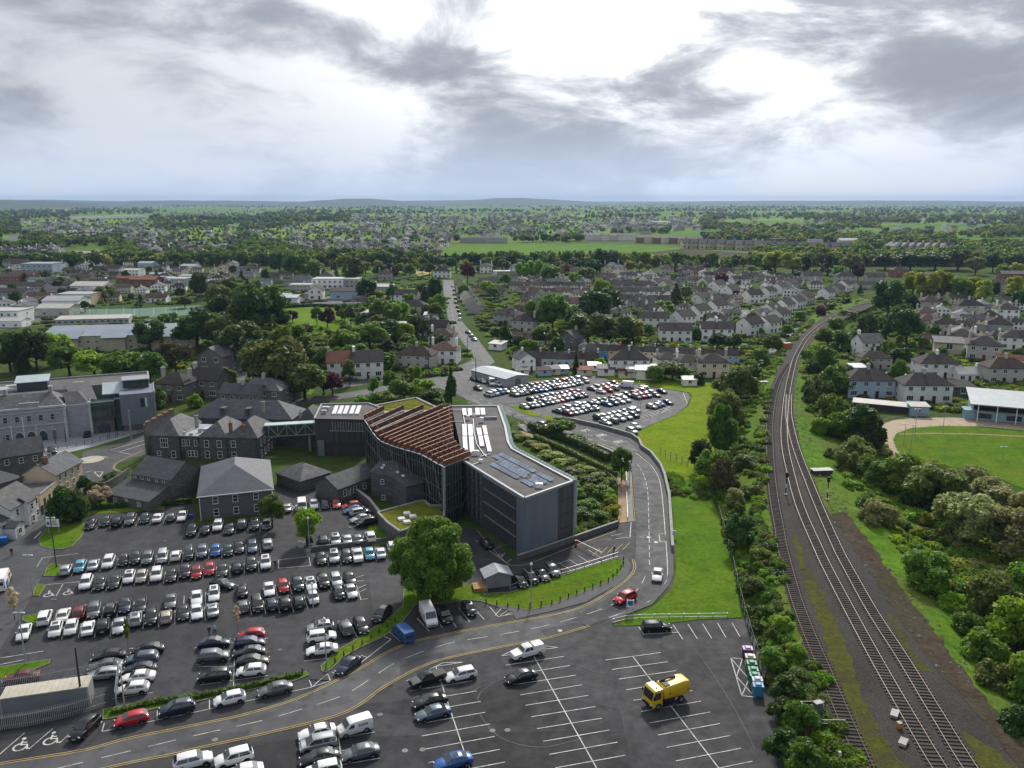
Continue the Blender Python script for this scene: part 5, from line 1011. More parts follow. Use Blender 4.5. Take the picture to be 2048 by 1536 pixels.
def car(kind, col, loc, ang, label, near=True, name='parked_car', group=None):
    c = CP_[kind]; p = PAINT[col]; CAR_I[0] += 1
    o = empty(name, loc, ang, label, 'car', group)
    inst('body', c['body'], o, mats={0: p}); inst('windscreen', c['ws'], o); inst('rear_window', c['rw'], o)
    for k, m in c['side'].items():
        if near or k[1] == 'front': inst('side_window', m, o)
        elif not near: inst('side_window', m, o)
    for x in c['ax']:
        for s in (-1, 1):
            wl = inst('wheel', c['wheel'], o, (x, s * (c['w2'] - 0.09), c['wr']))
            if near: inst('rim', c['rim'], wl)
    if near:
        for s in (-1, 1):
            inst('headlight', c['hl'], o, (c['h'] - 0.13, s * c['w2'] * 0.68, c['nz'] - 0.03), (0, 0, s * -0.35)); inst('tail_light', c['tl'], o, (-c['h'] + 0.09, s * c['w2'] * 0.72, c['te'] - 0.16), (0, 0, s * 0.3))
            inst('mirror', c['mi'], o, (c['xw'] - 0.35, s * (c['w2'] + 0.06), c['belt'] + 0.06), mats={0: p})
        inst('number_plate', c['pl'], o, (c['h'] + 0.02, 0, c['zb'] + 0.2)); inst('number_plate', c['pl'], o, (-c['h'] - 0.01, 0, c['zb'] + 0.36))
        if CAR_I[0] % 5 == 0: inst('sunroof', c['sun'], o)
    return o
TY = {'h': 'hatchback', 's': 'saloon', 'e': 'estate', 'u': 'sports utility', 'm': 'people carrier'}
def ang_px(a, b): A_, B_ = Vector(G2(a)), Vector(G2(b)); d = B_ - A_; return math.atan2(d.y, d.x)
def bay_lines(P_, ang, par, length=4.8):
    for a, b in zip(P_, P_[1:]):
        if (a - b).length < 4.2:
            m = (a + b) / 2; d = Vector((math.cos(ang), math.sin(ang))) * length / 2; line('bay_line', tuple(m - d), tuple(m + d), 0.11, Z_LINE, WHITE_LINE, par, px=False)
def car_row(spec, phrase, head, near=True, group=None, lines=True, par=None, perp=True, z=0.7):
    """spec: 'x,y,colour+kind[,r]' ...; head: heading angle, or None for square to the row; r = reversed"""
    it = [q.split(',') for q in spec.split()]; P_ = [Vector(G2((float(q[0]), float(q[1])), z)) for q in it]
    if head is None:
        d = P_[-1] - P_[0]; head = math.atan2(d.y, d.x) - math.pi / 2
    n = len(it)
    for i, (q, p) in enumerate(zip(it, P_)):
        a = head + (math.pi if len(q) > 3 else 0) + random.uniform(-0.03, 0.03)
        kd = TY[q[2][1]]; where = f'{ordn(i + 1)} from left in {phrase}' if n > 1 else phrase
        car(kd, q[2][0], (p.x, p.y, 0.04), a, f"{CNAME[q[2][0]]} {kd.replace('sports utility', 'sports-utility car')}{' car' if kd in ('saloon', 'estate') else ''}, {where}", near, 'parked_car', group or 'cars in the near car parks')
    if lines and n > 1: bay_lines(P_, head, par or lot)
    return head
H1 = car_row('132,1138,sh,r 160,1132,lh 187,1128,ss,r 217,1124,wu 247,1119,kh 270,1116,ku 295,1116,gu 325,1113,sm 352,1110,wh,r 377,1107,em 404,1103,gu 431,1100,bh 456,1100,eh 478,1093,ks 505,1092,te 535,1088,su,r', 'first long row below the lawn tip', None)
car_row('182,1047,ks 211,1042,eh 235,1043,ku,r 261,1039,gu 290,1036,eh 316,1034,ws,r 342,1033,gh,r 365,1031,ws', 'row beside the clipped hedge', None)
car_row('384,1061,ku 412,1057,ks,r 436,1051,wu 459,1056,ks 484,1048,gu,r 509,1049,ku 533,1048,gh', 'row under the slate-roofed hall windows', None)
car_row('172,1165,wu 200,1165,ks 229,1162,ks 258,1153,wh 283,1152,ch 313,1149,wu 343,1149,ks 370,1143,ku 393,1144,rh 419,1137,rh 445,1139,es 474,1134,kh,r 502,1128,ku 531,1125,wu', 'second long row with two red cars', H1)
car_row('89,1235,wm,r 127,1228,ws,r 159,1224,du,r 188,1221,gu 221,1218,ku,r 250,1209,ns 281,1209,ks 341,1201,gs 393,1194,ws 428,1187,we 484,1180,ks,r 538,1177,ws 566,1171,rh 595,1168,eu 621,1166,ws 646,1162,ku 672,1159,se 699,1156,ks', 'upper half of the long double row', H1 + 0.03)
car_row('48,1263,ws 111,1258,wh 142,1254,wh 176,1254,ws,r 206,1251,ku,r 238,1250,ss 271,1237,su,r 302,1234,ku 332,1232,ch,r 366,1223,ks 393,1222,ws 425,1218,ss,r 486,1211,gh,r 514,1208,km 543,1207,nh,r 570,1206,ku,r 597,1202,eh,r 626,1194,sh 677,1184,eh 702,1181,ss', 'lower half of the long double row', H1 + 0.05)
HX = ang_px((224, 1395), (305, 1386))
car_row('445,1167,ks', 'driving along the aisle between the long rows', ang_px((430, 1163), (460, 1170)), lines=False)
HU = ang_px((628, 990), (632, 1025))
car_row('574,1014,ss,r 628,1008,wh 650,1008,kh 672,1006,rs', 'top row of the upper yard', HU)
for i, (x, y, c, k, rv) in enumerate(((703, 1010, 'o', 'h', 1), (708, 1018, 'b', 's', 1), (720, 1024, 's', 'u', 0), (722, 1036, 's', 's', 1), (733, 1044, 'k', 'u', 1))):
    car_row(f'{x},{y},{c}{k}' + (',r' if rv else ''), f'{ordn(i + 1)} from the top along the sloping stone wall', ang_px((700, 1040), (735, 1033)), lines=False)
car_row('647,1081,km,r 671,1080,su 694,1077,ss,r 715,1076,gs,r 741,1073,wu,r', 'upper yard row above the low wall', HU)
car_row('642,1115,ks 668,1113,su 693,1112,ke 739,1107,lh 761,1104,ws,r 786,1098,wu', 'row below the low wall near the big tree', HU)
for i, q in enumerate(('641,1252,sh,r', '643,1273,wu', '644,1298,ws,r')): car_row(q, f'{ordn(i + 1)} from the top in the short stack beside the verge', ang_px((620, 1325), (660, 1319)), lines=False)
car_row('691,1255,gu,r 722,1250,ke', 'pair of bays above the sloping verge', H1 + 0.1); car_row('764,1228,ku', 'parked at the foot of the sloping verge', ang_px((780, 1210), (745, 1247)), lines=False)
for i, q in enumerate(('217,1310,ks,r', '211,1330,gs,r', '207,1347,se,r')): car_row(q, f'{ordn(i + 1)} from the top beside the fenced container', HX, lines=False)
for i, q in enumerate(('295,1297,ks,r', '284,1317,tu,r', '279,1336,ks,r', '275,1353,ws,r', '266,1376,wh,r')): car_row(q, f'{ordn(i + 1)} from the top in the stack right of the container', HX, lines=False)
car_row('43,1353,ds,r', 'parked alone beside the left edge verge', HX, lines=False)
for i, q in enumerate(('429,1284,ns', '427,1312,gu', '429,1351,ku,r')): car_row(q, f'{ordn(i + 1)} from the top in the left stack of the lower bays', HX, lines=False)
for i, q in enumerate(('502,1268,rh,r', '500,1284,ne', '498,1303,ks,r', '506,1320,ks', '502,1340,wh,r')): car_row(q, f'{ordn(i + 1)} from the top in the right stack of the lower bays', HX, lines=False)
for a, b in (((388, 1297), (536, 1277)), ((392, 1331), (534, 1305)), ((396, 1334), (536, 1333)), ((400, 1371), (536, 1352)), ((470, 1278), (467, 1376)), ((225, 1398), (305, 1386)), ((230, 1380), (300, 1368)), ((612, 1290), (660, 1284)), ((608, 1323), (660, 1317)), ((240, 1300), (232, 1316)), ((258, 1298), (330, 1288))): line('bay_line', a, b, 0.11, Z_LINE, WHITE_LINE, lot)
HR = ang_px((458, 1400), (400, 1414))
for q, ph, hd in (('170,1455,ku,r', 'slanted across the roadside disabled bays', ang_px((205, 1420), (140, 1485)) + math.pi), ('262,1437,rh', 'parked on the road verge below the container', HR), ('354,1416,nu', 'roadside bay left of the white hatchback', HR), ('459,1396,wh', 'roadside bay in the middle of the verge', HR), ('550,1377,gs', 'roadside bay at the right end of the verge', HR), ('697,1328,ns', 'roadside bay on the bend above the road', ang_px((725, 1305), (668, 1352))),
                  ('889,1230,ku', 'between the white van and the chevron hatching', ang_px((875, 1210), (895, 1245))), ('938,1216,kh', 'under the big tree next to the chevron hatching', ang_px((928, 1200), (952, 1236))), ('972,1086,kh,r', 'in the disabled bay beside the office block', ang_px((960, 1075), (985, 1100))),
                  ('1085,850,ku', 'driving on the road behind the office hedge', ang_px((1060, 840), (1110, 858))), ('1250,1195,ru', 'driving round the bend in the road', ang_px((1270, 1183), (1228, 1204))), ('1315,1148,ws', 'driving down the curving road towards the bend', ang_px((1318, 1120), (1311, 1175))),
                  ('1313,1252,ke', 'parked across bays at the top of the right car park', ang_px((1280, 1253), (1345, 1250))), ('921,1348,we', 'top of the centre bays beside the black pickup', ang_px((965, 1336), (870, 1358))), ('860,1400,ks', 'second down in the centre bays with roof bars', ang_px((900, 1388), (820, 1408))), ('866,1424,ts', 'third down in the centre bays with door ajar', ang_px((905, 1412), (825, 1432))), ('1042,1351,ks', 'alone among the empty centre bays', ang_px((1075, 1343), (1005, 1360))), ('906,1521,bs', 'bottom edge of the centre bays', ang_px((940, 1512), (870, 1530))),
                  ('634,1463,ws', 'top of the lower left stack', ang_px((670, 1455), (595, 1472))), ('636,1486,sm', 'second down in the lower left stack', ang_px((670, 1478), (595, 1495))), ('638,1513,ks', 'third down in the lower left stack', ang_px((672, 1505), (598, 1522))), ('645,1541,wu', 'cut by the bottom edge in the lower left stack', ang_px((675, 1535), (598, 1552))), ('720,1503,gs', 'below the white lettered van', ang_px((755, 1495), (685, 1512))),
                  ('468,1515,wu', 'white with black roof in the corner bay', ang_px((500, 1506), (435, 1523))), ('386,1521,wu', 'silver-white in the corner bay at the bottom edge', ang_px((420, 1514), (350, 1532)) + math.pi), ('486,1543,ws', 'cut by the bottom edge in the corner bay', ang_px((520, 1535), (450, 1552)))):
    car_row(q, ph, hd, lines=False)
car_row('1040,1162,kh 1060,1154,km 1083,1148,ks 1104,1140,gu', 'lane below the office block', ang_px((1090, 1130), (1110, 1150)), lines=False)
# far car park
def far_row(p0, p1, n, phrase, rev=0.15):
    cols = 'wsskgktnstskegwrsbskdgkcsg'; A_, B_ = Vector(G2(p0, 0.7)), Vector(G2(p1, 0.7)); d = B_ - A_; hd = math.atan2(d.y, d.x) - math.pi / 2
    for i in range(n):
        p = A_ + d * (i / max(1, n - 1)); c = random.choice(cols); k = random.choice('hhhssueum'); kd = TY[k]
        car(kd, c, (p.x, p.y + random.uniform(-0.3, 0.3), 0.04), hd + random.uniform(-0.04, 0.04) + (math.pi if random.random() < rev else 0), f"{CNAME[c]} {kd.replace('sports utility', 'sports-utility car')}, {ordn(i + 1)} from left in {phrase}", False, 'parked_car', 'cars in the far car park')
far_row((978, 788), (1153, 756), 18, 'rearmost row of the far car park'); far_row((1029, 788), (1159, 765), 15, 'second row of the far car park')
far_row((1064, 800), (1153, 782), 10, 'third row of the far car park'); far_row((1049, 813), (1167, 789), 13, 'fourth row of the far car park')
far_row((1116, 821), (1190, 804), 8, 'fifth row of the far car park'); far_row((1199, 802), (1296, 779), 10, 'right end of the fifth far row')
far_row((1136, 826), (1188, 815), 6, 'sixth row of the far car park'); far_row((1214, 807), (1252, 799), 4, 'middle of the sixth far row'); far_row((1273, 793), (1294, 790), 3, 'right end of the sixth far row')
far_row((1198, 835), (1270, 819), 8, 'seventh row of the far car park'); far_row((1303, 812), (1320, 807), 3, 'right end of the seventh far row'); far_row((1211, 844), (1267, 830), 5, 'front row of the far car park')
far_row((1185, 777), (1229, 767), 5, 'small back cluster of the far car park'); far_row((1202, 782), (1229, 776), 3, 'small middle cluster of the far car park')
for x, y, c, k, ph in ((1171, 761, 's', 'm', 'alone at the top of the far car park'), (1264, 862, 's', 'u', 'parked on the meadow edge of the far car park'), (1271, 852, 'w', 'h', 'behind the silver car on the meadow edge'), (1335, 804, 'k', 's', 'at the right tip of the far car park'), (1311, 789, 'g', 's', 'apart near the right end of the far car park'), (1324, 782, 'n', 's', 'furthest right in the far car park'), (956, 776, 'k', 's', 'alone by the kerb near the pale workshop'), (948, 757, 'k', 's', 'first from left before the pale workshop'), (958, 760, 'k', 'h', 'second from left before the pale workshop'), (967, 762, 's', 'h', 'third from left before the pale workshop'), (996, 768, 'w', 'h', 'beside the white box van at the workshop'),
                     (936, 664, 'k', 's', 'top of three on the street bend'), (942, 671, 's', 'h', 'middle of three on the street bend'), (948, 678, 's', 's', 'bottom of three on the street bend'), (924, 582, 'k', 'h', 'parked far up the straight street'), (175, 868, 'k', 's', 'pale-roofed on the courthouse forecourt'), (104, 900, 'k', 's', 'parked below the courthouse forecourt'), (55, 906, 'w', 'h', 'white roof just below the courthouse flagpoles'), (490, 738, 'k', 'h', 'dark in the lane behind the stone houses'), (450, 757, 'b', 'h', 'blue beside the stone house behind the hall'), (675, 750, 'r', 'h', 'red on the drive of the white twin house')):
    a = Vector(G2((x, y), 0.7)); car(TY[k], c, (a.x, a.y, 0.06), random.uniform(-1.3, -0.9) if y > 700 else R(115), f'{CNAME[c]} {TY[k].replace("sports utility", "sports-utility car")}, {ph}', False, 'parked_car', 'scattered cars')
for i in range(9):
    x = 905 + i * 1.6 + (i % 2) * 1; y = 572 + i * 8.2; a = Vector(G2((x + (2 if i > 5 else 0), y), 0.7)); c = random.choice('ksgwn'); car('hatchback', c, (a.x, a.y, 0.06), R(95), f'{CNAME[c]} hatchback, {ordn(i + 1)} from the top along the straight street', False, 'parked_car', 'cars along the straight street')
# vans, pickups and the sweeper
def van(name, label, px, head, L, Wd, Ht, col, cab=1.5, hood=0.75, win=False, cat='van', z=0.9, box=False):
    p = Vector(G2(px, z)); o = empty(name, (p.x, p.y, 0.04), head, label, cat); b = MB(); h = L / 2; w2 = Wd / 2; zb = 0.3
    def sec(x, top, wf=1.0, tw=0.93): y = w2 * wf; half = [(x, 0, zb), (x, y * 0.93, zb), (x, y, zb + 0.2), (x, y, min(top - 0.1, 1.15)), (x, y * (tw if top > 1.4 else 0.97), top - 0.1), (x, y * (tw - 0.06), top), (x, 0, top + 0.03)]; return half + [(a, -q, c) for a, q, c in half[-2:0:-1]] + [half[0]]
    loft(b, [sec(h, 0.75, 0.85), sec(h - 0.08, 0.95, 0.93), sec(h - hood, 1.18), sec(h - hood - 0.05, 1.22), sec(h - hood - 0.75, Ht - 0.06), sec(h - cab - 0.4, Ht), sec(-h + 0.25, Ht), sec(-h + 0.03, Ht - 0.08, 0.98), sec(-h, Ht * 0.6, 0.96)])
    b.box((h - 0.01, 0, 0.5), (0.08, Wd * 0.7, 0.2), 1); inst('body', b.mesh('body', [PAINT['w'], TRIM], 0.7), o, mats={0: PAINT[col]})
    def lerp3(a, c, t): return tuple(x + (y - x) * t for x, y in zip(a, c))
    A_, B_ = (h - hood - 0.03, w2 * 0.88, 1.25), (h - hood - 0.73, w2 * 0.82, Ht - 0.1); f0, f1 = lerp3(A_, B_, 0.06), lerp3(A_, B_, 0.9); q = MB(); q.add([(f0[0] + 0.03, f0[1], f0[2] + 0.02), (f0[0] + 0.03, -f0[1], f0[2] + 0.02), (f1[0] + 0.03, -f1[1], f1[2] + 0.02), (f1[0] + 0.03, f1[1], f1[2] + 0.02)], [(3, 2, 1, 0)]); q.build('windscreen', CARGLASS, o)
    for s in (-1, 1):
        q = MB(); q.add([(h - hood - 0.35, s * (w2 + 0.012), 1.15), (h - cab - 0.45, s * (w2 + 0.012), 1.15), (h - cab - 0.45, s * (w2 * 0.95 + 0.02), min(Ht - 0.25, 1.75)), (h - hood - 0.75, s * (w2 * 0.95 + 0.02), min(Ht - 0.25, 1.75))], [(0, 1, 2, 3) if s < 0 else (3, 2, 1, 0)]); q.build('side_window', CARGLASS, o)
        if win: q = MB(); q.add([(h - cab - 0.6, s * (w2 + 0.012), 1.2), (-h + 0.4, s * (w2 + 0.012), 1.2), (-h + 0.4, s * (w2 * 0.95 + 0.02), min(Ht - 0.25, 1.75)), (h - cab - 0.6, s * (w2 * 0.95 + 0.02), min(Ht - 0.25, 1.75))], [(0, 1, 2, 3) if s < 0 else (3, 2, 1, 0)]); q.build('side_window', CARGLASS, o)
        inst('headlight', CP_['hatchback']['hl'], o, (h - 0.1, s * w2 * 0.72, 0.82)); inst('tail_light', CP_['hatchback']['tl'], o, (-h + 0.03, s * w2 * 0.85, 1.0))
        for x in (h * 0.64, -h * 0.58):
            wl = inst('wheel', CP_['sports utility']['wheel'], o, (x, s * (w2 - 0.07), 0.36)); inst('rim', CP_['sports utility']['rim'], wl)
    q = MB(); q.box((-h - 0.01, 0, Ht * 0.62), (0.03, Wd * 0.7, Ht * 0.25)); q.build('rear_window', CARGLASS, o); return o
V1 = van('parked_van', 'tall white panel van under the big tree beside a black car', (857, 1231), ang_px((845, 1210), (868, 1255)), 5.4, 1.95, 2.35, 'w')
van('parked_van', 'bright blue van at the end of the grass verge', (806, 1264), ang_px((790, 1247), (822, 1280)) + math.pi, 4.9, 1.9, 1.95, 'b', win=True)
V2 = van('parked_van', 'small white van with dark side lettering above a grey saloon', (709, 1451), ang_px((745, 1441), (676, 1462)), 4.4, 1.82, 1.85, 'w')
van('parked_van', 'white camper van in the top row of the upper yard', (604, 1011), HU, 5.0, 1.95, 2.1, 'w', win=True)
van('parked_van', 'white panel van at the top right of the far car park', (1252, 770), ang_px((1265, 772), (1238, 770)), 5.6, 2.0, 2.4, 'w')
van('parked_van', 'white high van among cars near the far meadow corner', (1284, 777), ang_px((1290, 779), (1276, 776)), 4.6, 1.9, 2.0, 'w', win=True)
van('parked_van', 'white box van beside the pale workshop', (984, 765), ang_px((980, 760), (986, 772)), 5.4, 2.1, 2.6, 'w')
VL = van('parked_van', 'white van with orange and blue side graphics cut by the left edge', (4, 1162), ang_px((-10, 1190), (14, 1135)), 6.2, 2.1, 2.6, 'w')
def decal(root, u, z, y, w_, h_, m, name='lettering'): q = MB(); q.box((u, y, z), (w_, 0.012, h_)); q.build(name, m, root)
for k, (w_, h_) in enumerate(((0.2, 0.26), (0.1, 0.2), (0.26, 0.18), (0.12, 0.22), (0.18, 0.18), (0.2, 0.22))): decal(V2, -0.35 - k * 0.21, 1.28, 0.922, w_ * 0.8, h_, DKMETAL)
decal(V2, -0.8, 1.5, 0.905, 1.3, 0.05, mat('decal_lilac', (0.3, 0.3, 0.45), 0.5))
q = MB(); q.box((1.75, 0.25, 1.08), (0.3, 0.3, 0.012)); q.build('emblem', mat('decal_red', (0.35, 0.03, 0.04), 0.5), V2)
decal(VL, 0.6, 1.35, -1.056, 1.1, 1.3, mat('decal_orange', (0.45, 0.14, 0.05), 0.5), 'side_graphic'); decal(VL, -1.6, 1.1, -1.056, 1.8, 1.0, mat('decal_blue', (0.03, 0.14, 0.35), 0.5), 'side_graphic')
def pickup(label, px, head, col, top=False):
    p = Vector(G2(px, 0.8)); o = empty('parked_pickup', (p.x, p.y, 0.04), head, label, 'pickup'); L, w2 = 5.2, 0.92; b = MB(); h = L / 2
    def sec(x, top_, wf=1.0): y = w2 * wf; half = [(x, 0, 0.4), (x, y * 0.95, 0.4), (x, y, 0.6), (x, y, top_ - 0.1), (x, y * 0.9, top_), (x, 0, top_ + 0.01)]; return half + [(a, -q, c) for a, q, c in half[-2:0:-1]] + [half[0]]
    loft(b, [sec(h, 0.85, 0.88), sec(h - 0.1, 1.0, 0.96), sec(h - 1.3, 1.14), sec(0, 1.16), sec(-0.6, 1.16), sec(-h, 1.12)])
    def cs(x, z, t): return [(x, w2 * 0.93, 1.1), (x, w2 * t, z - 0.04), (x, w2 * t * 0.9, z), (x, -w2 * t * 0.9, z), (x, -w2 * t, z - 0.04), (x, -w2 * 0.93, 1.1)]
    loft(b, [cs(h - 1.35, 1.2, 0.9), cs(h - 2.05, 1.8, 0.8), cs(-0.45, 1.8, 0.8), cs(-0.75, 1.3, 0.88)])
    if top: loft(b, [cs(-0.85, 1.75, 0.84), cs(-h + 0.25, 1.72, 0.84), cs(-h + 0.05, 1.3, 0.9)])
    inst('body', b.mesh('body', [PAINT['w']], 0.7), o, mats={0: PAINT[col]})
    if not top: q = MB(); q.box((-1.65, 0, 1.14), (1.6, 1.5, 0.06)); q.build('load_bed', TRIM, o)
    q = MB(); q.add([(h - 1.42, 0.78, 1.28), (h - 1.42, -0.78, 1.28), (h - 2.0, -0.66, 1.75), (h - 2.0, 0.66, 1.75)], [(3, 2, 1, 0)]); q.build('windscreen', CARGLASS, o)
    for s in (-1, 1):
        for x0, x1, x2, x3 in ((h - 1.7, h - 2.55, h - 2.55, h - 2.1), (h - 2.65, -0.55, -0.45, h - 2.65)):
            q = MB(); q.add([(x0, s * 0.86, 1.22), (x1, s * 0.86, 1.22), (x2, s * 0.775, 1.7), (x3, s * 0.775, 1.7)], [(0, 1, 2, 3) if s < 0 else (3, 2, 1, 0)]); q.build('side_window', CARGLASS, o)
        inst('headlight', CP_['hatchback']['hl'], o, (h - 0.1, s * 0.66, 0.9)); inst('tail_light', CP_['hatchback']['tl'], o, (-h + 0.02, s * 0.8, 0.95))
        for x in (h * 0.62, -h * 0.6):
            wl = inst('wheel', CP_['sports utility']['wheel'], o, (x, s * 0.86, 0.38)); inst('rim', CP_['sports utility']['rim'], wl)
pickup('white pickup with hard top in the hatched end bay', (1055, 1302), ang_px((1090, 1294), (1024, 1312)), 'w', True)
pickup('black pickup in the top left bay of the centre block', (855, 1356), ang_px((890, 1345), (822, 1368)), 'k', False)
pickup('white pickup with open load bed in the row near the big tree', (715, 1109), HU, 'w', False)
# street sweeper
def sweeper(px, head):
    YEL = paint('sweeper_yellow', (0.62, 0.42, 0.012), 0.0, 0.4); p = Vector(G2(px, 1.2)); o = empty('street_sweeper', (p.x, p.y, 0.04), head, 'yellow street sweeper truck parked across bays in the right car park', 'truck')
    q = MB(); q.box((-0.2, 0, 0.75), (6.0, 0.9, 0.35)); q.build('chassis', TRIM, o)
    q = MB(); sec = lambda x, y, z0, z1: [(x, y, z0), (x, y, z1), (x, -y, z1), (x, -y, z0), (x, y, z0)]
    loft(q, [sec(3.15, 1.08, 0.6, 1.35), sec(3.1, 1.12, 0.55, 1.6), sec(2.85, 1.12, 0.55, 2.75), sec(2.6, 1.08, 0.55, 2.95), sec(1.5, 1.08, 0.55, 2.95), sec(1.45, 1.06, 0.6, 2.85)]); q.build('cab', YEL, o, 0.6)
    q = MB(); q.add([(3.14, 0.98, 1.55), (3.14, -0.98, 1.55), (2.9, -0.98, 2.65), (2.9, 0.98, 2.65)], [(3, 2, 1, 0)]); q.build('windscreen', CARGLASS, o); q = MB(); q.box((3.17, 0, 0.72), (0.12, 2.2, 0.4)); q.build('bumper', TRIM, o)
    for s in (-1, 1):
        q = MB(); q.add([(2.85, s * 1.13, 1.6), (1.75, s * 1.13, 1.6), (1.75, s * 1.11, 2.55), (2.7, s * 1.11, 2.55)], [(0, 1, 2, 3) if s < 0 else (3, 2, 1, 0)]); q.build('side_window', CARGLASS, o)
        q = MB(); q.box((3.0, s * 1.3, 2.1), (0.12, 0.2, 0.5)); q.build('mirror', TRIM, o); inst('headlight', CP_['hatchback']['hl'], o, (3.2, s * 0.85, 0.95))
        for x in (2.1, -1.7):
            a, b = wheel_meshes(0.5, 0.32); wl = inst('wheel', a, o, (x, s * 0.95, 0.5)); inst('rim', b, wl)
        q = MB(); q.box((0.5, s * 0.95, 0.75), (1.1, 0.5, 0.75)); q.build('side_locker', TRIM, o); q = MB(); q.tube([(-0.5, s * 1.1, 0.12), (-0.5, s * 1.1, 0.3)], [0.42, 0.2], 12); q.build('side_brush', mat('brush_bristle', (0.05, 0.05, 0.05), 0.9, 0.3), o)
    def hs(x, y, z0, z1): return [(x, y * 0.85, z0), (x, y, z0 + 0.35), (x, y, z1 - 0.45), (x, y * 0.8, z1 - 0.05), (x, y * 0.45, z1), (x, -y * 0.45, z1), (x, -y * 0.8, z1 - 0.05), (x, -y, z1 - 0.45), (x, -y, z0 + 0.35), (x, -y * 0.85, z0), (x, y * 0.85, z0)]
    q = MB(); loft(q, [hs(1.15, 1.1, 1.3, 2.75), hs(0.9, 1.14, 1.2, 2.95), hs(-2.3, 1.14, 1.0, 3.05), hs(-3.0, 1.12, 0.95, 2.9), hs(-3.15, 1.0, 1.1, 2.6)]); q.build('hopper', YEL, o, 0.6)
    q = MB(); q.box((0.45, 0.1, 2.98), (0.8, 1.3, 0.12)); q.build('grille', TRIM, o); q = MB(); q.tube([(0.9, -0.5, 3.1), (-0.4, -0.45, 3.25), (-1.6, -0.4, 3.15)], 0.16, 8); q.build('suction_hose', mat('hose', (0.07, 0.05, 0.04), 0.7), o)
    q = MB(); q.tube([(2.1, 0.5, 2.95), (2.1, 0.5, 3.15)], 0.1, 8); q.build('beacon', mat('amber_lamp', (0.6, 0.25, 0.02), 0.3), o)
    decal(o, 0.3, 2.0, 1.15, 0.25, 0.25, TRIM, 'emblem')
    for u, z in ((-2.5, 2.2), (-2.75, 1.9), (-2.5, 1.85)): decal(o, u, z, 1.15, 0.16, 0.12, MATS['decal_red'], 'emblem')
    for y in (-0.6, 0.6): q = MB(); q.box((-3.18, y, 1.5), (0.06, 0.25, 0.4)); q.build('tail_light', TAILL, o)
sweeper((1333, 1388), ang_px((1368, 1380), (1295, 1404)))
# row of recycling bins
BINC = [('purple', (0.10, 0.02, 0.12)), ('cream', (0.45, 0.42, 0.36)), ('green', (0.012, 0.16, 0.09)), ('green', (0.012, 0.16, 0.09)), ('green', (0.012, 0.16, 0.09)), ('pale grey', (0.36, 0.40, 0.42)), ('blue', (0.05, 0.22, 0.38))]
BP = [(1495, 1304), (1500, 1320), (1503, 1333), (1506, 1346), (1509, 1357), (1514, 1366), (1516, 1378)]
bang = ang_px((1496, 1305), (1517, 1380))
for i, ((cn, cc), p) in enumerate(zip(BINC, BP)):
    v = GV(*p, 0.9); o = empty('recycling_bin', (v.x, v.y, 0.04), bang, f'{cn} recycling bank bin, {ordn(i + 1)} from the top of the row by the hedge', 'bin', 'recycling bins'); m = mat('bin_' + cn.replace(' ', '_'), cc, 0.5, 0.15, 1, 5)
    q = MB(); q.box((0, 0, 0.75), (1.15, 1.4, 1.4), taper=0.93); q.build('tub', m, o); q = MB(); q.prism([(-0.58, -0.7), (0.58, -0.7), (0.58, 0.7), (-0.58, 0.7)], 1.46, 1.56); q.box((0, 0, 1.66), (0.9, 0.9, 0.18), taper=0.7); q.build('lid', mat('bin_lid_pale', (0.35, 0.25, 0.42), 0.5) if i == 0 else m, o)
    for s in (-1, 1): q = MB(); q.tube([(0, s * 0.71, 1.0), (0, s * 0.74, 1.0)], 0.2, 8); q.build('bottle_hole', TRIM, o)
# ------------------------------------------------------------------ railway on its embankment
RZ = 3.0
def resample(pts, n):
    d = [0.0]
    for a, b in zip(pts, pts[1:]): d.append(d[-1] + (b - a).length)
    out = []; j = 1
    for i in range(n):
        s_ = d[-1] * i / (n - 1)
        while j < len(d) - 1 and d[j] < s_: j += 1
        out.append(pts[j - 1].lerp(pts[j], (s_ - d[j - 1]) / max(1e-6, d[j] - d[j - 1])))
    return out
BL = [(1722, 596), (1640, 620), (1570, 690), (1500, 740), (1460, 800), (1440, 870), (1432, 930), (1430, 1000), (1450, 1070), (1480, 1170), (1503, 1250), (1533, 1330), (1563, 1440), (1595, 1540), (1650, 1700)]
TL = [(1738, 600), (1650, 631), (1600, 670), (1562, 720), (1543, 770), (1533, 830), (1529, 900), (1533, 980), (1546, 1070), (1566, 1150), (1592, 1250), (1630, 1350), (1680, 1460), (1720, 1550), (1785, 1700)]
TR = [(1746, 612), (1692, 632), (1642, 664), (1612, 700), (1600, 740), (1593, 790), (1597, 840), (1608, 880), (1622, 920), (1650, 970), (1690, 1020), (1735, 1075), (1800, 1170), (1875, 1270), (1960, 1380), (2050, 1490), (2150, 1620)]
BR = [(1756, 618), (1704, 645), (1682, 690), (1672, 740), (1676, 800), (1694, 850), (1724, 900), (1764, 950), (1805, 1000), (1865, 1080), (1935, 1160), (2005, 1250), (2105, 1380), (2260, 1560), (2400, 1700)]
NN = 60
rows = [resample(smooth_path([G2(p, z) + (z,) for p in pl], 4), NN) for pl, z in ((BL, 0.0), (TL, RZ), (TR, RZ), (BR, 0.0))]
grid = []
for i in range(NN):
    a, b, c, d = (r[i] for r in rows); L_ = []
    for k in range(6): t = k / 6; q = a.lerp(b, t); q.z = RZ * (3 * t * t - 2 * t ** 3) + (random.uniform(-0.25, 0.25) if 0 < k else 0); L_.append(q)
    for k in range(4): L_.append(b.lerp(c, k / 4))
    for k in range(7): t = k / 6; q = c.lerp(d, t); q.z = RZ * (1 - (3 * t * t - 2 * t ** 3)) + (random.uniform(-0.25, 0.25) if 0 < k < 6 else 0); L_.append(q)
    grid.append(L_)
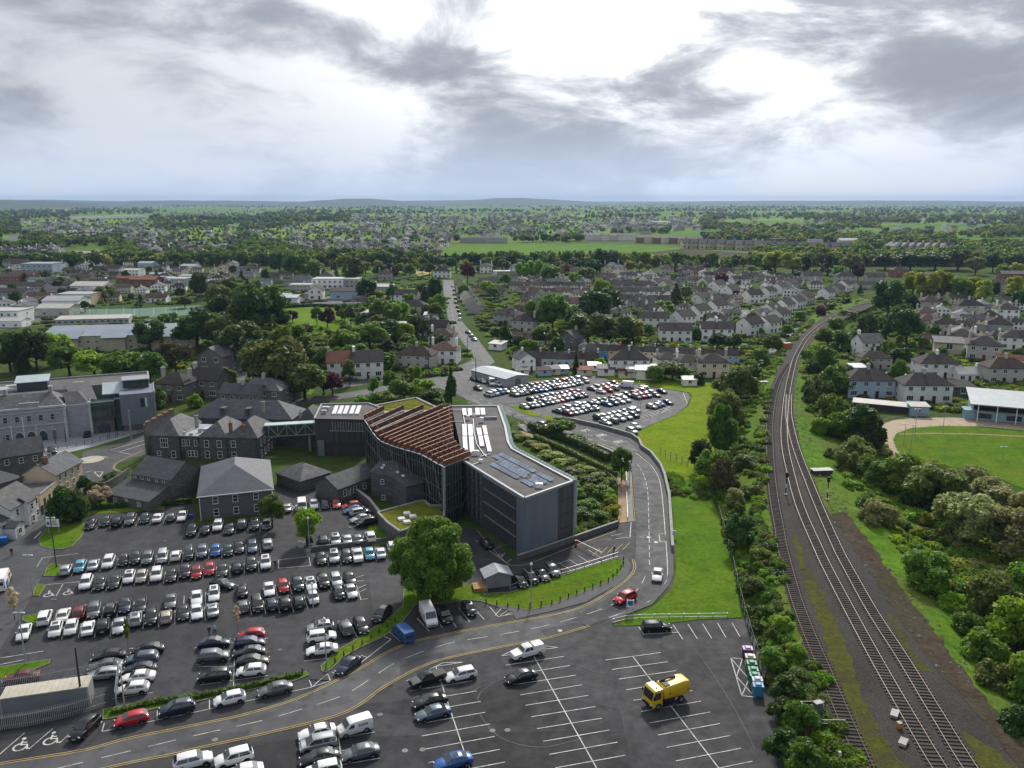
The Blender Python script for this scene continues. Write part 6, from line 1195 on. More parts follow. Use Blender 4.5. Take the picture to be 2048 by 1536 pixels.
m_ = len(grid[0]); eb = MB(); eb.add([p for r in grid for p in r], [(i * m_ + j, i * m_ + j + 1, (i + 1) * m_ + j + 1, (i + 1) * m_ + j) for i in range(NN - 1) for j in range(m_ - 1)])
emb = eb.build('railway_embankment', grassm('embankment_grass', (0.065, 0.14, 0.012), (0.11, 0.21, 0.014), (0.12, 0.12, 0.04), 0.3, 0.9, 1.0), None, 1.2); emb['kind'] = 'structure'
_bm = bmesh.new(); _bm.from_mesh(emb.data)
for f in _bm.faces:
    if f.normal.z < 0: f.normal_flip()
_bm.to_mesh(emb.data); _bm.free()
def ballast_material():
    s = NT('ballast_stone'); p = s.pos(); a = s.noise(p, 0.12, 5, 0.6); b = s.noise(p, 1.4, 5, 0.7); v = s.n('ShaderNodeTexVoronoi'); v.inputs['Scale'].default_value = 6; s.l(p, v.inputs['Vector'])
    c = s.mix(s.rng(a, 0.35, 0.65), (0.026, 0.022, 0.019), (0.056, 0.052, 0.05)); c = s.mix(s.rng(b, 0.45, 0.75, 0, 0.6), c, (0.05, 0.035, 0.024))
    hv = s.n('ShaderNodeSeparateColor'); s.l(v.outputs['Color'], hv.inputs[0]); c = s.mix(s.rng(hv.outputs[0], 0.2, 1.0, 0, 0.45), c, (0.095, 0.088, 0.082)); c = s.mix(s.rng(v.outputs['Distance'], 0.3, 0.7, 0, 0.6), c, (0.018, 0.017, 0.016))
    s.bsdf(c, 0.95, 0.15, 0, s.bump(v.outputs['Distance'], 0.6, 0.05)); return s.mat
BALL = ballast_material()
def sheet_z(name, pts, z, m, parent=None, kind='structure'):
    P0 = [Vector(G2(p, z)) for p in pts]; P_ = []
    for a, b in zip(P0, P0[1:] + P0[:1]):
        n = max(1, int((b - a).length / 1.3)); P_ += [tuple(a.lerp(b, i / n) + Vector((random.uniform(-.45, .45), random.uniform(-.6, .6))) * (1 if i else 0.3)) for i in range(n)]
    return sheet(name, P_, z, m, parent, kind, px=False)
sheet_z('track_bed', TL + TR[:9][::-1][:0] + [(1800, 1720)] + [(2150, 1640), (2050, 1510), (1965, 1400), (1885, 1290), (1810, 1185), (1730, 1105), (1665, 1035), (1635, 985), (1612, 930), (1600, 885), (1590, 840), (1587, 790), (1595, 740), (1607, 702), (1638, 668), (1690, 637), (1744, 613)], RZ + 0.05, BALL)
MOSS = grassm('trackside_moss', (0.06, 0.068, 0.02), (0.10, 0.095, 0.02), (0.055, 0.045, 0.035), 1.1, 3.5)
for pts in ([(1600, 1140), (1622, 1136), (1650, 1200), (1690, 1290), (1720, 1380), (1760, 1470), (1830, 1545), (1760, 1545), (1715, 1450), (1672, 1350), (1640, 1250)], [(1585, 1060), (1600, 1090), (1612, 1140), (1600, 1140), (1588, 1090)], [(1772, 1218), (1795, 1240), (1830, 1310), (1868, 1345), (1840, 1340), (1800, 1280)], [(1925, 1460), (1990, 1500), (2060, 1560), (1960, 1545)]):
    sheet_z('moss_patch', pts, RZ + 0.07, MOSS)
DIRT = grassm('spoil_earth', (0.055, 0.042, 0.032), (0.085, 0.066, 0.05), (0.06, 0.065, 0.03), 0.3, 1.5, 1.0)
sheet_z('spoil_strip', [(1660, 1030), (1690, 1022), (1735, 1077), (1800, 1172), (1875, 1272), (1960, 1382), (2050, 1495), (2150, 1630), (2060, 1560), (1990, 1470), (1930, 1400), (1860, 1320), (1800, 1235), (1745, 1150), (1700, 1085)], RZ + 0.09, DIRT)
CA = [(1741, 606), (1716, 612), (1686, 625), (1656, 641), (1632, 658), (1612, 678), (1600, 698), (1590, 718), (1580, 757), (1574, 790), (1570, 826), (1568, 864), (1571, 901), (1580, 942), (1592, 989), (1607, 1032), (1638, 1102), (1654, 1136), (1699, 1222), (1757, 1329), (1810, 1422), (1876, 1534), (1985, 1700)]
CBt = [(1578, 790), (1577, 826), (1581, 853), (1589, 886), (1601, 922), (1620, 970), (1642, 1024), (1677, 1102), (1695, 1136), (1743, 1222), (1805, 1318), (1868, 1422), (1937, 1534), (2050, 1700)]
CC = [(1578, 727), (1562, 752), (1550, 782), (1541, 830), (1539, 870), (1542, 945), (1549, 1005), (1558, 1055), (1566, 1102), (1589, 1188), (1617, 1266), (1648, 1339), (1680, 1417), (1731, 1534), (1805, 1690)]
RUST = mat('rail_steel', (0.17, 0.14, 0.12), 0.55, 0.2, 0.5, 4, metal=0.7); RUST2 = mat('rusty_rail', (0.09, 0.055, 0.04), 0.7, 0.2, 0.5, 4); SLEEP = mat('concrete_sleeper', (0.06, 0.052, 0.045), 0.9, 0.25, 1.5, 6, orand=0.25); SLEEP_W = mat('timber_sleeper', (0.055, 0.045, 0.038), 0.9, 0.3, 1.5, 6, orand=0.3)
def track(pts, label, rm, sm, nmax, zoff=0.0):
    path = resample(smooth_path([G2(p, RZ) + (RZ,) for p in pts], 6), 220); o = empty('railway_track', path[-1], 0, label, 'railway track', 'railway tracks'); org = path[-1]
    for s in (-1, 1):
        q = MB(); L_ = []
        for i, p in enumerate(path):
            d = path[min(i + 1, 219)] - path[max(i - 1, 0)]; d.z = 0; d.normalize(); L_.append(p + Vector((-d.y, d.x, 0)) * 0.835 * s - org + Vector((0, 0, 0.24 + zoff)))
        ribbon(L_, 0.09, None, q, thick=0.16); q.build('rail', rm, o)
    d = [0.0]
    for a, b in zip(path, path[1:]): d.append(d[-1] + (b - a).length)
    sl_ = MB(); sl_.box((0, 0, 0), (2.5, 0.26, 0.14)); sme = sl_.mesh('sleeper', sm); n = int(d[-1] / 0.72); rest = MB(); j = 218; cnt = 0
    for k in range(n):
        s_ = d[-1] - k * 0.72 - 0.3; 
        while j > 0 and d[j] > s_: j -= 1
        t = (s_ - d[j]) / max(1e-6, d[j + 1] - d[j]); p = path[j].lerp(path[j + 1], t) - org; a = math.atan2(path[j + 1].y - path[j].y, path[j + 1].x - path[j].x) + math.pi / 2
        if s_ > d[-1] or s_ < 0: continue
        if cnt < nmax: inst('sleeper', sme, o, (p.x, p.y, 0.08 + zoff + random.uniform(-0.012, 0.012)), (0, 0, a + random.uniform(-0.02, 0.02)))
        else: rest.box((p.x, p.y, 0.08 + zoff), (2.5, 0.26, 0.14), 0, a)
        cnt += 1
    if rest.f: rest.build('sleeper_run', sm, o)['kind'] = 'stuff'
track(CA, 'left of the two main railway tracks, single beyond the points', RUST, SLEEP, 280); track(CBt, 'right-hand main railway track nearest the spoil bank', RUST, SLEEP, 280, 0.012); track(CC, 'overgrown siding along the bushy left edge of the railway', RUST2, SLEEP_W, 260, 0.006)
# rubble on the spoil bank
st = MB()
for i in range(700):
    t = random.random() * (NN - 26) + 22; k = int(t); a, b = rows[2][k].lerp(rows[2][k + 1], t - k), rows[3][k].lerp(rows[3][k + 1], t - k); u = random.uniform(-0.28, 0.12); p = a.lerp(b, u); r_ = random.uniform(0.08, 0.3) * (1 if random.random() < 0.85 else 1.8)
    vs = [(p.x + r_ * math.cos(j * 1.57 + i), p.y + r_ * math.sin(j * 1.57 + i) * 0.8, RZ + 0.02 + r_ * 0.1) for j in range(4)] + [(p.x, p.y, RZ + r_ * 0.9)]; st.add(vs, [(0, 1, 4), (1, 2, 4), (2, 3, 4), (3, 0, 4)])
o = st.build('rubble_stones', mat('rubble', (0.24, 0.22, 0.19), 0.9, 0.35, 1.2, 5)); tag(o, 'loose pale rubble along the spoil bank', 'rubble', kind='stuff')
# signals, cabinets, odds and ends
def signal(label, px, top):
    v = GV(*px, RZ); o = empty('railway_signal', v, 0, label, 'signal', 'railway signals'); h = (hz(px[0], px[1], top)) * 1.0; h = 4.2
    q = MB(); q.tube([(0, 0, 0), (0, 0, h)], 0.11, 7); q.build('post', DKMETAL, o); q = MB(); q.box((0, 0, h + 0.45), (0.55, 0.3, 1.1)); q.build('lamp_head', TRIM, o); q = MB(); q.tube([(0, 0, h * 0.42), (0, 0, h * 0.62)], 0.14, 7); q.build('white_band', WHITEP, o); q = MB(); q.box((0, -0.1, 0.15), (0.7, 0.7, 0.3)); q.build('footing', CONC, o)
    for k in (0.2, 0.65): q = MB(); q.tube([(0, -0.15, h + k), (0, -0.3, h + k)], 0.12, 8); q.build('hood', TRIM, o)
signal('black signal post between siding and main tracks', (1571, 990), 955); signal('black signal post at the right edge of the tracks', (1654, 1000), 967)
def cabinet(name, label, px, d, m, z=RZ, cat='cabinet', rz=0.3):
    v = GV(*px, z); o = empty(name, v, rz, label, cat); q = MB(); q.box((0, 0, d[2] / 2), d); q.build('case', m, o); q = MB(); q.box((0, 0, d[2] + 0.05), (d[0] * 1.1, d[1] * 1.1, 0.1)); q.build('lid', mat('cabinet_lid', (0.3, 0.3, 0.29), 0.6), o); return o
cabinet('relay_cabinet', 'grey relay cabinet inside a white rail beside the siding', (1634, 1432), (1.0, 0.7, 1.9), mat('cabinet_grey', (0.10, 0.095, 0.09), 0.6, 0.2))
v = GV(1634, 1432, RZ); o = empty('guard_rail', v, 0, 'white tube guard rail around the relay cabinet', 'rail')
for a, b in (((-1.6, 1.6), (1.4, 1.6)), ((-1.6, 1.6), (-0.2, -2.2)), ((-0.2, -2.2), (2.6, -2.2))):
    for z in (0.5, 1.0): q = MB(); q.tube([(*a, z), (*b, z)], 0.04, 5); q.build('tube_rail', WHITEP, o)
    for p in (a, b): q = MB(); q.tube([(*p, 0), (*p, 1.0)], 0.04, 5); q.build('upright', WHITEP, o)
cabinet('points_box', 'yellow and white box on the ballast left of the main tracks', (1806, 1488), (1.3, 0.8, 0.35), mat('pale_yellow', (0.60, 0.45, 0.22), 0.6, 0.2), rz=0.9); cabinet('points_motor', 'small yellow points motor beside the main track', (1798, 1456), (0.5, 0.5, 0.7), mat('points_yellow', (0.45, 0.25, 0.04), 0.6))
cabinet('point_machine', 'silver point machine beside the left main track', (1789, 1431), (1.5, 0.8, 0.35), STEEL, rz=1.0); cabinet('white_marker', 'small white concrete marker in the grass by the siding', (1678, 1520), (0.3, 0.3, 1.0), WHITEP)
cabinet('trackside_hut', 'small white hut left of the railway curve', (1527, 773), (2.6, 1.6, 1.8), WHITEP, 1.5); cabinet('trackside_digger', 'orange machine standing by the railway curve', (1574, 695), (3.0, 1.6, 2.0), mat('plant_orange', (0.6, 0.12, 0.04), 0.6), RZ); cabinet('dark_platform', 'low dark timber platform beside the right-hand track', (1643, 947), (4.5, 2.0, 1.0), SLEEP_W, RZ, rz=0.1)
# green mesh fence along the foot of the embankment
def fence(name, label, pts, h, step, pm, fm, z=0.0, bars=None, cat='fence'):
    path = smooth_path([G2(p, z) + (z,) for p in pts], 4); L_ = sum((b - a).length for a, b in zip(path, path[1:])); path = resample(path, max(2, int(L_ / step) + 1)); o = empty(name, path[0], 0, label, cat); org = path[0]
    pm_ = MB(); pm_.box((0, 0, h / 2), (0.1, 0.1, h)); pme = pm_.mesh('post', pm); 
    for i, p in enumerate(path):
        inst('post', pme, o, p - org)
        if i:
            a = path[i - 1] - org; b = p - org
            for k in range(bars or 3): q = MB(); zz_ = h * (0.2 + 0.75 * k / max(1, (bars or 3) - 1)); q.beam((a.x, a.y, zz_), (b.x, b.y, zz_), 0.05, 0.06); q.build('rail', fm, o)
    return o
fence('mesh_fence', 'dark green fence along the foot of the railway bank', [(1405, 925), (1425, 985), (1440, 1040), (1462, 1120), (1480, 1200), (1505, 1290), (1530, 1370)], 2.0, 2.6, mat('green_fence', (0.02, 0.05, 0.03), 0.6), MATS['green_fence'])
fence('mesh_fence', 'dark fence across the foot of the bright meadow', [(1320, 912), (1345, 922), (1372, 932), (1400, 942)], 2.2, 2.0, MATS['green_fence'], MATS['green_fence'])
# palisade round the pale container
def palisade(label, pts, h, step=0.22):
    path = [GV(*p) for p in pts]; o = empty('palisade_fence', path[0], 0, label, 'fence', 'palisade fences'); org = path[0]; pb = MB(); pb.box((0, 0, h / 2), (0.09, 0.04, h)); pb.add([(-0.045, 0, h), (0.045, 0, h), (0, 0, h + 0.12)], [(0, 1, 2), (2, 1, 0)]); pme = pb.mesh('pale', STEEL)
    for a, b in zip(path, path[1:]):
        L_ = (b - a).length; ang = math.atan2((b - a).y, (b - a).x)
        for k in range(int(L_ / step)): p = a.lerp(b, k * step / L_) - org; inst('pale', pme, o, p, (0, 0, ang))
        for z in (0.5, h - 0.4): q = MB(); q.beam((a.x - org.x, a.y - org.y + 0.05, z), (b.x - org.x, b.y - org.y + 0.05, z), 0.05, 0.05); q.build('rail', STEEL, o)
palisade('grey steel palisade fence below the pale container', [(-10, 1462), (60, 1452), (130, 1436), (212, 1412)], 2.1); palisade('grey steel palisade fence behind the pale container', [(-10, 1385), (80, 1372), (180, 1352)], 2.0); palisade('grey steel palisade fence closing the container yard', [(180, 1352), (228, 1342), (238, 1352)], 2.0)
v = GV(4, 1438); v2 = GV(180, 1412); ang = math.atan2((v2 - v).y, (v2 - v).x); Lc = (v2 - v).length
o = empty('storage_container', v, ang, 'long pale storage container inside the palisade fence', 'container'); q = MB(); q.box((Lc / 2, 1.4, 1.4), (Lc, 2.8, 2.8)); q.build('body', mat('container_grey', (0.17, 0.18, 0.20), 0.6, 0.1, 0.4, 4), o)
nrib = 14
for k in range(nrib): q = MB(); q.box(((k + 0.5) * Lc / nrib, 1.4, 2.87), (Lc / nrib * 0.96, 2.95, 0.14)); q.build('roof_sheet', mat('cream_roof_sheet', (0.42, 0.39, 0.32), 0.7, 0.2, 0.5, 3), o)
for s in (0.06, Lc - 0.06): q = MB(); q.box((s, 1.4, 1.4), (0.2, 2.86, 2.86)); q.build('end_frame', STEEL, o)
v = GV(232, 1412); v2 = GV(238, 1355); o = empty('solid_gate', v, math.atan2((v2 - v).y, (v2 - v).x), 'blue-grey solid sheet gate standing right of the container', 'gate'); L_ = (v2 - v).length
for k in range(5): q = MB(); q.box(((k + 0.5) * L_ / 5, 0, 1.1), (L_ / 5 - 0.03, 0.08, 2.0)); q.build('panel', mat('gate_blue', (0.12, 0.15, 0.19), 0.5, 0.1), o)
# ------------------------------------------------------------------ greyhound stadium
sheet('stadium_track', [(1748, 858), (1762, 848), (1790, 840), (1830, 836), (1900, 835), (1980, 838), (2060, 846), (2300, 862), (2300, 900), (2060, 862), (1960, 853), (1880, 852), (1820, 857), (1792, 868), (1786, 882), (1794, 902), (1812, 922), (1790, 915), (1765, 892)], 0.05, mat('sand_track', (0.34, 0.27, 0.19), 0.95, 0.15, 0.3, 2))
sheet('stadium_field', [(1787, 882), (1793, 868), (1820, 857), (1880, 852), (1960, 853), (2060, 862), (2300, 900), (2300, 1200), (2150, 1050), (2048, 978), (1960, 940), (1850, 930), (1812, 922), (1794, 902)], 0.06, LAWN)
sheet('worn_path', [(1800, 868), (1860, 866), (1960, 868), (2060, 873), (2060, 875), (1960, 870), (1860, 868), (1800, 870)], 0.08, mat('worn_earth', (0.24, 0.17, 0.09), 0.95))
fence('track_rail', 'white inner running rail around the stadium field', [(1812, 922), (1794, 902), (1786, 882), (1792, 868), (1820, 857), (1880, 852), (1960, 853), (2060, 862)], 0.7, 3.0, WHITEP, WHITEP, 0.0, 1); fence('track_rail', 'pale outer fence around the sand track', [(1748, 858), (1762, 848), (1790, 839), (1830, 835), (1900, 834), (1980, 837), (2060, 845)], 1.0, 3.0, PAVE, CONC, 0.0, 2)
BLUEW = mat('pale_blue_render', (0.24, 0.38, 0.45), 0.8, 0.08, 0.5, 4)
stand, W = rect_bldg('grandstand', 'pale blue stadium grandstand with big white roof and open front', 'grandstand', (1945, 838), (2140, 856), 14, 2.6, 'flat', 0, BLUEW, CONC)
q = MB(); roof_shape(q, -1, W + 1, -2.5, 15, 5.4, 1.5, 'mono', 0.3, 0.3); q.build('roof', mat('white_roof', (0.36, 0.38, 0.39), 0.5, 0.12, 0.4, 3), stand); q = MB(); q.box((W / 2, 8, 4.0), (W, 11, 3.0)); q.build('stand_shade_block', glassm('stand_interior_shade', (0.02, 0.022, 0.024), 0.4, 0.3), stand)  # solid dark block paints in the shade inside the open stand
q = MB(); q.prism([(-0.3, 0.0), (0.0, 0.0), (0.0, 14.0), (-0.3, 14.0)], 0, 5.4); q.build('end_wall', BLUEW, stand)
for k in range(5): q = MB(); q.tube([(1 + k * W / 5, -2.0, 0), (1 + k * W / 5, -2.0, 5.3)], 0.16, 6); q.build('column', WHITEP, stand)
for k in range(4): q = MB(); q.box((3 + k * 8, -0.03, 1.3), (4, 0.12, 1.6)); q.build('window', GLASS, stand)
hut, W = rect_bldg('blue_hut', 'small pale blue hut with white roof beside the sand track', 'hut', (1821, 832), (1857, 833), 4.0, 3.2, 'mono', 0.5, BLUEW, ROOF_W); add_window(hut, 'f', (W, 4), W / 2, 1.9, 1.1, 1.3, 2, 1)
sh, W = rect_bldg('kennel_shed', 'long low open shed with pale roof by the stadium', 'shed', (1706, 818), (1820, 829), 4.0, 2.4, 'mono', 0.5, mat('dark_shed', (0.05, 0.05, 0.05), 0.9), ROOF_W)
hut2, W = rect_bldg('blue_kiosk', 'little pale blue kiosk under the grandstand end', 'hut', (1929, 838), (1948, 839), 3.0, 3.0, 'mono', 0.3, BLUEW, BLUEW)
for i, (p, h) in enumerate((((1829, 872), 8), ((1885, 866), 8), ((1807, 890), 6), ((1820, 908), 8), ((2005, 915), 3))):
    pole('floodlight', f'slender stadium floodlight, {ordn(i + 1)} of those on the field edge', p, h, 0.09, STEEL, 'lamp', 'stadium floodlights', arm=1.2)
# ------------------------------------------------------------------ houses of the town
WALLS = {k: mat('wall_' + n, c, 0.85, 0.1, 0.5, 3, orand=0.12) for k, n, c in (('w', 'white_render', (0.78, 0.78, 0.76)), ('g', 'grey_pebbledash', (0.40, 0.39, 0.365)), ('c', 'cream_render', (0.66, 0.58, 0.42)), ('b', 'blue_render', (0.05, 0.26, 0.50)), ('o', 'orange_render', (0.60, 0.30, 0.05)), ('t', 'teal_render', (0.10, 0.20, 0.22)), ('p', 'pale_blue_render', (0.36, 0.45, 0.55)), ('r', 'red_brick', (0.22, 0.10, 0.07)), ('y', 'buff_render', (0.46, 0.37, 0.22)), ('d', 'dark_grey_render', (0.09, 0.09, 0.10)), ('s', 'rubble_stone', (0.16, 0.155, 0.145)))}
WNAME = dict(w='white', g='grey', c='cream', b='blue', o='orange', t='teal', p='pale blue', r='red-brick', y='buff', d='dark grey', s='stone')
ROOFS = dict(d=TILE_D, b=TILE_B, r=TILE_R, s=SLATE, w=SLATE_W, g=ROOF_G, p=ROOF_W)
RNAME = dict(d='dark', b='brown', r='red-brown', s='slate', w='grey slate', g='grey metal', p='pale sheet')
def simple_win(w_, h_, nx):
    q = MB(); q.box((0, -0.02, 0), (w_, 0.1, h_), 0); t = 0.08
    for i in range(nx):
        a = -w_ / 2 + t + i * (w_ - t) / nx; q.box((a + ((w_ - t) / nx - t) / 2, -0.06, 0), ((w_ - t) / nx - t, 0.05, h_ - 2 * t), 1)
    q.box((0, -0.08, -h_ / 2 - 0.05), (w_ + 0.15, 0.2, 0.08), 0); return q.mesh('window', [UPVC, GLASS])
SW = {k: simple_win(*k) for k in ((1.2, 1.2, 2), (1.8, 1.35, 3), (0.8, 1.1, 1))}
DOORM = MB(); DOORM.box((0, -0.03, 0), (0.95, 0.1, 2.1)); DOORM = DOORM.mesh('door', mat('painted_door', (0.10, 0.03, 0.03), 0.5, 0.2, orand=0.6))
# kind: W, D, eaves, roof, rise, chimneys (u,v), storeys, window columns, word
HK = {'S': (13, 8, 5.1, 'hip', 2.7, ((6.5, 4.0),), 2, 4, 'hipped semi-detached pair'), 'G': (13, 8, 5.1, 'gu', 2.6, ((6.5, 4.0),), 2, 4, 'gabled semi-detached pair'), 'V': (7.5, 9, 5.0, 'gv', 2.6, ((3.75, 6.5),), 2, 2, 'gable-fronted house'), 'D': (10, 8.5, 5.2, 'hip', 2.6, ((0.6, 4.2), (9.4, 4.2)), 2, 3, 'hipped detached house'), 'N': (9, 8, 5.1, 'gu', 2.8, ((0.5, 4),), 2, 3, 'gabled detached house'),
      'B': (12, 8, 2.8, 'gu', 2.4, ((9, 4),), 1, 4, 'gabled bungalow'), 'T': (6, 8, 5.2, 'gu', 2.5, ((5.6, 4),), 2, 2, 'terraced house'), 'C': (6, 7, 3.4, 'gu', 2.4, ((5.5, 3.5),), 1, 2, 'low terraced cottage'), 'K': (5, 4, 2.3, 'mono', 0.6, (), 1, 1, 'garden shed'), 'L': (22, 10, 5.6, 'gu', 2.8, (), 2, 7, 'long building'), 'F': (18, 12, 5.5, 'flat', 0, (), 2, 6, 'flat-roofed block'), 'Z': (16, 11, 4.2, 'gu', 1.6, (), 1, 2, 'low shed building'), 'A': (24, 11, 8.6, 'gu', 2.6, (), 3, 8, 'three-storey apartment block')}
HMESH = {}
def house_meshes(k):
    if k in HMESH: return HMESH[k]
    W, D, h, kind, rh, chs, st_, nc, word = HK[k]; a = MB(); wall_shape(a, -W / 2, W / 2, -D / 2, D / 2, h, rh, kind); r_ = MB()
    if kind == 'flat': r_.prism([(-W / 2 - .1, -D / 2 - .1), (W / 2 + .1, -D / 2 - .1), (W / 2 + .1, D / 2 + .1), (-W / 2 - .1, D / 2 + .1)], h + 0.01, h + 0.35)
    else: roof_shape(r_, -W / 2, W / 2, -D / 2, D / 2, h, rh, kind, 0.05 if k in 'TC' else 0.35)
    c = MB(); c.box((0, 0, 0), (0.7, 1.2, 2.6)); c.box((0, 0, 1.36), (0.85, 1.35, 0.12)); c.tube([(0, -0.25, 1.4), (0, -0.25, 1.8)], 0.13, 6); c.tube([(0, 0.25, 1.4), (0, 0.25, 1.8)], 0.13, 6)
    HMESH[k] = (a.mesh('wall', WALLS['w']), r_.mesh('roof', TILE_D), c.mesh('chimney', WALLS['g'])); return HMESH[k]
HOUSES = {}
def house(k, loc, ang, wall, roof, zone, px, sc=1.0, note=''):
    if k in 'SGVDNB': sc *= 1.15
    W, D, h, kind, rh, chs, st_, nc, word = HK[k]; a, r_, c = house_meshes(k); nm = {'K': 'garden_shed', 'F': 'flat_roofed_building', 'L': 'long_building', 'Z': 'shed_building', 'A': 'apartment_block', 'B': 'bungalow', 'T': 'terraced_house', 'C': 'cottage'}.get(k, 'house')
    o = empty(nm, loc, ang, None, {'K': 'shed', 'Z': 'shed'}.get(k, 'house' if k not in 'FLA' else 'building'), None, (sc, sc, sc * random.uniform(0.96, 1.05))); inst('wall', a, o, mats={0: WALLS[wall]}); ro = inst('roof', r_, o, mats={0: ROOFS[roof]})
    for (u, v) in chs: inst('chimney', c, ro, (u - W / 2, v - D / 2, h + rh + (0.1 if kind != 'gu' or abs(u - W / 2) > 1 else 0.3) - 0.3), mats={0: WALLS[wall if random.random() < 0.5 else 'g']})
    for s_ in range(st_):
        for i in range(nc):
            u = -W / 2 + W * (i + 0.5) / nc; z = 1.5 + s_ * 2.6
            if s_ == 0 and (i == 1 or (k in 'SG' and i == 2)) and k not in 'FLAZ': inst('door', DOORM, o, (u, -D / 2, 1.05), (0, 0, 0)); continue
            inst('window', SW[(1.8, 1.35, 3) if s_ == 0 and k not in 'TCK' else (1.2, 1.2, 2)], o, (u, -D / 2, z))
    for s_ in range(st_):
        for sx in (-1, 1):
            if k in 'TCK': continue
            inst('window', SW[(0.8, 1.1, 1)], o, (sx * W / 2, 0.8, 1.5 + s_ * 2.6), (0, 0, sx * math.pi / 2))
    HOUSES.setdefault(zone, []).append((px[0], px[1], o, f"{WNAME[wall]} {word} with {RNAME[roof]} roof{note}")); return o
def hs(zone, spec):
    """'x,y,kind,wall,roof,yaw[,scale]': pixel of the middle of the house front at ground level"""
    for q in spec.split():
        f = q.split(','); x, y = float(f[0]), float(f[1]); k = f[2]; a = R(float(f[5])); sc = float(f[6]) if len(f) > 6 else 1.0; v = GV(x, y); D = HK[k][1] * sc
        house(k, (v.x - math.sin(a) * D / 2, v.y + math.cos(a) * D / 2, 0), a, f[3], f[4], zone, (x, y), sc)
def hrow(zone, p0, p1, n, k, walls, roof, yaw=None, sc=1.0):
    A_, B_ = GV(*p0), GV(*p1); d = B_ - A_; a = math.atan2(d.y, d.x) if yaw is None else R(yaw); D = HK[k][1] * sc
    if k in 'TC' and yaw is None: sc = d.length / max(1, n) / HK[k][0]
    for i in range(n):
        t = (i + 0.5) / n; p = A_ + d * t; px = (p0[0] + (p1[0] - p0[0]) * t, p0[1] + (p1[1] - p0[1]) * t)
        house(k, (p.x - math.sin(a) * D / 2, p.y + math.cos(a) * D / 2, 0), a, walls[i % len(walls)], roof if len(roof) == 1 else roof[i % len(roof)], zone, px, sc)
Z1 = 'the long terrace behind the far car park'
hrow(Z1, (1170, 719), (1478, 734), 13, 'T', 'dbocccwwgtggp', 'd'); hrow('the row before the terrace', (1054, 733), (1198, 735), 5, 'C', 'dgpgd', 'd')
hrow('the zigzag gables behind the blue house', (1160, 707), (1236, 709), 5, 'V', 'g', 's', sc=0.55)
hs('houses overlooking the far car park', '1259,750,S,w,d,-2 1338,741,D,w,d,8,0.8 1379,748,D,w,d,10,0.8 1427,755,D,c,d,-3 1136,700,V,s,s,-35 1054,742,V,w,s,20,0.8')
hs('sheds along the far car park edge', '1212,752,K,w,w,-5,1.3 1275,757,K,w,p,-8,1.6 1295,760,K,w,p,-8,1.7 1090,752,K,p,d,10 1108,750,K,c,w,8 1125,749,K,p,g,8 1170,752,K,c,r,5,1.1 1190,742,K,w,g,0 1252,757,K,c,r,0 1380,772,K,w,p,0 1045,752,K,w,s,5')
Z2 = 'the estate behind the terrace'
hs(Z2, '1351,685,G,w,d,-4 1434,682,G,w,d,-4 1308,657,G,w,d,-6 1376,655,N,w,d,35 1409,641,N,w,d,35 1443,631,N,w,d,35 1512,671,N,w,d,35 1549,666,N,w,d,38 1284,629,N,g,d,-40,0.9 1272,619,N,g,d,-40,0.9 1298,640,N,w,d,-40,0.9')
hrow(Z2, (1225, 614), (1268, 612), 2, 'G', 'wg', 'd', -4, 0.8); hrow(Z2, (1280, 618), (1330, 614), 2, 'G', 'w', 'd', -4, 0.85); hrow(Z2, (1232, 598), (1278, 596), 2, 'G', 'g', 'd', -3, 0.85); hrow(Z2, (1284, 598), (1334, 596), 2, 'G', 'wg', 'd', -3, 0.85); hrow(Z2, (1214, 582), (1250, 583), 2, 'G', 'g', 'd', -3, 0.8); hrow(Z2, (1256, 584), (1305, 583), 2, 'G', 'gc', 'd', -3, 0.8)
Z3 = 'the stepped terraces left of the estate'
hrow(Z3, (1026, 583), (1072, 583), 3, 'G', 'cgw', 'b', -2, 0.75); hrow(Z3, (1075, 582), (1116, 582), 3, 'G', 'gw', 'd', -2, 0.75); hrow(Z3, (1118, 582), (1162, 582), 3, 'G', 'gw', 'd', -2, 0.75); hrow(Z3, (1070, 596), (1116, 596), 3, 'G', 'gw', 'd', -2, 0.75); hrow(Z3, (1120, 596), (1172, 596), 3, 'G', 'wg', 'b', -2, 0.75); hrow(Z3, (1054, 622), (1108, 622), 3, 'G', 'gg', 'd', -2, 0.8); hrow(Z3, (1112, 621), (1166, 621), 3, 'G', 'gw', 'b', -2, 0.8); hrow(Z3, (1168, 620), (1200, 620), 2, 'G', 'g', 'b', -2, 0.8); hs(Z3, '1064,600,N,g,d,-45,0.9 1056,610,N,g,d,-45,0.9')
Z4 = 'the houses stepping down to the railway'
hs(Z4, '1300,571,N,w,d,40,0.9 1320,577,N,w,d,40,0.9 1341,583,N,w,d,40,0.9 1361,591,N,g,d,40,0.9 1383,599,N,w,d,40,0.9 1410,611,N,w,d,40,0.9 1440,619,N,g,d,40,0.9 1421,577,N,w,d,38 1443,585,N,w,d,38 1470,594,N,w,d,38 1425,563,G,w,d,0,0.9 1483,571,G,w,d,0,0.9 1258,564,G,w,d,0,0.9 1212,567,G,g,b,0,0.9 1512,607,N,w,d,20 1550,573,G,w,d,0,0.9 1544,597,N,w,d,40,0.9 1568,588,N,w,d,40,0.9 1590,581,N,g,d,40,0.9 1552,634,N,w,d,40,0.9 1580,626,N,w,d,40,0.9 1601,617,N,w,d,40,0.9 1620,608,N,g,d,40,0.9 1570,646,N,w,d,40,0.9 1662,598,N,w,d,40,0.9 1682,590,N,g,d,40,0.9 1698,582,N,w,d,40,0.9 1625,565,G,g,d,0 1691,566,S,g,d,0 1752,567,G,g,d,0 1735,579,L,g,d,0,0.7')
Z5 = 'the large houses below the green fields'
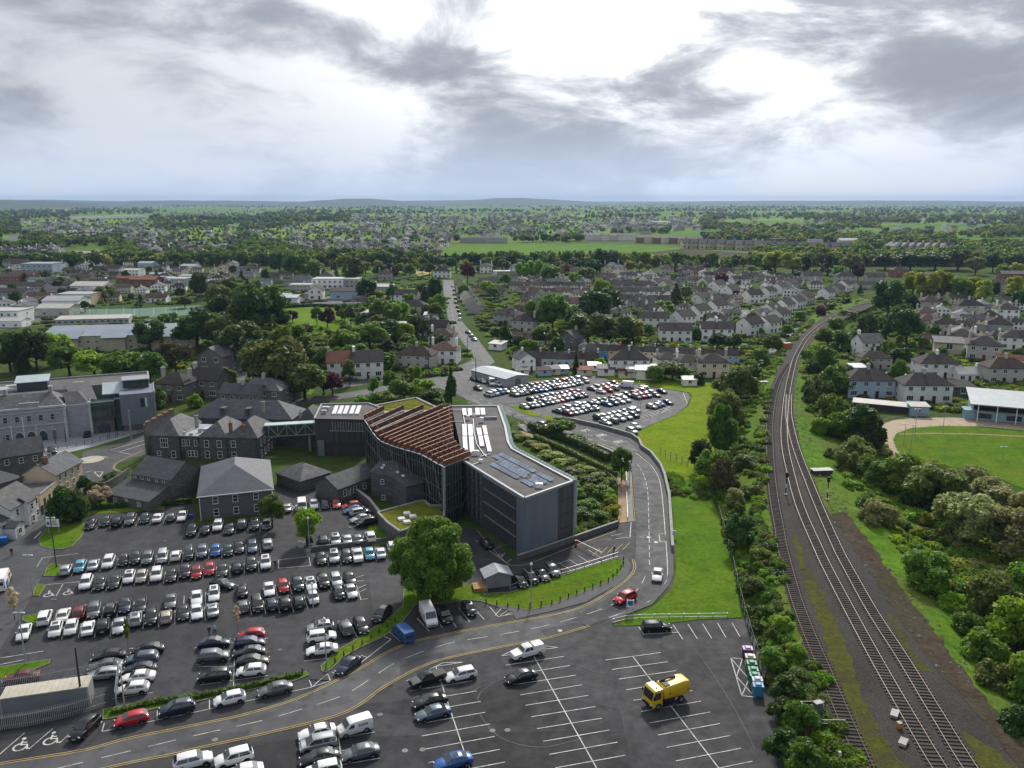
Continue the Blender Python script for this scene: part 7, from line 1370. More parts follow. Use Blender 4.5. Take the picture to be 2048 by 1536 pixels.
hs(Z5, '1224,548,D,c,w,0,1.2 1240,549,D,c,w,0 1334,549,D,g,b,0 1376,551,S,r,d,5 1400,551,D,r,d,5 1450,554,S,r,d,0 1031,547,D,w,w,0 1088,549,D,r,d,0 1132,546,D,r,d,0 1155,549,B,g,d,0 972,546,D,w,w,0 1003,553,F,w,g,0,0.8 884,556,S,w,d,0 1016,559,L,g,d,0,0.8 1000,552,B,g,d,0')
Z6 = 'the houses right of the railway'
hs(Z6, '1941,630,S,g,d,-4 1862,624,D,g,b,-4 1853,645,D,g,b,-10,0.9 1857,662,D,g,b,-10,0.9 1890,672,D,g,d,-20 1870,688,B,w,b,-15,0.7 1922,698,D,w,d,-25 1897,708,K,c,w,-20,2.2 1966,722,D,g,d,-25,1.1 1996,673,D,g,d,-25 1980,652,D,g,d,-15,0.9 2015,640,D,w,d,-10 2036,700,S,w,d,-25 2030,737,L,w,r,-25,0.6 1996,583,L,g,d,0 1872,564,A,g,w,-8,0.7 2030,566,A,r,w,-8,0.9 1801,554,S,r,b,0 1744,712,N,w,w,10 1752,738,S,g,d,-4,0.8 1878,756,S,w,d,-4 2016,768,S,g,b,-4 1740,796,S,p,d,-3,1.05 1853,806,S,w,d,-3,1.05 1925,795,K,d,d,0,1.6 1945,762,B,w,p,0,0.8 1720,748,K,w,g,0,1.2 1825,740,K,c,w,0,1.3 1800,768,K,p,g,0,1.2')
Z7 = 'the houses along the straight street'
hrow(Z7, (928, 577), (966, 632), 7, 'T', 'gwgwcg', 'd', 68, 0.95); hs(Z7, '1010,650,S,g,d,-35 1040,640,S,g,d,-30,0.9 846,672,N,w,d,-10 872,678,N,g,d,-10 882,697,D,w,b,-10 886,728,D,w,b,-8 828,738,S,g,b,-12 812,608,G,w,d,-8 826,632,S,c,d,-8 960,585,L,y,d,-10,0.6 975,570,B,g,d,0 990,592,B,g,d,0 1045,665,D,g,d,-20 1030,690,B,w,b,-30 1065,690,B,w,b,-20,0.8 1085,682,K,p,g,0,1.5 990,700,K,w,p,-30,1.3 800,665,K,w,g,0,1.6 862,642,K,w,g,0,1.5 700,690,K,w,p,0,1.5 727,640,K,w,p,0,1.8')
hs('the white twin house behind the planted roof', '686,757,N,w,r,12,1.1 737,757,N,w,d,12,1.1')
Z8 = 'the school and yards beyond the park'
hs(Z8, '632,600,V,w,d,5,1.1 692,599,Z,p,d,5,1.3 600,584,F,g,g,0,0.9 655,578,F,w,g,0,1.3 690,577,F,g,g,0,1.2 765,585,Z,g,g,-5 740,572,F,g,g,0,0.5 565,599,Z,w,g,0,0.7 580,608,K,w,g,0,1.8 604,567,L,g,s,0,0.7 652,567,D,w,d,0 587,573,L,g,s,0,0.7 527,572,A,p,s,0,0.5 505,602,A,p,g,5,0.7 770,560,D,g,b,0 617,550,B,g,d,0 620,598,K,g,s,0,1.5 720,603,B,g,s,0,0.7')
Z9 = 'the old town streets on the left'
hs(Z9, '114,535,B,w,d,-5 168,536,B,w,d,-5 75,547,F,p,g,0,1.6 258,552,F,w,p,-6,1.0 310,556,Z,g,g,-20,0.8 250,566,Z,r,r,-3,0.9 285,573,Z,r,r,-3,1.3 330,566,Z,g,g,-15,0.9 160,566,L,y,d,-10,0.8 195,573,L,g,d,-8,0.7 175,589,Z,w,p,-2,1.5 78,605,L,y,d,0,0.8 150,610,F,y,g,0,1.25 122,620,Z,w,g,0,1.4 106,633,Z,g,p,0,1.2 14,568,L,r,b,-8 48,562,L,r,b,-6 75,570,Z,w,s,0 105,572,L,g,s,-20,0.8 20,602,L,g,d,-10 60,588,L,g,d,-15 105,590,Z,g,s,0 140,580,L,d,d,-20,0.8 220,548,L,g,d,-20 240,586,L,g,d,5,0.7 312,605,B,w,b,3 350,572,F,g,g,-10 375,562,F,w,g,0,0.8 432,552,V,c,d,25 447,547,V,c,d,25 462,541,V,c,d,25 490,556,L,g,s,0,0.7 480,545,L,p,s,0,0.7 505,545,B,w,d,0 30,535,L,g,d,15 10,530,L,g,d,15 50,540,L,w,d,15 15,515,L,g,d,10 35,521,L,g,s,10 290,535,Z,p,g,-10 325,532,Z,p,g,-10,0.9 375,541,Z,w,g,-15 400,585,L,g,s,0,0.6 0,648,F,w,p,0,1.2 20,655,Z,w,p,0,0.8 455,498,Z,g,s,0 525,502,F,w,p,0,0.9 500,508,F,w,p,0,0.7 465,490,D,g,d,0 200,548,B,g,d,0 140,548,B,g,d,0 400,520,B,g,d,0 345,535,B,d,d,0 570,555,B,g,d,0 545,560,B,g,d,0 415,570,F,g,g,0,0.6')
hs('the grey stone houses behind the courthouse', '343,803,D,s,d,-12 408,795,N,s,d,-10,1.1 478,820,G,s,s,-14,0.9 425,748,V,s,w,-12,1.25 520,815,S,s,w,-10 560,800,S,s,w,-10,0.8')
Z10 = 'the new estate along the field edge'
hrow(Z10, (1372, 497), (1536, 502), 9, 'G', 'cy', 's', 0, 1.5); hrow(Z10, (1540, 505), (1692, 506), 7, 'G', 'cy', 's', 0, 1.5); hrow('the dark terraces beyond the fields', (1180, 482), (1260, 483), 5, 'A', 'wc', 's', 0, 1.1); hrow('the dark terraces right of the field trees', (1280, 486), (1398, 489), 7, 'A', 'rc', 's', 0, 1.0); hrow('the grey terrace behind the left field', (925, 486), (1010, 487), 5, 'A', 'g', 's', 0, 0.9); hrow('the row of cream gables beyond the railway', (1788, 508), (1895, 512), 7, 'V', 'cy', 's', 10, 1.7)
hs('the white houses beyond the new estate', '1631,492,A,w,s,0,0.9 1697,494,A,w,g,0,1.1 1786,490,B,w,p,0,1.6 1900,500,S,w,d,0,1.2 1945,505,S,g,d,0,1.2 1600,478,B,w,d,0,1.4 1720,500,Z,b,g,0,0.9 1560,488,F,d,d,0,1.4')
n_h = sum(len(v) for v in HOUSES.values())
for zone, L_ in HOUSES.items():
    L_.sort(key=lambda q: q[0])
    for i, (x, y, o, d_) in enumerate(L_):
        t_ = f", {ordn(i + 1)} from left in {zone}" if len(L_) > 1 else ' in ' + zone; o['label'] = d_ + t_ if len((d_ + t_).split()) <= 16 else d_.split(' with ')[0] + t_; o['group'] = zone.replace('the ', '', 1)
# big buildings that are one of a kind
apt, W = rect_bldg('convent_apartments', 'long cream apartment building with pale blue-grey metal roof among trees', 'building', (85, 705), (388, 697), 16, 7.0, 'mono', 2.6, mat('cream_apartment', (0.46, 0.42, 0.33), 0.85, 0.1), mat('pale_blue_roof', (0.19, 0.23, 0.28), 0.6, 0.1, 0.3, 2, metal=0.0))
for k in range(18):
    for z in (1.5, 4.3): inst('window', SW[(1.2, 1.2, 2)], apt, (1.6 + k * W / 18, 0, z))
for k in range(3): q = MB(); roof_shape(q, 6 + k * 20, 16 + k * 20, -3, 6, 6.4, 2.2, 'mono', 0.4); q.build('roof_bay', MATS['pale_blue_roof'], apt); q = MB(); q.box((11 + k * 20, -0.9, 3.2), (9, 1.8, 6.4)); q.build('bay', MATS['cream_apartment'], apt)
mill, W = rect_bldg('barrel_roofed_hall', 'white hall with curved pale roof among trees on the left', 'building', (136, 522), (214, 524), 14, 8.0, 'gu', 3.0, WALLS['w'], ROOF_W)
for k in range(4): q = MB(); q.box((4 + k * 10, -0.05, 4.0), (4, 0.2, 6.5)); q.build('window', GLASS, mill)
lw, W = rect_bldg('white_school_wing', 'long low white school wing with pale roof behind the apartments', 'building', (112, 652), (258, 648), 9, 3.4, 'mono', 0.9, WALLS['g'], ROOF_W)
for k in range(12): inst('window', SW[(1.8, 1.35, 3)], lw, (2 + k * W / 12, 0, 1.9))
ws_, W = rect_bldg('pale_workshop', 'long pale blue workshop with light metal roof beside the far car park', 'building', (1011, 775), (1056, 767), 21, 3.2, 'gv', 0.8, mat('workshop_wall', (0.36, 0.38, 0.39), 0.7, 0.08), mat('workshop_roof', (0.24, 0.28, 0.31), 0.5, 0.1, 0.3, 2)); q = MB(); q.box((W * 0.55, -0.04, 1.3), (2.4, 0.12, 2.4)); q.build('roller_door', ZINC, ws_)
ch_, W = rect_bldg('dark_church_hall', 'dark steep-roofed church hall among trees far left', 'building', (150, 487), (205, 482), 16, 5, 'gu', 8, WALLS['g'], SLATE); hot, W = rect_bldg('brick_mansion', 'brown brick mansion with many chimneys among far trees', 'building', (222, 470), (268, 470), 14, 8, 'hip', 4, WALLS['r'], SLATE, chimneys=((5, 7, 12.5), (18, 7, 12.5)))
fac, W = rect_bldg('long_white_factory', 'long low white factory roof on the far left skyline', 'building', (145, 439), (300, 434), 40, 8, 'flat', 0, WALLS['w'], ROOF_W); fac2, W = rect_bldg('white_roofed_plant', 'white flat roofed plant beyond the dark terraces', 'building', (1305, 448), (1345, 448), 40, 7, 'flat', 0, WALLS['w'], ROOF_W)
# tennis courts, yards, streets and garden lanes of the town
sheet('tennis_courts', [(150, 634), (156, 619), (280, 617), (398, 611), (415, 611), (402, 629), (285, 636)], 0.08, mat('court_green', (0.055, 0.13, 0.085), 0.8, 0.12, 0.2, 1))
COURT = bpy.data.objects['tennis_courts']
for x in (178, 212, 246, 268, 306, 330, 352, 378): line('court_line', (x, 633 - (x - 150) * 0.02), (x + 2, 618 - (x - 150) * 0.02), 0.14, 0.1, WHITE_LINE, COURT)
for y in (622, 629): line('court_line', (165, y), (395, y - 5), 0.14, 0.104, WHITE_LINE, COURT)
for i, (x, y, t) in enumerate(((193, 625, 585), (219, 632, 590), (246, 616, 585), (280, 635, 588), (286, 613, 588), (342, 617, 585), (350, 632, 592), (403, 612, 588))): pole('court_floodlight', f'grey tennis court floodlight mast, {ordn(i + 1)} from the left', (x, y), t, 0.12, STEEL, 'lamp', 'tennis floodlights', arm=1.0)
PARK = grassm('park_grass', (0.085, 0.17, 0.012), (0.13, 0.23, 0.014), (0.15, 0.20, 0.02), 0.08, 0.8)
sheet('park_lawn', [(552, 618), (620, 614), (706, 617), (700, 640), (712, 655), (690, 668), (640, 672), (596, 668), (560, 650)], 0.07, PARK)
sheet('garden_lawn', [(630, 722), (655, 728), (652, 752), (622, 790), (612, 788), (632, 755)], 0.07, PARK); sheet('garden_lawn', [(1670, 690), (1700, 688), (1692, 742), (1676, 770), (1668, 765)], 0.07, ROUGH_G); sheet('field', [(620, 545), (780, 534), (925, 536), (920, 546), (840, 545), (680, 548)], 0.07, PARK); sheet('field', [(840, 533), (872, 530), (860, 548), (838, 552), (828, 545)], 0.08, mat('dry_field', (0.30, 0.25, 0.07), 0.95)); sheet('field', [(800, 575), (850, 572), (845, 582), (800, 583)], 0.07, PARK)
FG = grassm('pasture', (0.065, 0.15, 0.016), (0.10, 0.21, 0.016), (0.14, 0.20, 0.02), 0.02, 0.3)
sheet('pasture_field', [(876, 492), (1060, 489), (1180, 488), (1290, 491), (1420, 496), (1510, 505), (1500, 524), (1380, 528), (1200, 524), (1000, 522), (880, 523)], 0.07, FG); sheet('brown_plot', [(1300, 505), (1360, 498), (1480, 505), (1530, 509), (1500, 516), (1400, 519), (1320, 515)], 0.11, DIRT)
sheet('pasture_field', [(1440, 444), (1560, 441), (1640, 447), (1645, 456), (1560, 453), (1470, 450)], 0.2, FG); sheet('pasture_field', [(0, 412), (60, 408), (200, 408), (320, 413), (310, 418), (100, 417), (0, 420)], 0.2, FG); sheet('pasture_field', [(1760, 452), (1900, 450), (1990, 458), (1930, 470), (1780, 468)], 0.2, FG); sheet('pasture_field', [(1740, 500), (1800, 506), (1850, 515), (1780, 518), (1730, 512)], 0.2, FG); sheet('dry_bank', [(25, 484), (50, 478), (72, 484), (70, 500), (30, 500)], 0.2, mat('dry_grass', (0.20, 0.16, 0.05), 0.95))
YARD = asphalt('yard_tarmac', (0.10, 0.10, 0.105), 0.2)
for pts in ([(0, 500), (30, 488), (45, 470), (25, 470), (0, 485)], [(0, 660), (110, 648), (112, 560), (260, 548), (360, 545), (480, 500), (470, 496), (340, 538), (240, 540), (110, 550), (40, 552), (0, 560)], [(570, 612), (720, 606), (790, 590), (780, 580), (560, 590)], [(260, 640), (370, 636), (370, 645), (262, 652)], [(475, 770), (510, 735), (480, 725), (462, 742), (440, 770)], [(655, 780), (700, 775), (800, 757), (770, 745), (690, 765)], [(1910, 672), (1930, 640), (1925, 630), (1960, 632), (1965, 640), (1945, 655), (1990, 710), (2048, 745), (2048, 752), (1960, 715)], [(1480, 640), (1560, 625), (1640, 595), (1632, 592), (1560, 612), (1470, 622)], [(1225, 617), (1350, 612), (1350, 604), (1225, 606)], [(1210, 640), (1230, 650), (1270, 640), (1250, 620), (1205, 622)], [(1180, 690), (1480, 692), (1560, 680), (1555, 672), (1470, 682), (1320, 690)], [(1500, 735), (1600, 640), (1612, 642), (1520, 738)]):
    sheet('street', pts, 0.05 + random.random() * 0.012, YARD)
# ------------------------------------------------------------------ trees, shrubs and hedges
LEAF = {k: leafm('leaf_' + n, a, b, t) for k, n, a, b, t in (('g', 'green', (0.074, 0.160, 0.017), (0.140, 0.244, 0.022), 0.4), ('d', 'dark_green', (0.036, 0.080, 0.015), (0.068, 0.128, 0.018), 0.3), ('y', 'yellow_green', (0.196, 0.256, 0.020), (0.311, 0.345, 0.027), 0.45), ('o', 'olive', (0.101, 0.147, 0.027), (0.155, 0.198, 0.037), 0.4), ('c', 'copper', (0.074, 0.021, 0.027), (0.122, 0.034, 0.037), 0.3), ('b', 'bright', (0.122, 0.269, 0.015), (0.214, 0.372, 0.020), 0.45), ('s', 'silver_green', (0.180, 0.217, 0.073), (0.296, 0.308, 0.110), 0.4), ('w', 'blossom', (0.262, 0.244, 0.122), (0.738, 0.564, 0.439), 0.3), ('n', 'bare_brown', (0.095, 0.089, 0.030), (0.129, 0.126, 0.040), 0.3))}
LNAME = dict(g='green', d='dark green', y='yellow-green', o='olive green', c='copper-purple', b='bright green', s='silvery green', w='white-blossomed', n='brownish')
BARK = mat('bark', (0.055, 0.045, 0.035), 0.95, 0.3, 2, 8)
_c = [(x, y, z) for z in (-1, 1) for y in (-1, 1) for x in (-1, 1)]
def quad_sphere():
    V = []; Q = []
    for ax in range(3):
        for s in (-1, 1):
            b = len(V)
            for i in range(3):
                for j in range(3):
                    p = [0, 0, 0]; p[ax] = s; p[(ax + 1) % 3] = i - 1; p[(ax + 2) % 3] = j - 1; V.append(p)
            for i in range(2):
                for j in range(2): q = (b + i * 3 + j, b + (i + 1) * 3 + j, b + (i + 1) * 3 + j + 1, b + i * 3 + j + 1); Q.append(q if s > 0 else q[::-1])
    V = np.array(V, float); V /= np.linalg.norm(V, axis=1)[:, None]; return V, np.array(Q)
QV, QQ = quad_sphere()
def crown_mesh(name, clumps, n, size, m, core=0.74, r=None, flat=0.5):
    """clumps: array of (x,y,z,r); n leaves of given size over their surfaces, on rough inner cores"""
    r = r or rng; C = np.array(clumps, float); w_ = C[:, 3] ** 2; idx = r.choice(len(C), n, p=w_ / w_.sum())
    d = r.normal(size=(n, 3)); d /= np.linalg.norm(d, axis=1)[:, None]; d[:, 2] = np.where(d[:, 2] < -0.55, -d[:, 2], d[:, 2])
    rad = C[idx, 3] * r.uniform(0.78, 1.12, n); cen = C[idx, :3] + d * rad[:, None] * np.array([1, 1, 0.9])
    nr = d * flat + r.normal(size=(n, 3)) * 0.5 + np.array([0, 0, 0.25]); nr /= np.linalg.norm(nr, axis=1)[:, None]
    t = np.cross(nr, r.normal(size=(n, 3))); t /= np.linalg.norm(t, axis=1)[:, None]; b = np.cross(nr, t); s = size * r.uniform(0.6, 1.35, n)[:, None]
    V = np.stack([cen + t * s * 0.62, cen + b * s * 0.42, cen - t * s * 0.62, cen - b * s * 0.42], 1).reshape(-1, 3); Q = np.arange(4 * n).reshape(-1, 4)
    VV = [V]; QQs = [Q]; off_ = len(V)
    for c in C:
        jit = r.uniform(0.82, 1.12, len(QV))[:, None]; VV.append(c[:3] + QV * c[3] * core * jit * np.array([1, 1, 0.9])); QQs.append(QQ + off_); off_ += len(QV)
    return np_mesh(name, np.concatenate(VV), np.concatenate(QQs), m)
def clump_set(kind, seed):
    r = np.random.default_rng(seed); out = []
    if kind == 'round': R_, zc, n, cr = (3.6, 3.6, 3.9), 5.9, 26, 1.5
    elif kind == 'tall': R_, zc, n, cr = (2.5, 2.5, 4.5), 5.8, 24, 1.25
    elif kind == 'spread': R_, zc, n, cr = (4.6, 4.6, 3.2), 6.2, 30, 1.6
    elif kind == 'bush': R_, zc, n, cr = (4.2, 4.2, 5.0), 3.4, 24, 1.9
    if kind in ('round', 'tall', 'spread', 'bush'):
        while len(out) < n:
            p = r.normal(size=3); p /= np.linalg.norm(p); q = p * r.uniform(0.35, 1.0) ** 0.5 * np.array(R_)
            if kind == 'bush' and q[2] < -2.2: q[2] *= -0.5
            if q[2] < -R_[2] * 0.62: continue
            out.append((q[0], q[1], zc + q[2], cr * r.uniform(0.65, 1.2)))
    elif kind == 'conifer':
        for i in range(34):
            t = r.uniform(0, 1) ** 0.8; z = 1.2 + t * 8.2; a = r.uniform(0, 6.28); rr = (1 - t) * 2.4 * r.uniform(0.5, 1.0); out.append((rr * math.cos(a), rr * math.sin(a), z, 0.35 + (1 - t) * 0.75))
        out.append((0, 0, 9.6, 0.4))
    elif kind == 'cypress':
        for i in range(22): t = i / 21; a = i * 2.4; rr = 0.55 * (1 - t); out.append((rr * math.cos(a), rr * math.sin(a), 0.8 + t * 8.8, 1.25 * (1 - t * 0.75)))
    elif kind == 'sapling':
        for i in range(10): t = i / 9; a = i * 2.4; out.append((0.9 * math.cos(a) * math.sin(t * 3.14), 0.9 * math.sin(a) * math.sin(t * 3.14), 4.5 + t * 5.0, 0.75))
    return out
def trunk_mesh(kind, seed):
    r = random.Random(seed); q = MB(); top = 6.5 if kind not in ('conifer', 'cypress') else 9.0; b = 0.34 if kind != 'sapling' else 0.1
    if kind == 'bush': top = 3.5; b = 0.25
    q.tube([(0, 0, -0.1), (0.05, 0, top * 0.3), (r.uniform(-0.3, 0.3), r.uniform(-0.3, 0.3), top)], [b, b * 0.75, b * 0.25], 7)
    if kind in ('round', 'tall', 'spread', 'bush'):
        for k in range(5):
            a = k * 1.257 + r.uniform(-0.3, 0.3); z0 = top * r.uniform(0.28, 0.5); L_ = r.uniform(2.0, 3.2); q.tube([(0, 0, z0), (math.cos(a) * L_ * 0.5, math.sin(a) * L_ * 0.5, z0 + 1.1), (math.cos(a) * L_, math.sin(a) * L_, z0 + 2.6)], [b * 0.45, b * 0.3, b * 0.1], 5)
    return q.mesh('trunk', BARK, 1.0)
TT = {}
for kind, seeds, n, size in (('round', (1, 2, 3), 2600, 0.62), ('tall', (4, 5), 2400, 0.55), ('spread', (6, 7), 3000, 0.66), ('conifer', (8, 9), 2600, 0.45), ('cypress', (10,), 1800, 0.4), ('bush', (11, 12, 13), 2600, 0.75), ('sapling', (14,), 420, 0.42)):
    TT[kind] = [(crown_mesh('crown', clump_set(kind, s), n, size, LEAF['g'], 0.80, np.random.default_rng(s)), trunk_mesh(kind, s)) for s in seeds]
TWORD = dict(round='round tree', tall='tall tree', spread='spreading tree', conifer='conifer', cypress='cypress', bush='shrub', sapling='sapling')
FOL = {}
def plant(kind, loc, h, wd, col, zone, px, z=0.0):
    """h height, wd crown width in metres"""
    base = {'round': (9.9, 8.6), 'tall': (10.6, 6.3), 'spread': (9.8, 11.0), 'conifer': (10.0, 5.6), 'cypress': (10.0, 3.2), 'bush': (8.6, 10.4), 'sapling': (10.0, 3.2)}[kind]
    cr, tr = random.choice(TT[kind]); sz = h / base[0]; sx = wd / base[1]
    o = empty('shrub' if kind == 'bush' else ('conifer_tree' if kind in ('conifer', 'cypress') else 'broadleaf_tree'), loc, random.uniform(0, 6.28), None, 'shrub' if kind == 'bush' else 'tree', None, (sx, sx, sz))
    inst('crown', cr, o, mats={0: LEAF[col]}); inst('trunk', tr, o)
    FOL.setdefault(zone, []).append((px[0], o, f'{LNAME[col]} {TWORD[kind]}')); return o
def tree_px(zone, x, yb, pw, ph, kind, col, z=0.0):
    """x, row of the foot, width and height in photo pixels"""
    v = GV(x, yb, z); zc = v.y * CP + (CAMH - z) * SP; k = zc / FOC; return plant(kind, v, ph * k, pw * k, col, zone, (x, yb), z)
KC = dict(r='round', t='tall', s='spread', c='conifer', y='cypress', b='bush', p='sapling')
def trees(zone, spec, z=0.0):
    for q in spec.split(): f = q.split(','); tree_px(zone, float(f[0]), float(f[1]), float(f[2]), float(f[3]), KC[f[4][0]], f[4][1], z)
def inside(p, poly):
    c = False; j = len(poly) - 1
    for i in range(len(poly)):
        if (poly[i][1] > p[1]) != (poly[j][1] > p[1]) and p[0] < (poly[j][0] - poly[i][0]) * (p[1] - poly[i][1]) / (poly[j][1] - poly[i][1]) + poly[i][0]: c = not c
        j = i
    return c
def scatter(zone, poly, n, hm, wf, kinds, cols, z=0.0, mind=10.0, zfun=None):
    """n plants of hm metres scattered over a pixel polygon (evenly as seen)"""
    xs = [p[0] for p in poly]; ys = [p[1] for p in poly]; got = []; tries = 0; rr_ = random.Random(str(zone) + str(n))
    while len(got) < n and tries < 6000:
        tries += 1; p = (rr_.uniform(min(xs), max(xs)), rr_.uniform(min(ys), max(ys)))
        if not inside(p, poly): continue
        if any(abs(p[0] - q[0]) < mind and abs(p[1] - q[1]) < mind * 0.45 for q in got): continue
        got.append(p); h = rr_.uniform(*hm); zz_ = z if zfun is None else zfun(p); plant(KC[rr_.choice(kinds)], GV(p[0], p[1], zz_), h, h * rr_.uniform(*wf), rr_.choice(cols), zone, p, zz_)
# the great tree by the road
r_ = np.random.default_rng(77); cl_ = []
while len(cl_) < 105:
    p = r_.normal(size=3); p /= np.linalg.norm(p); q = p * r_.uniform(0.3, 1.0) ** 0.42 * np.array((7.0, 6.4, 6.4))
    if q[2] < -5.2: continue
    f_ = 1.0 - 0.16 * max(0, q[2]) / 6.4; cl_.append((q[0] * f_, q[1] * f_, 7.2 + q[2], r_.uniform(0.9, 1.75)))
HB = GV(868, 1196); o = empty('great_tree', HB, 0, 'huge dense round green tree standing beside the curving road', 'tree'); hk = (HB.y * CP + CAMH * SP) / FOC
sc_ = 178 * hk / 15.6; o.scale = (sc_, sc_, 176 * hk / 15.2)
inst('crown', crown_mesh('crown', cl_, 30000, 0.42, LEAF['g'], 0.84, r_), o); q = MB(); q.tube([(0, 0, -0.2), (0.1, 0, 1.5), (0.2, 0.1, 3.5)], [0.7, 0.5, 0.35], 9)
for k in range(7): a = k * 0.9; q.tube([(0.1, 0, 2.0), (math.cos(a) * 2, math.sin(a) * 2, 4), (math.cos(a) * 4.2, math.sin(a) * 4.2, 7)], [0.35, 0.22, 0.06], 6)
q.build('trunk', BARK, o)
ZA = 'the near car parks'
trees(ZA, '545,1056,50,68,rg 614,1090,56,74,rb 1243,962,42,68,rg 903,810,36,78,cd 200,1012,46,40,sw 30,1240,26,70,pw 476,1262,16,54,pw 257,1300,14,66,po 620,1088,16,14,bd 170,985,30,30,bd 132,1046,64,66,bd 118,1046,30,44,bb 160,1040,40,62,bd 196,1000,40,34,bd 230,960,40,16,bd')
ZB = 'the trees behind the old stone hall'
trees(ZB, '22,745,60,90,td 45,745,34,80,yd 75,742,70,80,rd 110,730,72,62,rb 140,752,80,64,rg 190,754,80,50,rb 250,772,90,68,rg 300,772,70,66,rg 330,740,32,72,cn 352,744,70,62,sn 300,700,60,60,rd 395,700,90,80,rd 440,700,80,70,ro 470,680,90,90,rd 520,690,110,120,rd 480,735,90,90,rd 560,790,130,110,so 530,770,90,90,rd 590,740,80,90,rg 610,800,90,70,ro 648,790,40,50,tg 665,790,46,48,rc 700,770,30,50,tg 640,742,64,50,rg 600,700,60,34,rd 550,668,60,60,rd 690,720,60,60,rg 715,735,60,46,rg 740,705,70,60,rg 770,690,60,50,rd 330,790,40,34,rg 310,815,46,40,bg 355,800,40,30,bg 390,815,30,26,bb 455,770,40,34,bo 500,790,36,30,bg 830,770,28,40,rb 810,690,40,44,rb 835,680,40,50,rd 785,655,40,46,rg 760,640,44,40,rg 800,640,40,36,rb 870,640,30,34,ro 880,625,26,36,rb 655,655,30,40,rc 634,650,24,36,rg 585,645,26,24,rc 684,640,30,34,rd 702,650,26,40,to 612,674,30,26,rn 725,815,40,24,bb 760,812,60,30,bg 800,800,50,36,bg 845,795,60,36,bb 745,790,26,34,rb 780,785,30,42,rg 860,805,50,26,bd 900,835,40,24,bd')
ZC = 'the trees around the park and street'
trees(ZC, '735,605,42,46,rd 785,602,26,32,rg 865,608,40,50,rd 850,612,30,40,yd 845,600,30,32,rg 705,570,48,52,rd 760,555,30,26,rd 788,558,20,24,rc 820,555,26,26,rg 935,565,30,38,rc 926,600,24,32,rb 975,590,30,28,rb 990,600,30,26,rg 590,560,46,54,rg 605,545,40,44,rg 560,550,40,46,rd 625,560,50,40,ro 402,600,40,52,rd 440,620,46,50,ro 460,608,50,52,ro 425,610,30,36,bo 370,616,30,24,ro 210,603,40,32,ro 470,640,30,30,rg 495,650,50,40,bb 520,640,40,36,rb 540,655,50,50,rg 440,655,60,40,bd 405,650,30,28,ro 330,652,26,24,rg 345,645,20,20,rg 1010,690,40,50,cd 1040,700,30,30,rd 995,680,30,24,rd 1075,660,50,60,rg 1105,660,60,70,rg 1090,690,50,40,rg 1140,650,40,40,rb 1060,720,50,36,bg 1110,715,40,40,rd 1085,722,30,30,ro 1160,670,60,50,rd 1190,650,70,66,rd 1215,632,60,54,rd 1230,690,70,60,rd 1175,690,80,64,rd 1265,684,56,46,ry 1205,600,40,40,rb 1352,612,40,46,cd 1330,632,40,30,rg 1370,600,30,26,rg 1440,580,30,34,rc 1010,570,24,22,rg 1045,562,30,36,rb 1070,560,34,40,rb 1100,570,40,40,rg 1150,575,26,30,rb 1170,566,40,30,rg 1185,560,36,40,rd 1200,545,40,44,rd 1225,535,30,34,rd')
trees('the trees before the car park terrace', '1152,748,16,50,yd 1345,760,50,34,ro 1330,755,40,30,rd 1310,765,40,30,bg 1375,762,40,24,bg 1434,700,34,34,rd 1466,702,36,34,rd 1395,768,30,22,bd 1200,736,24,20,bb 1480,775,40,30,bo 1455,790,60,40,bo')
ZD = 'the trees right of the railway'  # yellow-green leaf colour here carries the backlit, sunlit tone of the crowns
trees(ZD, '1775,635,66,74,rd 1812,690,76,76,rd 1730,682,40,56,rd 1750,672,36,40,rg 1770,680,30,40,rd 1800,735,50,40,rd 1775,720,30,40,rg 1790,770,40,50,rg 1735,765,36,26,ro 1855,782,40,30,ro 1822,632,30,40,rd 1850,605,50,60,ry 1880,600,50,56,ry 1915,605,46,50,rg 1825,595,50,50,ry 1940,600,46,46,ry 1960,612,40,50,ry 1985,600,30,36,rd 2020,605,40,50,ry 2035,620,30,40,rd 1715,562,26,34,rc 1680,556,30,24,rg 1630,560,28,24,rg 1655,550,40,44,cd 1610,555,50,46,cd 1585,550,50,44,ry 1550,545,50,40,ry 1700,545,44,36,ro 1770,540,50,30,rd 1820,540,60,34,rd 1870,540,60,34,rd 1915,540,60,40,rd 1950,550,40,34,ro 1985,545,40,36,rd 2010,560,36,30,rg 2030,555,30,28,ry 1640,640,20,26,rc 1720,590,16,22,cd 1905,745,20,14,bc 1975,755,40,14,bc 1690,760,40,26,bd 1960,690,16,14,bo 1655,625,40,20,bn 1690,610,30,16,bo')
ZE = 'the bushes on the railway banks'
EZ = 1.3
trees(ZE, '1480,1090,60,62,bd 1440,900,60,90,bg 1450,850,70,70,bo 1480,800,70,60,bo 1425,960,70,60,bg 1445,985,50,70,bn 1500,760,50,36,bg 1520,730,40,30,bg 1545,700,40,30,bo 1400,935,50,50,bd 1470,1010,40,30,bs 1490,940,60,30,bo 1505,1000,50,30,bo 1530,880,30,20,bb 1475,1060,40,26,bg 1520,1130,50,30,bg 1545,1180,40,26,bb 1530,1240,40,26,bg 1560,1270,50,40,bb 1545,1330,60,36,bg 1590,1330,50,40,bb 1575,1400,70,50,bd 1560,1450,60,50,bd 1620,1400,50,30,bg 1600,1480,80,70,bg 1570,1520,80,60,bd 1640,1500,60,40,bb 1610,1560,90,80,bg 1680,1560,60,50,bg 1405,905,30,26,bb 1560,650,20,14,bo 1600,640,30,16,bg 1575,668,30,18,bg',  EZ)
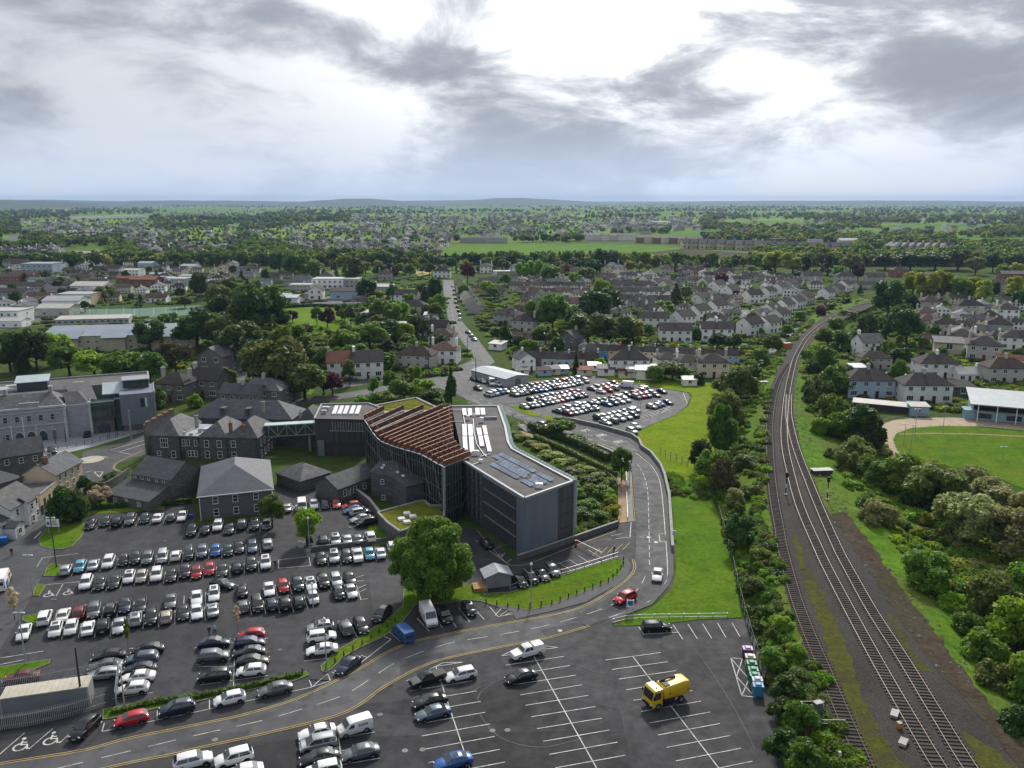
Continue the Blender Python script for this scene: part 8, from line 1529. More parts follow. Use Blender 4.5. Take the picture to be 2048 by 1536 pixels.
scatter(ZE, [(1440, 990), (1450, 880), (1490, 800), (1540, 770), (1525, 900), (1530, 980), (1545, 1080), (1570, 1200), (1620, 1340), (1660, 1440), (1600, 1500), (1560, 1400), (1510, 1240), (1480, 1120)], 60, (0.8, 2.2), (1.0, 1.8), 'b', 'gobogbn', 1.6, 16)
ZF = 'the thicket between railway and stadium'
trees(ZF, '1690,700,70,40,bg 1650,745,60,50,bg 1670,790,70,60,bg 1640,820,60,60,bd 1660,860,70,70,bg 1690,880,70,60,bg 1640,880,50,40,bb 1620,800,40,40,bg 1625,760,36,36,bd 1612,730,30,30,bg 1735,895,56,80,yd 1720,890,60,84,td 1755,905,50,70,cd 1710,925,70,50,bo 1690,950,60,50,bo 1735,960,60,50,bg 1665,930,40,34,bo 1800,985,90,70,bg 1760,975,70,50,bg 1870,1020,110,90,ro 1850,990,90,70,ry 1930,1000,90,70,rs 1990,1040,110,80,rs 1940,1100,110,110,rs 2010,1130,110,110,rs 1900,1075,80,90,rs 2050,1080,100,90,rs 1750,1065,76,64,bs 1735,1030,60,44,bg 1700,990,50,30,bb 1850,1200,90,100,rg 1980,1250,110,100,bo 2040,1220,100,90,bg 2030,1320,120,110,bb 1960,1340,90,80,bg 2060,1420,120,110,bg 1990,1400,90,80,bo 1930,1290,70,60,bg 1900,1230,60,40,bb 2040,1500,100,90,bd 1830,1010,60,60,bd 1650,690,44,30,bo 1670,665,40,26,bg 1690,640,40,20,bo', 0.0)
scatter(ZF, [(1620, 715), (1660, 690), (1680, 760), (1700, 850), (1760, 920), (1700, 940), (1640, 880), (1615, 800)], 30, (2.5, 5.0), (0.9, 1.4), 'b', 'gobgyd', 0.8, 16); scatter('the scrub right of the spoil bank', [(1790, 1020), (1900, 1060), (2000, 1200), (2048, 1300), (2048, 1480), (1960, 1340), (1860, 1180)], 45, (0.9, 2.6), (1.0, 1.6), 'b', 'gbbogy', 0.6, 18)
ZG = 'the planting behind the office block'
trees(ZG, '1120,872,60,36,rg 1090,866,40,24,bg 1150,884,50,26,bg 1180,898,50,24,bo 1205,910,36,22,bo 1150,1000,50,46,bg 1190,995,60,50,bg 1215,1000,40,40,bb 1175,1020,50,40,bg 1160,1040,50,40,bd 1200,1040,40,30,bg 1225,1030,30,36,by 1175,965,40,24,bo 1140,950,40,24,bn 1120,930,40,22,by 1165,945,46,26,by 1100,915,50,24,by 1080,900,40,20,by 1060,890,30,16,bo 1040,880,30,18,by 1140,925,30,16,bo 1195,960,40,24,bo 1215,975,30,22,bg 1030,870,24,14,bb 1220,1010,24,28,by 1130,965,30,24,bd', 0.0)
for _x, _o, _d in FOL[ZG]:
    if _d.endswith('shrub'): _o.scale.z *= 0.55
def hedge(label, pts, w_, h, col, dens=22, z=0.0, size=0.34):
    path = [Vector(G2(p, z) + (z,)) for p in pts]; o = empty('hedge', path[0], 0, label, 'hedge'); org = path[0]; cls = []
    for a, b in zip(path, path[1:]):
        L_ = (b - a).length; n = max(1, int(L_ / (w_ * 0.42)))
        for i in range(n): p = a.lerp(b, (i + 0.5) / n) - org; cls += [(p.x + random.uniform(-.12, .12), p.y, h * 0.35, w_ * 0.52), (p.x, p.y + random.uniform(-.12, .12), h * 0.72, w_ * 0.5)]
    n = int(sum((b - a).length for a, b in zip(path, path[1:])) * (w_ + 2 * h) * dens); cm_ = crown_mesh('foliage', cls, min(n, 9000), size, LEAF[col], 0.88); inst('foliage', cm_, o); return o
hedge('clipped dark hedge along the footpath behind the office block', [(1070, 880), (1130, 905), (1190, 935), (1232, 955)], 1.6, 1.5, 'g'); hedge('loose hedge on the bank above the clipped hedge', [(1060, 858), (1110, 876), (1160, 895), (1215, 922)], 2.2, 2.0, 'd')
hedge('tall clipped hedge block beside the lawn tip', [(120, 1042), (166, 1038)], 4.5, 5.0, 'd', 14, size=0.4); hedge('low hedge on top of the roadside verge', [(225, 1428), (310, 1408), (400, 1395), (490, 1378), (600, 1352)], 0.9, 0.5, 'g', 30); hedge('hedge strip below the planted roof', [(745, 818), (800, 808), (840, 800), (880, 812)], 2.2, 1.8, 'g'); hedge('dark hedge beside the lodge garden', [(176, 1022), (230, 1016), (330, 1011), (384, 1006)], 0.8, 1.3, 'd')
for lb, pts in (('park edge hedge left', [(552, 618), (620, 613), (706, 616)]), ('garden hedge across the park', [(700, 668), (800, 668), (880, 660)]), ('garden hedge along the street bend', [(955, 640), (990, 655), (1020, 640)]), ('garden hedge on the street corner', [(960, 660), (1010, 668)]), ('hedge between street gardens', [(700, 682), (790, 684)])): hedge('dark ' + lb, pts, 1.6, 1.8, 'd', 10, size=0.6)
scatter('the gardens of the estate', [(1030, 560), (1500, 556), (1540, 600), (1540, 680), (1250, 690), (1200, 640), (1040, 650)], 95, (2.0, 6.5), (0.8, 1.3), 'rrbbtc', 'ggdbbyoc', 0, 14)
scatter('the gardens right of the railway', [(1700, 690), (1850, 640), (2048, 620), (2048, 770), (1880, 790), (1720, 790)], 55, (1.5, 5.0), (0.8, 1.4), 'rbbbc', 'ggdbyoc', 0, 16)
scatter('the gardens of the left town', [(0, 520), (500, 505), (540, 560), (480, 600), (0, 640)], 70, (4, 10), (0.7, 1.1), 'rrtc', 'dddgo', 0, 15)
scatter('the trees before the green fields', [(560, 555), (880, 528), (1560, 530), (1560, 548), (900, 548), (700, 560)], 90, (5, 13), (0.7, 1.15), 'rrtc', 'ddgggoy', 0, 13)
scatter('the gardens along the straight street', [(700, 600), (880, 590), (880, 700), (780, 745), (650, 735), (620, 690)], 60, (3, 8), (0.8, 1.2), 'rrbt', 'gddgob', 0, 15)
for zone, L_ in FOL.items():
    L_.sort(key=lambda q: q[0])
    for i, (x, o, d_) in enumerate(L_): o['label'] = f'{d_}, {ordn(i + 1)} from left in {zone}'; o['group'] = zone.replace('the ', '', 1)
# ------------------------------------------------------------------ far country: woods, hedgerows and the further town
from mathutils.kdtree import KDTree
far_trees = []
tc_ = bpy.data.collections.new('far_tree_kinds')
for i, (kind, col, s) in enumerate((('round', 'd', 21), ('round', 'g', 22), ('spread', 'o', 23), ('tall', 'g', 24), ('bush', 'y', 25), ('conifer', 'd', 26))):
    me = crown_mesh('far_crown', clump_set(kind, s)[:14], 260, 1.9, LEAF[col], 0.95, np.random.default_rng(s)); ob = bpy.data.objects.new('far_crown', me); tc_.objects.link(ob)
hc_ = bpy.data.collections.new('far_house_kinds')
for i, (wl, rf, kind) in enumerate((('w', 'd', 'hip'), ('g', 'd', 'gu'), ('c', 's', 'gu'), ('w', 's', 'gv'))):
    a = MB(); wall_shape(a, -6, 6, -4, 4, 5, 2.6, kind); nw = len(a.f); roof_shape(a, -6, 6, -4, 4, 5, 2.6, kind, 0.4)
    for k in range(nw, len(a.m)): a.m[k] = 1
    a.box((0, 0, 8), (0.9, 1.2, 2), 0)
    for k in (-4, -1.4, 1.4, 4):
        for z in (1.5, 4.0): a.box((k, -4.03, z), (1.3, 0.1, 1.3), 2)
    ob = bpy.data.objects.new('far_house', a.mesh('far_house', [WALLS[wl], ROOFS[rf], GLASS])); hc_.objects.link(ob)
def scatter_gn(name, label, cat, pts, coll):
    """pts: (x,y,z,scale,rot,idx)"""
    A_ = np.array(pts); me = bpy.data.meshes.new(name); me.vertices.add(len(A_)); me.vertices.foreach_set('co', A_[:, :3].astype(np.float32).ravel())
    for nm, c in (('sc', 3), ('rt', 4)): at = me.attributes.new(nm, 'FLOAT', 'POINT'); at.data.foreach_set('value', A_[:, c].astype(np.float32))
    at = me.attributes.new('ix', 'INT', 'POINT'); at.data.foreach_set('value', A_[:, 5].astype(np.int32)); me.update()
    o = bpy.data.objects.new(name, me); COL.objects.link(o); tag(o, label, cat, kind='stuff')
    g = bpy.data.node_groups.new(name + '_nodes', 'GeometryNodeTree'); g.interface.new_socket('Geometry', in_out='INPUT', socket_type='NodeSocketGeometry'); g.interface.new_socket('Geometry', in_out='OUTPUT', socket_type='NodeSocketGeometry')
    n = g.nodes.new; gi, go = n('NodeGroupInput'), n('NodeGroupOutput'); ip = n('GeometryNodeInstanceOnPoints'); ci = n('GeometryNodeCollectionInfo'); ci.inputs['Collection'].default_value = coll; ci.inputs['Separate Children'].default_value = True; ci.inputs['Reset Children'].default_value = True
    def attr(nm, ty): a = n('GeometryNodeInputNamedAttribute'); a.data_type = ty; a.inputs['Name'].default_value = nm; return next(s for s in a.outputs if s.enabled and s.name == 'Attribute')
    l = g.links.new; l(gi.outputs[0], ip.inputs['Points']); l(ci.outputs[0], ip.inputs['Instance']); ip.inputs['Pick Instance'].default_value = True; l(attr('ix', 'INT'), ip.inputs['Instance Index']); l(attr('sc', 'FLOAT'), ip.inputs['Scale'])
    cx = n('ShaderNodeCombineXYZ'); l(attr('rt', 'FLOAT'), cx.inputs[2]); l(cx.outputs[0], ip.inputs['Rotation']); l(ip.outputs[0], go.inputs[0])
    md = o.modifiers.new('scatter', 'NODES'); md.node_group = g; return o
# field pattern: trees stand along the boundaries of an irregular net of fields, and fill some of the fields
r_ = np.random.default_rng(5); NS = 900
SX = []; 
while len(SX) < NS:
    px_, py_ = r_.uniform(-150, 2200), 401 + r_.uniform(1.2, 12.0) ** 2
    v = GV(px_, py_)
    if v.y < 14000: SX.append((v.x, v.y, r_.uniform()))
kd = KDTree(len(SX))
for i, s in enumerate(SX): kd.insert((s[0], s[1], 0), i)
kd.balance()
CLEAR = [[(870, 487), (1060, 485), (1180, 484), (1290, 487), (1420, 490), (1515, 501), (1505, 530), (1380, 532), (1200, 528), (1000, 526), (870, 528)], [(1430, 442), (1560, 438), (1650, 444), (1650, 458), (1560, 455), (1460, 452)], [(0, 411), (60, 407), (200, 407), (330, 412), (310, 418), (100, 418), (0, 421)], [(1755, 451), (1900, 448), (2000, 457), (1935, 471), (1775, 469)], [(0, 505), (50, 490), (50, 470), (0, 470)], [(1366, 482), (1700, 490), (1710, 512), (1366, 502)], [(1770, 494), (1905, 497), (1905, 518), (1730, 516)], [(1170, 466), (1405, 468), (1405, 490), (1170, 490)], [(920, 472), (1020, 472), (1020, 490), (920, 490)], [(125, 495), (220, 495), (220, 526), (125, 526)], [(140, 431), (305, 429), (305, 441), (140, 441)]]
TOWNS = [[(480, 470), (600, 450), (900, 440), (1180, 438), (1180, 480), (900, 483), (870, 525), (600, 510)], [(700, 430), (1170, 424), (1170, 445), (700, 452)], [(1180, 438), (1400, 436), (1400, 462), (1180, 466)], [(40, 440), (300, 440), (330, 470), (120, 480), (40, 470)], [(300, 425), (560, 415), (560, 430), (330, 440)], [(0, 505), (130, 500), (130, 525), (0, 530)], [(230, 470), (480, 450), (480, 510), (300, 530)]]
for q in ([(1240, 426), (1400, 424), (1420, 429), (1260, 432)], [(1480, 424), (1700, 422), (1740, 429), (1500, 431)], [(1820, 428), (2010, 427), (2060, 436), (1850, 437)], [(1660, 462), (1760, 458), (1770, 470), (1690, 474)], [(300, 417), (470, 415), (480, 420), (320, 423)], [(1330, 464), (1440, 461), (1460, 470), (1350, 473)], [(1900, 478), (2060, 474), (2080, 492), (1930, 494)], [(640, 492), (860, 488), (866, 500), (650, 505)], [(900, 416), (1080, 415), (1090, 420), (910, 421)]):
    CLEAR.append(q); sheet('pasture_field', q, 0.25, FG)
dens_t = []
for _ in range(40000):
    px_ = r_.uniform(-120, 2170); u = r_.uniform(); py_ = 402.5 + 130 * u ** 1.25
    v = GV(px_, py_)
    if v.y > 14000 or any(inside((px_, py_), c) for c in CLEAR): continue
    (c1, i1, d1), (c2, i2, d2) = kd.find_n((v.x, v.y, 0), 2); edge = (d2 - d1) / 2; kx = SX[i1][2]; left = px_ < 1200; town = any(inside((px_, py_), c) for c in TOWNS)
    wood = kx < 0.3 if left else kx < 0.2
    if not wood and edge > 7 + v.y * 0.004 and r_.uniform() > 0.06: continue
    if town and (r_.uniform() > 0.5 or edge > 30): continue
    s = r_.uniform(0.6, 1.45) * (0.55 if town else 1.0) * (1.0 if v.y < 2500 else 1.4)
    ix = int(r_.choice([0, 1, 1, 2, 3, 5, 0, 4], 1)[0]) if left else int(r_.choice([1, 1, 2, 4, 4, 0, 2], 1)[0]); dens_t.append((v.x, v.y, 0, s, r_.uniform(0, 6.28), ix))
scatter_gn('distant_woodland', 'far woods, hedgerows and trees reaching to the horizon', 'woodland', dens_t, tc_)
hp = []
for c, n in zip(TOWNS, (330, 260, 150, 110, 60, 45, 60)):
    xs = [p[0] for p in c]; ys = [p[1] for p in c]; k = 0; tr = 0
    while k < n and tr < 4000:
        tr += 1; p = (r_.uniform(min(xs), max(xs)), r_.uniform(min(ys), max(ys)))
        if inside(p, c): v = GV(*p); hp.append((v.x, v.y, 0, r_.uniform(0.9, 1.3), r_.choice([0.0, 0.15, 1.2, -0.3, 1.57]) + r_.uniform(-0.1, 0.1), int(r_.integers(0, 4)))); k += 1
for _ in range(170): px_, py_ = r_.uniform(1200, 2040), r_.uniform(412, 470); v = GV(px_, py_); hp.append((v.x, v.y, 0, r_.uniform(1.0, 1.6), r_.uniform(0, 3), int(r_.integers(0, 4))))
hk_ = KDTree(sum(len(v) for v in HOUSES.values()) ); q_i = 0
for L_ in HOUSES.values():
    for t_ in L_: hk_.insert((t_[2].location.x, t_[2].location.y, 0), q_i); q_i += 1
hk_.balance(); NB = []
for c, n, rots in (([(1030, 556), (1290, 552), (1520, 556), (1650, 575), (1530, 640), (1490, 672), (1330, 650), (1220, 640), (1040, 630)], 95, (-0.05, 0.6, -0.6)), ([(1830, 590), (2048, 590), (2048, 700), (1900, 700)], 22, (-0.3, -0.1)), ([(0, 512), (480, 500), (480, 560), (380, 600), (0, 640)], 60, (0.0, -0.3, 0.2))):
    xs = [p[0] for p in c]; ys = [p[1] for p in c]; k = tr = 0
    while k < n and tr < 6000:
        tr += 1; p = (r_.uniform(min(xs), max(xs)), r_.uniform(min(ys), max(ys)))
        if not inside(p, c) or inside(p, BL + BR[::-1]) or inside(p, [(1480, 645), (1560, 630), (1640, 597), (1632, 588), (1560, 605), (1470, 616)]) or inside(p, [(140, 640), (150, 612), (420, 604), (410, 636)]): continue
        v = GV(*p)
        if hk_.find((v.x, v.y, 0))[2] < 13 or any((v - q).length < 11.5 for q in NB): continue
        NB.append(v); hp.append((v.x, v.y, 0, r_.uniform(0.72, 0.95), r_.choice(rots), int(r_.integers(0, 4)))); k += 1
scatter_gn('distant_houses', 'far suburbs of small houses scattered towards the horizon', 'houses', hp, hc_)
# undergrowth on the railway banks and shrubbery in the gardens
uc_ = bpy.data.collections.new('undergrowth_kinds')
for i, col in enumerate('gbodys'):
    me = crown_mesh('undergrowth', [(r_q * math.cos(a_q), r_q * math.sin(a_q), 0.45, 0.62) for r_q, a_q in ((0, 0), (0.7, 0.3), (0.75, 1.9), (0.7, 3.4), (0.8, 4.9))], 300, 0.42, LEAF[col], 0.85, np.random.default_rng(40 + i)); uc_.objects.link(bpy.data.objects.new('undergrowth', me))
rq = random.Random(12); ug = []
for n_, j0, j1, cols in ((1500, 0.3, 6.2, (0, 0, 1, 2, 2, 3)), (1300, 10.2, 15.6, (0, 1, 1, 2, 4, 0))):
    for _ in range(n_):
        i = rq.random() ** 0.8 * (NN - 1.01); j = rq.uniform(j0, j1); i0, j_ = int(i), int(j); p = grid[i0][j_].lerp(grid[i0 + 1][j_], i - i0).lerp(grid[i0][min(j_ + 1, m_ - 1)].lerp(grid[i0 + 1][min(j_ + 1, m_ - 1)], i - i0), j - j_)
        if (i0 < 14 and rq.random() < 0.75) or (j0 > 5 and i0 > 30 and j < 12.2) or (math.sin(i * 0.9) + math.sin(j * 2.1 + i * 0.35) < -0.5): continue
        ug.append((p.x, p.y, p.z - 0.1, rq.uniform(0.35, 1.15), rq.uniform(0, 6.28), rq.choice(cols)))
for poly, n_, s0, s1, cols in (([(1700, 650), (1720, 700), (1700, 780), (1745, 850), (1790, 930), (1860, 960), (2048, 1010), (2300, 1150), (2300, 1500), (2100, 1380), (1990, 1240), (1860, 1080), (1760, 950), (1690, 860), (1672, 760), (1690, 690)], 900, 0.6, 1.8, (0, 1, 2, 4, 5, 0)), ([(1040, 870), (1130, 900), (1230, 955), (1240, 1040), (1150, 1070), (1148, 965), (1060, 905)], 140, 0.5, 1.0, (0, 2, 4, 3, 2)), ([(1335, 945), (1425, 985), (1440, 1000), (1400, 1000), (1345, 990)], 60, 0.5, 1.1, (0, 1, 2))):
    xs = [p[0] for p in poly]; ys = [p[1] for p in poly]; k = 0
    while k < n_:
        p = (rq.uniform(min(xs), max(xs)), rq.uniform(min(ys), max(ys)))
        if inside(p, poly): v = GV(*p); ug.append((v.x, v.y, -0.1, rq.uniform(s0, s1), rq.uniform(0, 6.28), rq.choice(cols))); k += 1
scatter_gn('bank_undergrowth', 'brambles and low scrub covering the railway banks and thicket', 'undergrowth', ug, uc_)
NOGO = [LOT_P, [(q[0], q[1]) for q in EDGE_L + EDGE_R[::-1]], [(950, 717), (912, 668), (898, 650), (893, 617), (886, 560), (907, 560), (917, 630), (957, 680), (990, 724), (930, 771), (905, 788), (800, 780), (560, 820), (560, 812), (690, 786), (870, 755)], [(925, 768), (1000, 740), (1190, 750), (1380, 786), (1374, 812), (1255, 869), (1130, 843), (985, 797)], [(1480, 645), (1560, 630), (1640, 597), (1632, 590), (1560, 607), (1470, 618)], [(1910, 672), (1930, 632), (1965, 632), (1950, 655), (1995, 710), (2048, 745), (1960, 715)], [(555, 615), (706, 612), (712, 655), (640, 672), (560, 650)], [(145, 636), (155, 616), (415, 608), (402, 632)], BL + BR[::-1]]
gs = []
for poly, n_ in (([(1020, 545), (1520, 545), (1640, 560), (1760, 570), (1640, 610), (1540, 690), (1480, 750), (1050, 745), (960, 660), (920, 570)], 1100), ([(1760, 580), (2060, 570), (2060, 790), (1940, 830), (1720, 800), (1700, 680)], 520), ([(480, 560), (880, 545), (890, 660), (940, 740), (780, 765), (600, 760), (420, 700), (430, 620)], 650), ([(0, 520), (480, 500), (500, 600), (420, 650), (420, 780), (300, 740), (80, 720), (0, 700)], 480)):
    xs = [p[0] for p in poly]; ys = [p[1] for p in poly]; k = tr = 0
    while k < n_ and tr < 20000:
        tr += 1; p = (rq.uniform(min(xs), max(xs)), rq.uniform(min(ys), max(ys)))
        if not inside(p, poly) or any(inside(p, c) for c in NOGO): continue
        v = GV(*p); 
        if hk_.find((v.x, v.y, 0))[2] < 8.0 or any((v - q).length < 7 for q in NB): continue
        dr = rq.choice((0.05, 1.4, -0.2, 0.7)); 
        for t_ in range(rq.choice((1, 1, 3, 5, 7))): gs.append((v.x + math.cos(dr) * t_ * 1.5, v.y + math.sin(dr) * t_ * 1.5, -0.1, rq.uniform(0.7, 1.5), rq.uniform(0, 6.28), rq.choice((0, 0, 3, 3, 1, 2, 4))))
        k += 1
scatter_gn('garden_shrubbery', 'garden hedges and shrubbery between the houses of the town', 'shrubbery', gs, uc_)
# low hills on the skyline
def hill(x0, x1, dist, hm, seed):
    q = MB(); n = 60; A_ = (x0 - 1024) / FOC * dist; B_ = (x1 - 1024) / FOC * dist; rows_ = []
    for j, (dy, k) in enumerate(((-900, 0), (-300, 0.6), (0, 1.0), (500, 0.75), (1500, 0))):
        for i in range(n):
            t = i / (n - 1); e = math.sin(math.pi * t) ** 0.8; nz = 0.93 + 0.05 * math.sin(t * 13 + seed) + 0.02 * math.sin(t * 43 + seed * 2); rows_.append((A_ + (B_ - A_) * t, dist + dy, max(-1, hm * e * nz * k) if k else -3))
    q.add(rows_, [(j * n + i, j * n + i + 1, (j + 1) * n + i + 1, (j + 1) * n + i) for j in range(4) for i in range(n - 1)]); o = q.build('hill', mat('far_wooded_hill', (0.035, 0.06, 0.02), 0.95, 0.5, 0.006, 0.03), None, 1.2); o['kind'] = 'structure'
hill(540, 900, 9500, 90, 1); hill(840, 1230, 10500, 101, 2); hill(-260, 230, 7500, 86, 3); hill(100, 720, 11500, 74, 4); hill(1100, 2250, 13000, 72, 5); hill(600, 1300, 12500, 80, 6); hill(-400, 500, 12500, 78, 7)
# street lamps and poles
for i, (p, t, nm) in enumerate((((113, 1135), 1035, 'dark'), ((66, 1192), 1110, 'grey'), ((52, 1330), 1225, 'grey'), ((165, 1412), 1295, 'wooden'), ((628, 1240), 1170, 'grey'), ((654, 1345), 1240, 'grey'), ((620, 1112), 1038, 'grey'), ((1062, 1216), 1130, 'grey'), ((250, 1420), 1335, 'grey'), ((1258, 975), 925, 'grey'), ((952, 775), 715, 'wooden'), ((1165, 775), 750, 'grey'), ((1280, 830), 795, 'grey'), ((1278, 800), 765, 'grey'), ((935, 715), 675, 'wooden'), ((858, 760), 700, 'wooden'), ((740, 795), 750, 'grey'), ((1174, 885), 862, 'grey'))):
    pole('lamp_post' if nm != 'wooden' else 'utility_pole', f'{nm} {"lamp post" if nm != "wooden" else "utility pole"}, ' + ('on the verge beside the hedge sign', 'at the left car park kerb', 'on the left edge verge', 'in front of the pale container', 'in the middle of the double row', 'on the sloping verge tip', 'beside the low wall of the upper yard', 'in the middle of the lawn by the bend', 'right of the solid sheet gate', 'beside the tree on the curving road', 'at the street corner by the workshop', 'at the back of the far car park', 'on the front side of the far car park', 'on the right side of the far car park', 'on the bend of the straight street', 'at the house corner left of the street', 'behind the planted roof hedge', 'beside the bus lane lettering')[i], p, t, 0.1 if nm != 'wooden' else 0.15, DKMETAL if nm == 'dark' else (STEEL if nm == 'grey' else BARK), 'lamp post' if nm != 'wooden' else 'pole', 'lamp posts', arm=(1.0 if i in (0, 1, 2, 14) else None), head=(WHITEP if nm != 'wooden' and i not in (0, 1, 2) else None))
# signs
def sign(label, px, w_, h_, z0, m, txt=None, ang=0.0, dbl=True):
    v = GV(*px); o = empty('road_sign', v, ang, label, 'sign'); 
    for s in ((-w_ * 0.4, w_ * 0.4) if dbl else (0,)): q = MB(); q.tube([(s, 0.06, 0), (s, 0.06, z0 + h_)], 0.05, 6); q.build('post', STEEL, o)
    q = MB(); q.box((0, 0, z0 + h_ / 2), (w_, 0.06, h_)); q.build('plate', m, o)
    for k in range(3): q = MB(); q.box((0.1 * w_, -0.035, z0 + h_ * (0.25 + 0.25 * k)), (w_ * (0.6 - 0.1 * k), 0.01, h_ * 0.1)); q.build('lettering', DKMETAL, o)
    return o
sg = sign('white direction sign on two posts beside the hedge', (108, 1068), 2.6, 1.6, 1.6, WHITEP); q = MB(); q.box((-0.9, -0.04, 2.3), (0.55, 0.012, 0.6)); q.build('emblem', mat('sign_blue', (0.03, 0.12, 0.4), 0.5), sg)
sg = sign('blue and white parking sign at the bend by the red car', (1260, 1228), 1.2, 1.3, 1.2, WHITEP, dbl=True); q = MB(); q.box((0, -0.045, 2.0), (0.9, 0.014, 0.7)); q.build('emblem', MATS['sign_blue'], sg)
sign('tall white pillar sign before the far car park entrance', (1025, 845), 0.9, 2.2, 0.8, WHITEP, dbl=False); sign('small white notice on the meadow wall', (1348, 1078), 0.8, 1.0, 0.8, WHITEP, dbl=False)
# bollards along the verges
bo = MB(); bo.tube([(0, 0, 0), (0, 0, 0.75), (0, 0, 0.9)], [0.11, 0.11, 0.04], 8); bme = bo.mesh('post', DKMETAL); cap_ = MB(); cap_.tube([(0, 0, 0.9), (0, 0, 1.0)], 0.09, 8); cme = cap_.mesh('cap', TRIM); k = 0
for zone, pts, n in (('the lawn by the bend', [(972, 1208), (1035, 1218), (1100, 1211), (1156, 1188), (1219, 1163), (1246, 1135), (1247, 1122)], 19), ('the sloping verge', [(652, 1340), (690, 1312), (740, 1280), (790, 1245)], 9), ('the roadside verge', [(405, 1398), (480, 1382), (560, 1362), (605, 1348)], 7)):
    for i, p in enumerate(resample([GV(*q) for q in pts], n)): o = empty('bollard', p, 0, f'black bollard, {ordn(i + 1)} from left along {zone}', 'bollard', 'bollards along ' + zone); inst('post', bme, o); inst('cap', cme, o)
o = rect_bldg('garden_store', 'small grey gabled store beside the lane under the big tree', 'shed', (972, 1178), (1022, 1172), 3.2, 2.2, 'gv', 0.9, mat('store_grey', (0.20, 0.21, 0.23), 0.6), mat('store_roof', (0.27, 0.29, 0.32), 0.5))[0]
v = GV(978, 1178); o = empty('timber_stack', (v.x - 1.6, v.y, 0), 0.2, 'stack of orange-brown timber boards beside the grey store', 'timber')
for k in range(6): q = MB(); q.box((0, k * 0.42 - 1, 0.35), (2.4, 0.38, 0.7 - 0.05 * (k % 2))); q.build('board', mat('fresh_timber', (0.36, 0.20, 0.09), 0.8, 0.2), o)
fence('guard_rail', 'white steel guard rail along the top of the right car park', [(1226, 1246), (1262, 1238), (1330, 1236), (1455, 1234)], 0.75, 2.2, STEEL, WHITEP, 0.0, 2)
fence('lane_railing', 'light steel railing along the lane below the office block', [(1020, 1180), (1085, 1160), (1160, 1138), (1236, 1114)], 1.0, 2.0, STEEL, STEEL, 0.0, 2); fence('path_railing', 'dark railing beside the buff footpath', [(1238, 1046), (1237, 970), (1150, 918), (1050, 872)], 1.0, 2.4, DKMETAL, DKMETAL, 0.0, 3); fence('road_railing', 'grey railing between footpath and curving road', [(1255, 1042), (1253, 990), (1252, 945)], 1.0, 1.6, STEEL, STEEL, 0.0, 3); fence('forecourt_railing', 'black railing before the courthouse forecourt', [(0, 915), (80, 905), (150, 895), (220, 878), (292, 862)], 1.3, 2.2, DKMETAL, DKMETAL, 0.0, 3)
# steps down to the office garden
a_ = GV(1042, 856); st_o = empty('garden_steps', a_, R(-62), 'pale concrete steps with steel handrails behind the office block', 'steps')
for k in range(9): q = MB(); q.box((0.55 * k, 0, 0.95 - 0.1 * k), (0.6, 2.2, 0.14)); q.build('tread', CONC, st_o)
for s in (-1.1, 1.1): q = MB(); q.tube([(0, s, 1.95), (5, s, 1.05)], 0.06, 5); q.build('handrail', STEEL, st_o)
# litter bin, wheelie bins, skip
for i, (p, c, lb) in enumerate((((6, 1088), (0.02, 0.12, 0.35), 'big blue wheeled skip bin outside the white porch house'), ((382, 1035), (0.02, 0.08, 0.3), 'small blue bin between hedge row and slate-roofed hall'), ((258, 1006), (0.02, 0.08, 0.3), 'blue wheelie bin beside the lodge door'))):
    v = GV(*p); s = 1.6 if i == 0 else 0.7; o = empty('wheelie_bin', v, 0.3, lb, 'bin'); q = MB(); q.box((0, 0, s * 0.45), (s, s * 0.8, s * 0.8), taper=1.12); q.build('tub', mat(f'bin_blue_{i}', c, 0.5), o); q = MB(); q.box((0, 0, s * 0.9), (s * 1.15, s * 0.95, s * 0.1)); q.build('lid', mat(f'bin_lid_{i}', tuple(x * 1.4 for x in c), 0.5), o)
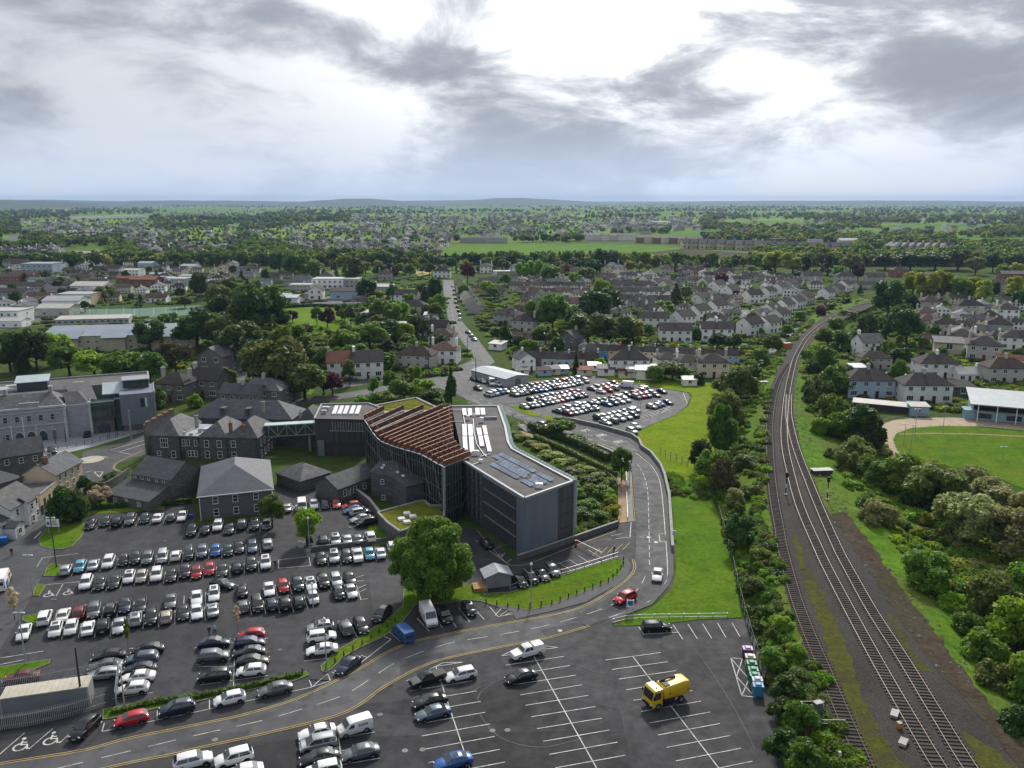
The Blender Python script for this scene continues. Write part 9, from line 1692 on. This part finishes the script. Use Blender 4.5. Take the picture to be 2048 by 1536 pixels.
# people
def person(label, px, shirt, trousers, h=1.75, ang=0.0, stride=0.16):
    v = GV(*px); o = empty('person', v + Vector((0, 0, 0.05)), ang, label, 'person'); k = h / 1.75
    V = [(0, 0, 0.95), (0, 0, 1.2), (0, 0, 1.42), (0, 0, 1.52), (0, 0.02, 1.68), (0.1, 0, 0.9), (0.11, stride, 0.5), (0.11, stride * 0.9, 0.08), (0.11, stride + 0.16, 0.04), (-0.1, 0, 0.9), (-0.11, -stride * 0.6, 0.5), (-0.11, -stride, 0.08), (-0.11, -stride + 0.15, 0.04), (0.2, 0, 1.4), (0.25, -0.08, 1.14), (0.25, 0.06, 0.92), (-0.2, 0, 1.4), (-0.25, 0.06, 1.14), (-0.24, 0.16, 0.94)]
    E = [(0, 1), (1, 2), (2, 3), (3, 4), (0, 5), (5, 6), (6, 7), (7, 8), (0, 9), (9, 10), (10, 11), (11, 12), (2, 13), (13, 14), (14, 15), (2, 16), (16, 17), (17, 18)]
    rad = [0.15, 0.14, 0.15, 0.065, 0.11, 0.1, 0.075, 0.05, 0.045, 0.1, 0.075, 0.05, 0.045, 0.07, 0.05, 0.04, 0.07, 0.05, 0.04]
    me = bpy.data.meshes.new('body'); me.from_pydata([(x * k, y * k, z * k) for x, y, z in V], E, [])
    s = NT('figure'); sp = s.n('ShaderNodeSeparateXYZ'); s.l(s.n('ShaderNodeTexCoord').outputs['Object'], sp.inputs[0])
    c = s.mix(s.rng(sp.outputs[2], 0.93 * k, 0.95 * k), trousers, shirt); c = s.mix(s.rng(sp.outputs[2], 1.49 * k, 1.5 * k), c, (0.45, 0.28, 0.2)); c = s.mix(s.rng(sp.outputs[2], 1.7 * k, 1.72 * k), c, (0.04, 0.025, 0.02)); s.bsdf(c, 0.8); me.materials.append(s.mat)
    b = inst('body', me, o); md = b.modifiers.new('skin', 'SKIN'); sv = me.skin_vertices[0].data
    for i, r0 in enumerate(rad): sv[i].radius = (r0 * k, r0 * k)
    sv[0].use_root = True; b.modifiers.new('sub', 'SUBSURF').levels = 2; b.modifiers['sub'].render_levels = 2
person('person in pale blue top walking beside the lower bays', (430, 1270), (0.25, 0.4, 0.65), (0.03, 0.03, 0.05)); person('person in dark clothes walking beside the lower bays', (419, 1272), (0.05, 0.05, 0.06), (0.05, 0.05, 0.06), ang=1.0); person('person in yellow jacket crossing the upper yard', (632, 996), (0.55, 0.5, 0.12), (0.05, 0.05, 0.07), ang=2.0); person('person in dark coat on the left street corner', (24, 1112), (0.03, 0.03, 0.035), (0.03, 0.03, 0.04), ang=0.6)
person('person in dark coat on the steps between rows', (551, 1137), (0.03, 0.03, 0.035), (0.03, 0.03, 0.04), ang=0.2); person('person in black at the lane barrier', (1228, 1108), (0.02, 0.02, 0.022), (0.02, 0.02, 0.025), ang=0.9)
# barrier of the lane
v = GV(1152, 1090); o = empty('lane_barrier', v, 0.0, 'red and white barrier arm across the lane below the office block', 'barrier'); q = MB(); q.box((0, 0, 0.5), (0.4, 0.4, 1.0)); q.build('housing', mat('barrier_red', (0.4, 0.05, 0.03), 0.5), o); v2 = GV(1204, 1116) - v
q = MB(); q.beam((0, 0, 1.05), (v2.x, v2.y, 1.1), 0.1, 0.1); q.build('arm', WHITEP, o)
# ------------------------------------------------------------------ haze
hb_ = MB(); hb_.box((0, 7200, 63), (24000, 16000, 136)); hz_o = hb_.build('haze', None); hz_o.data.materials.clear()
s = NT('haze_air'); pv = s.n('ShaderNodeVolumePrincipled'); pv.inputs['Color'].default_value = (0.36, 0.52, 0.78, 1); pv.inputs['Density'].default_value = 0.000055; pv.inputs['Anisotropy'].default_value = 0.2; s.l(pv.outputs[0], s.out.inputs['Volume']); hz_o.data.materials.append(s.mat); hz_o['kind'] = 'stuff'; hz_o['label'] = 'thin bluish haze over the whole town'
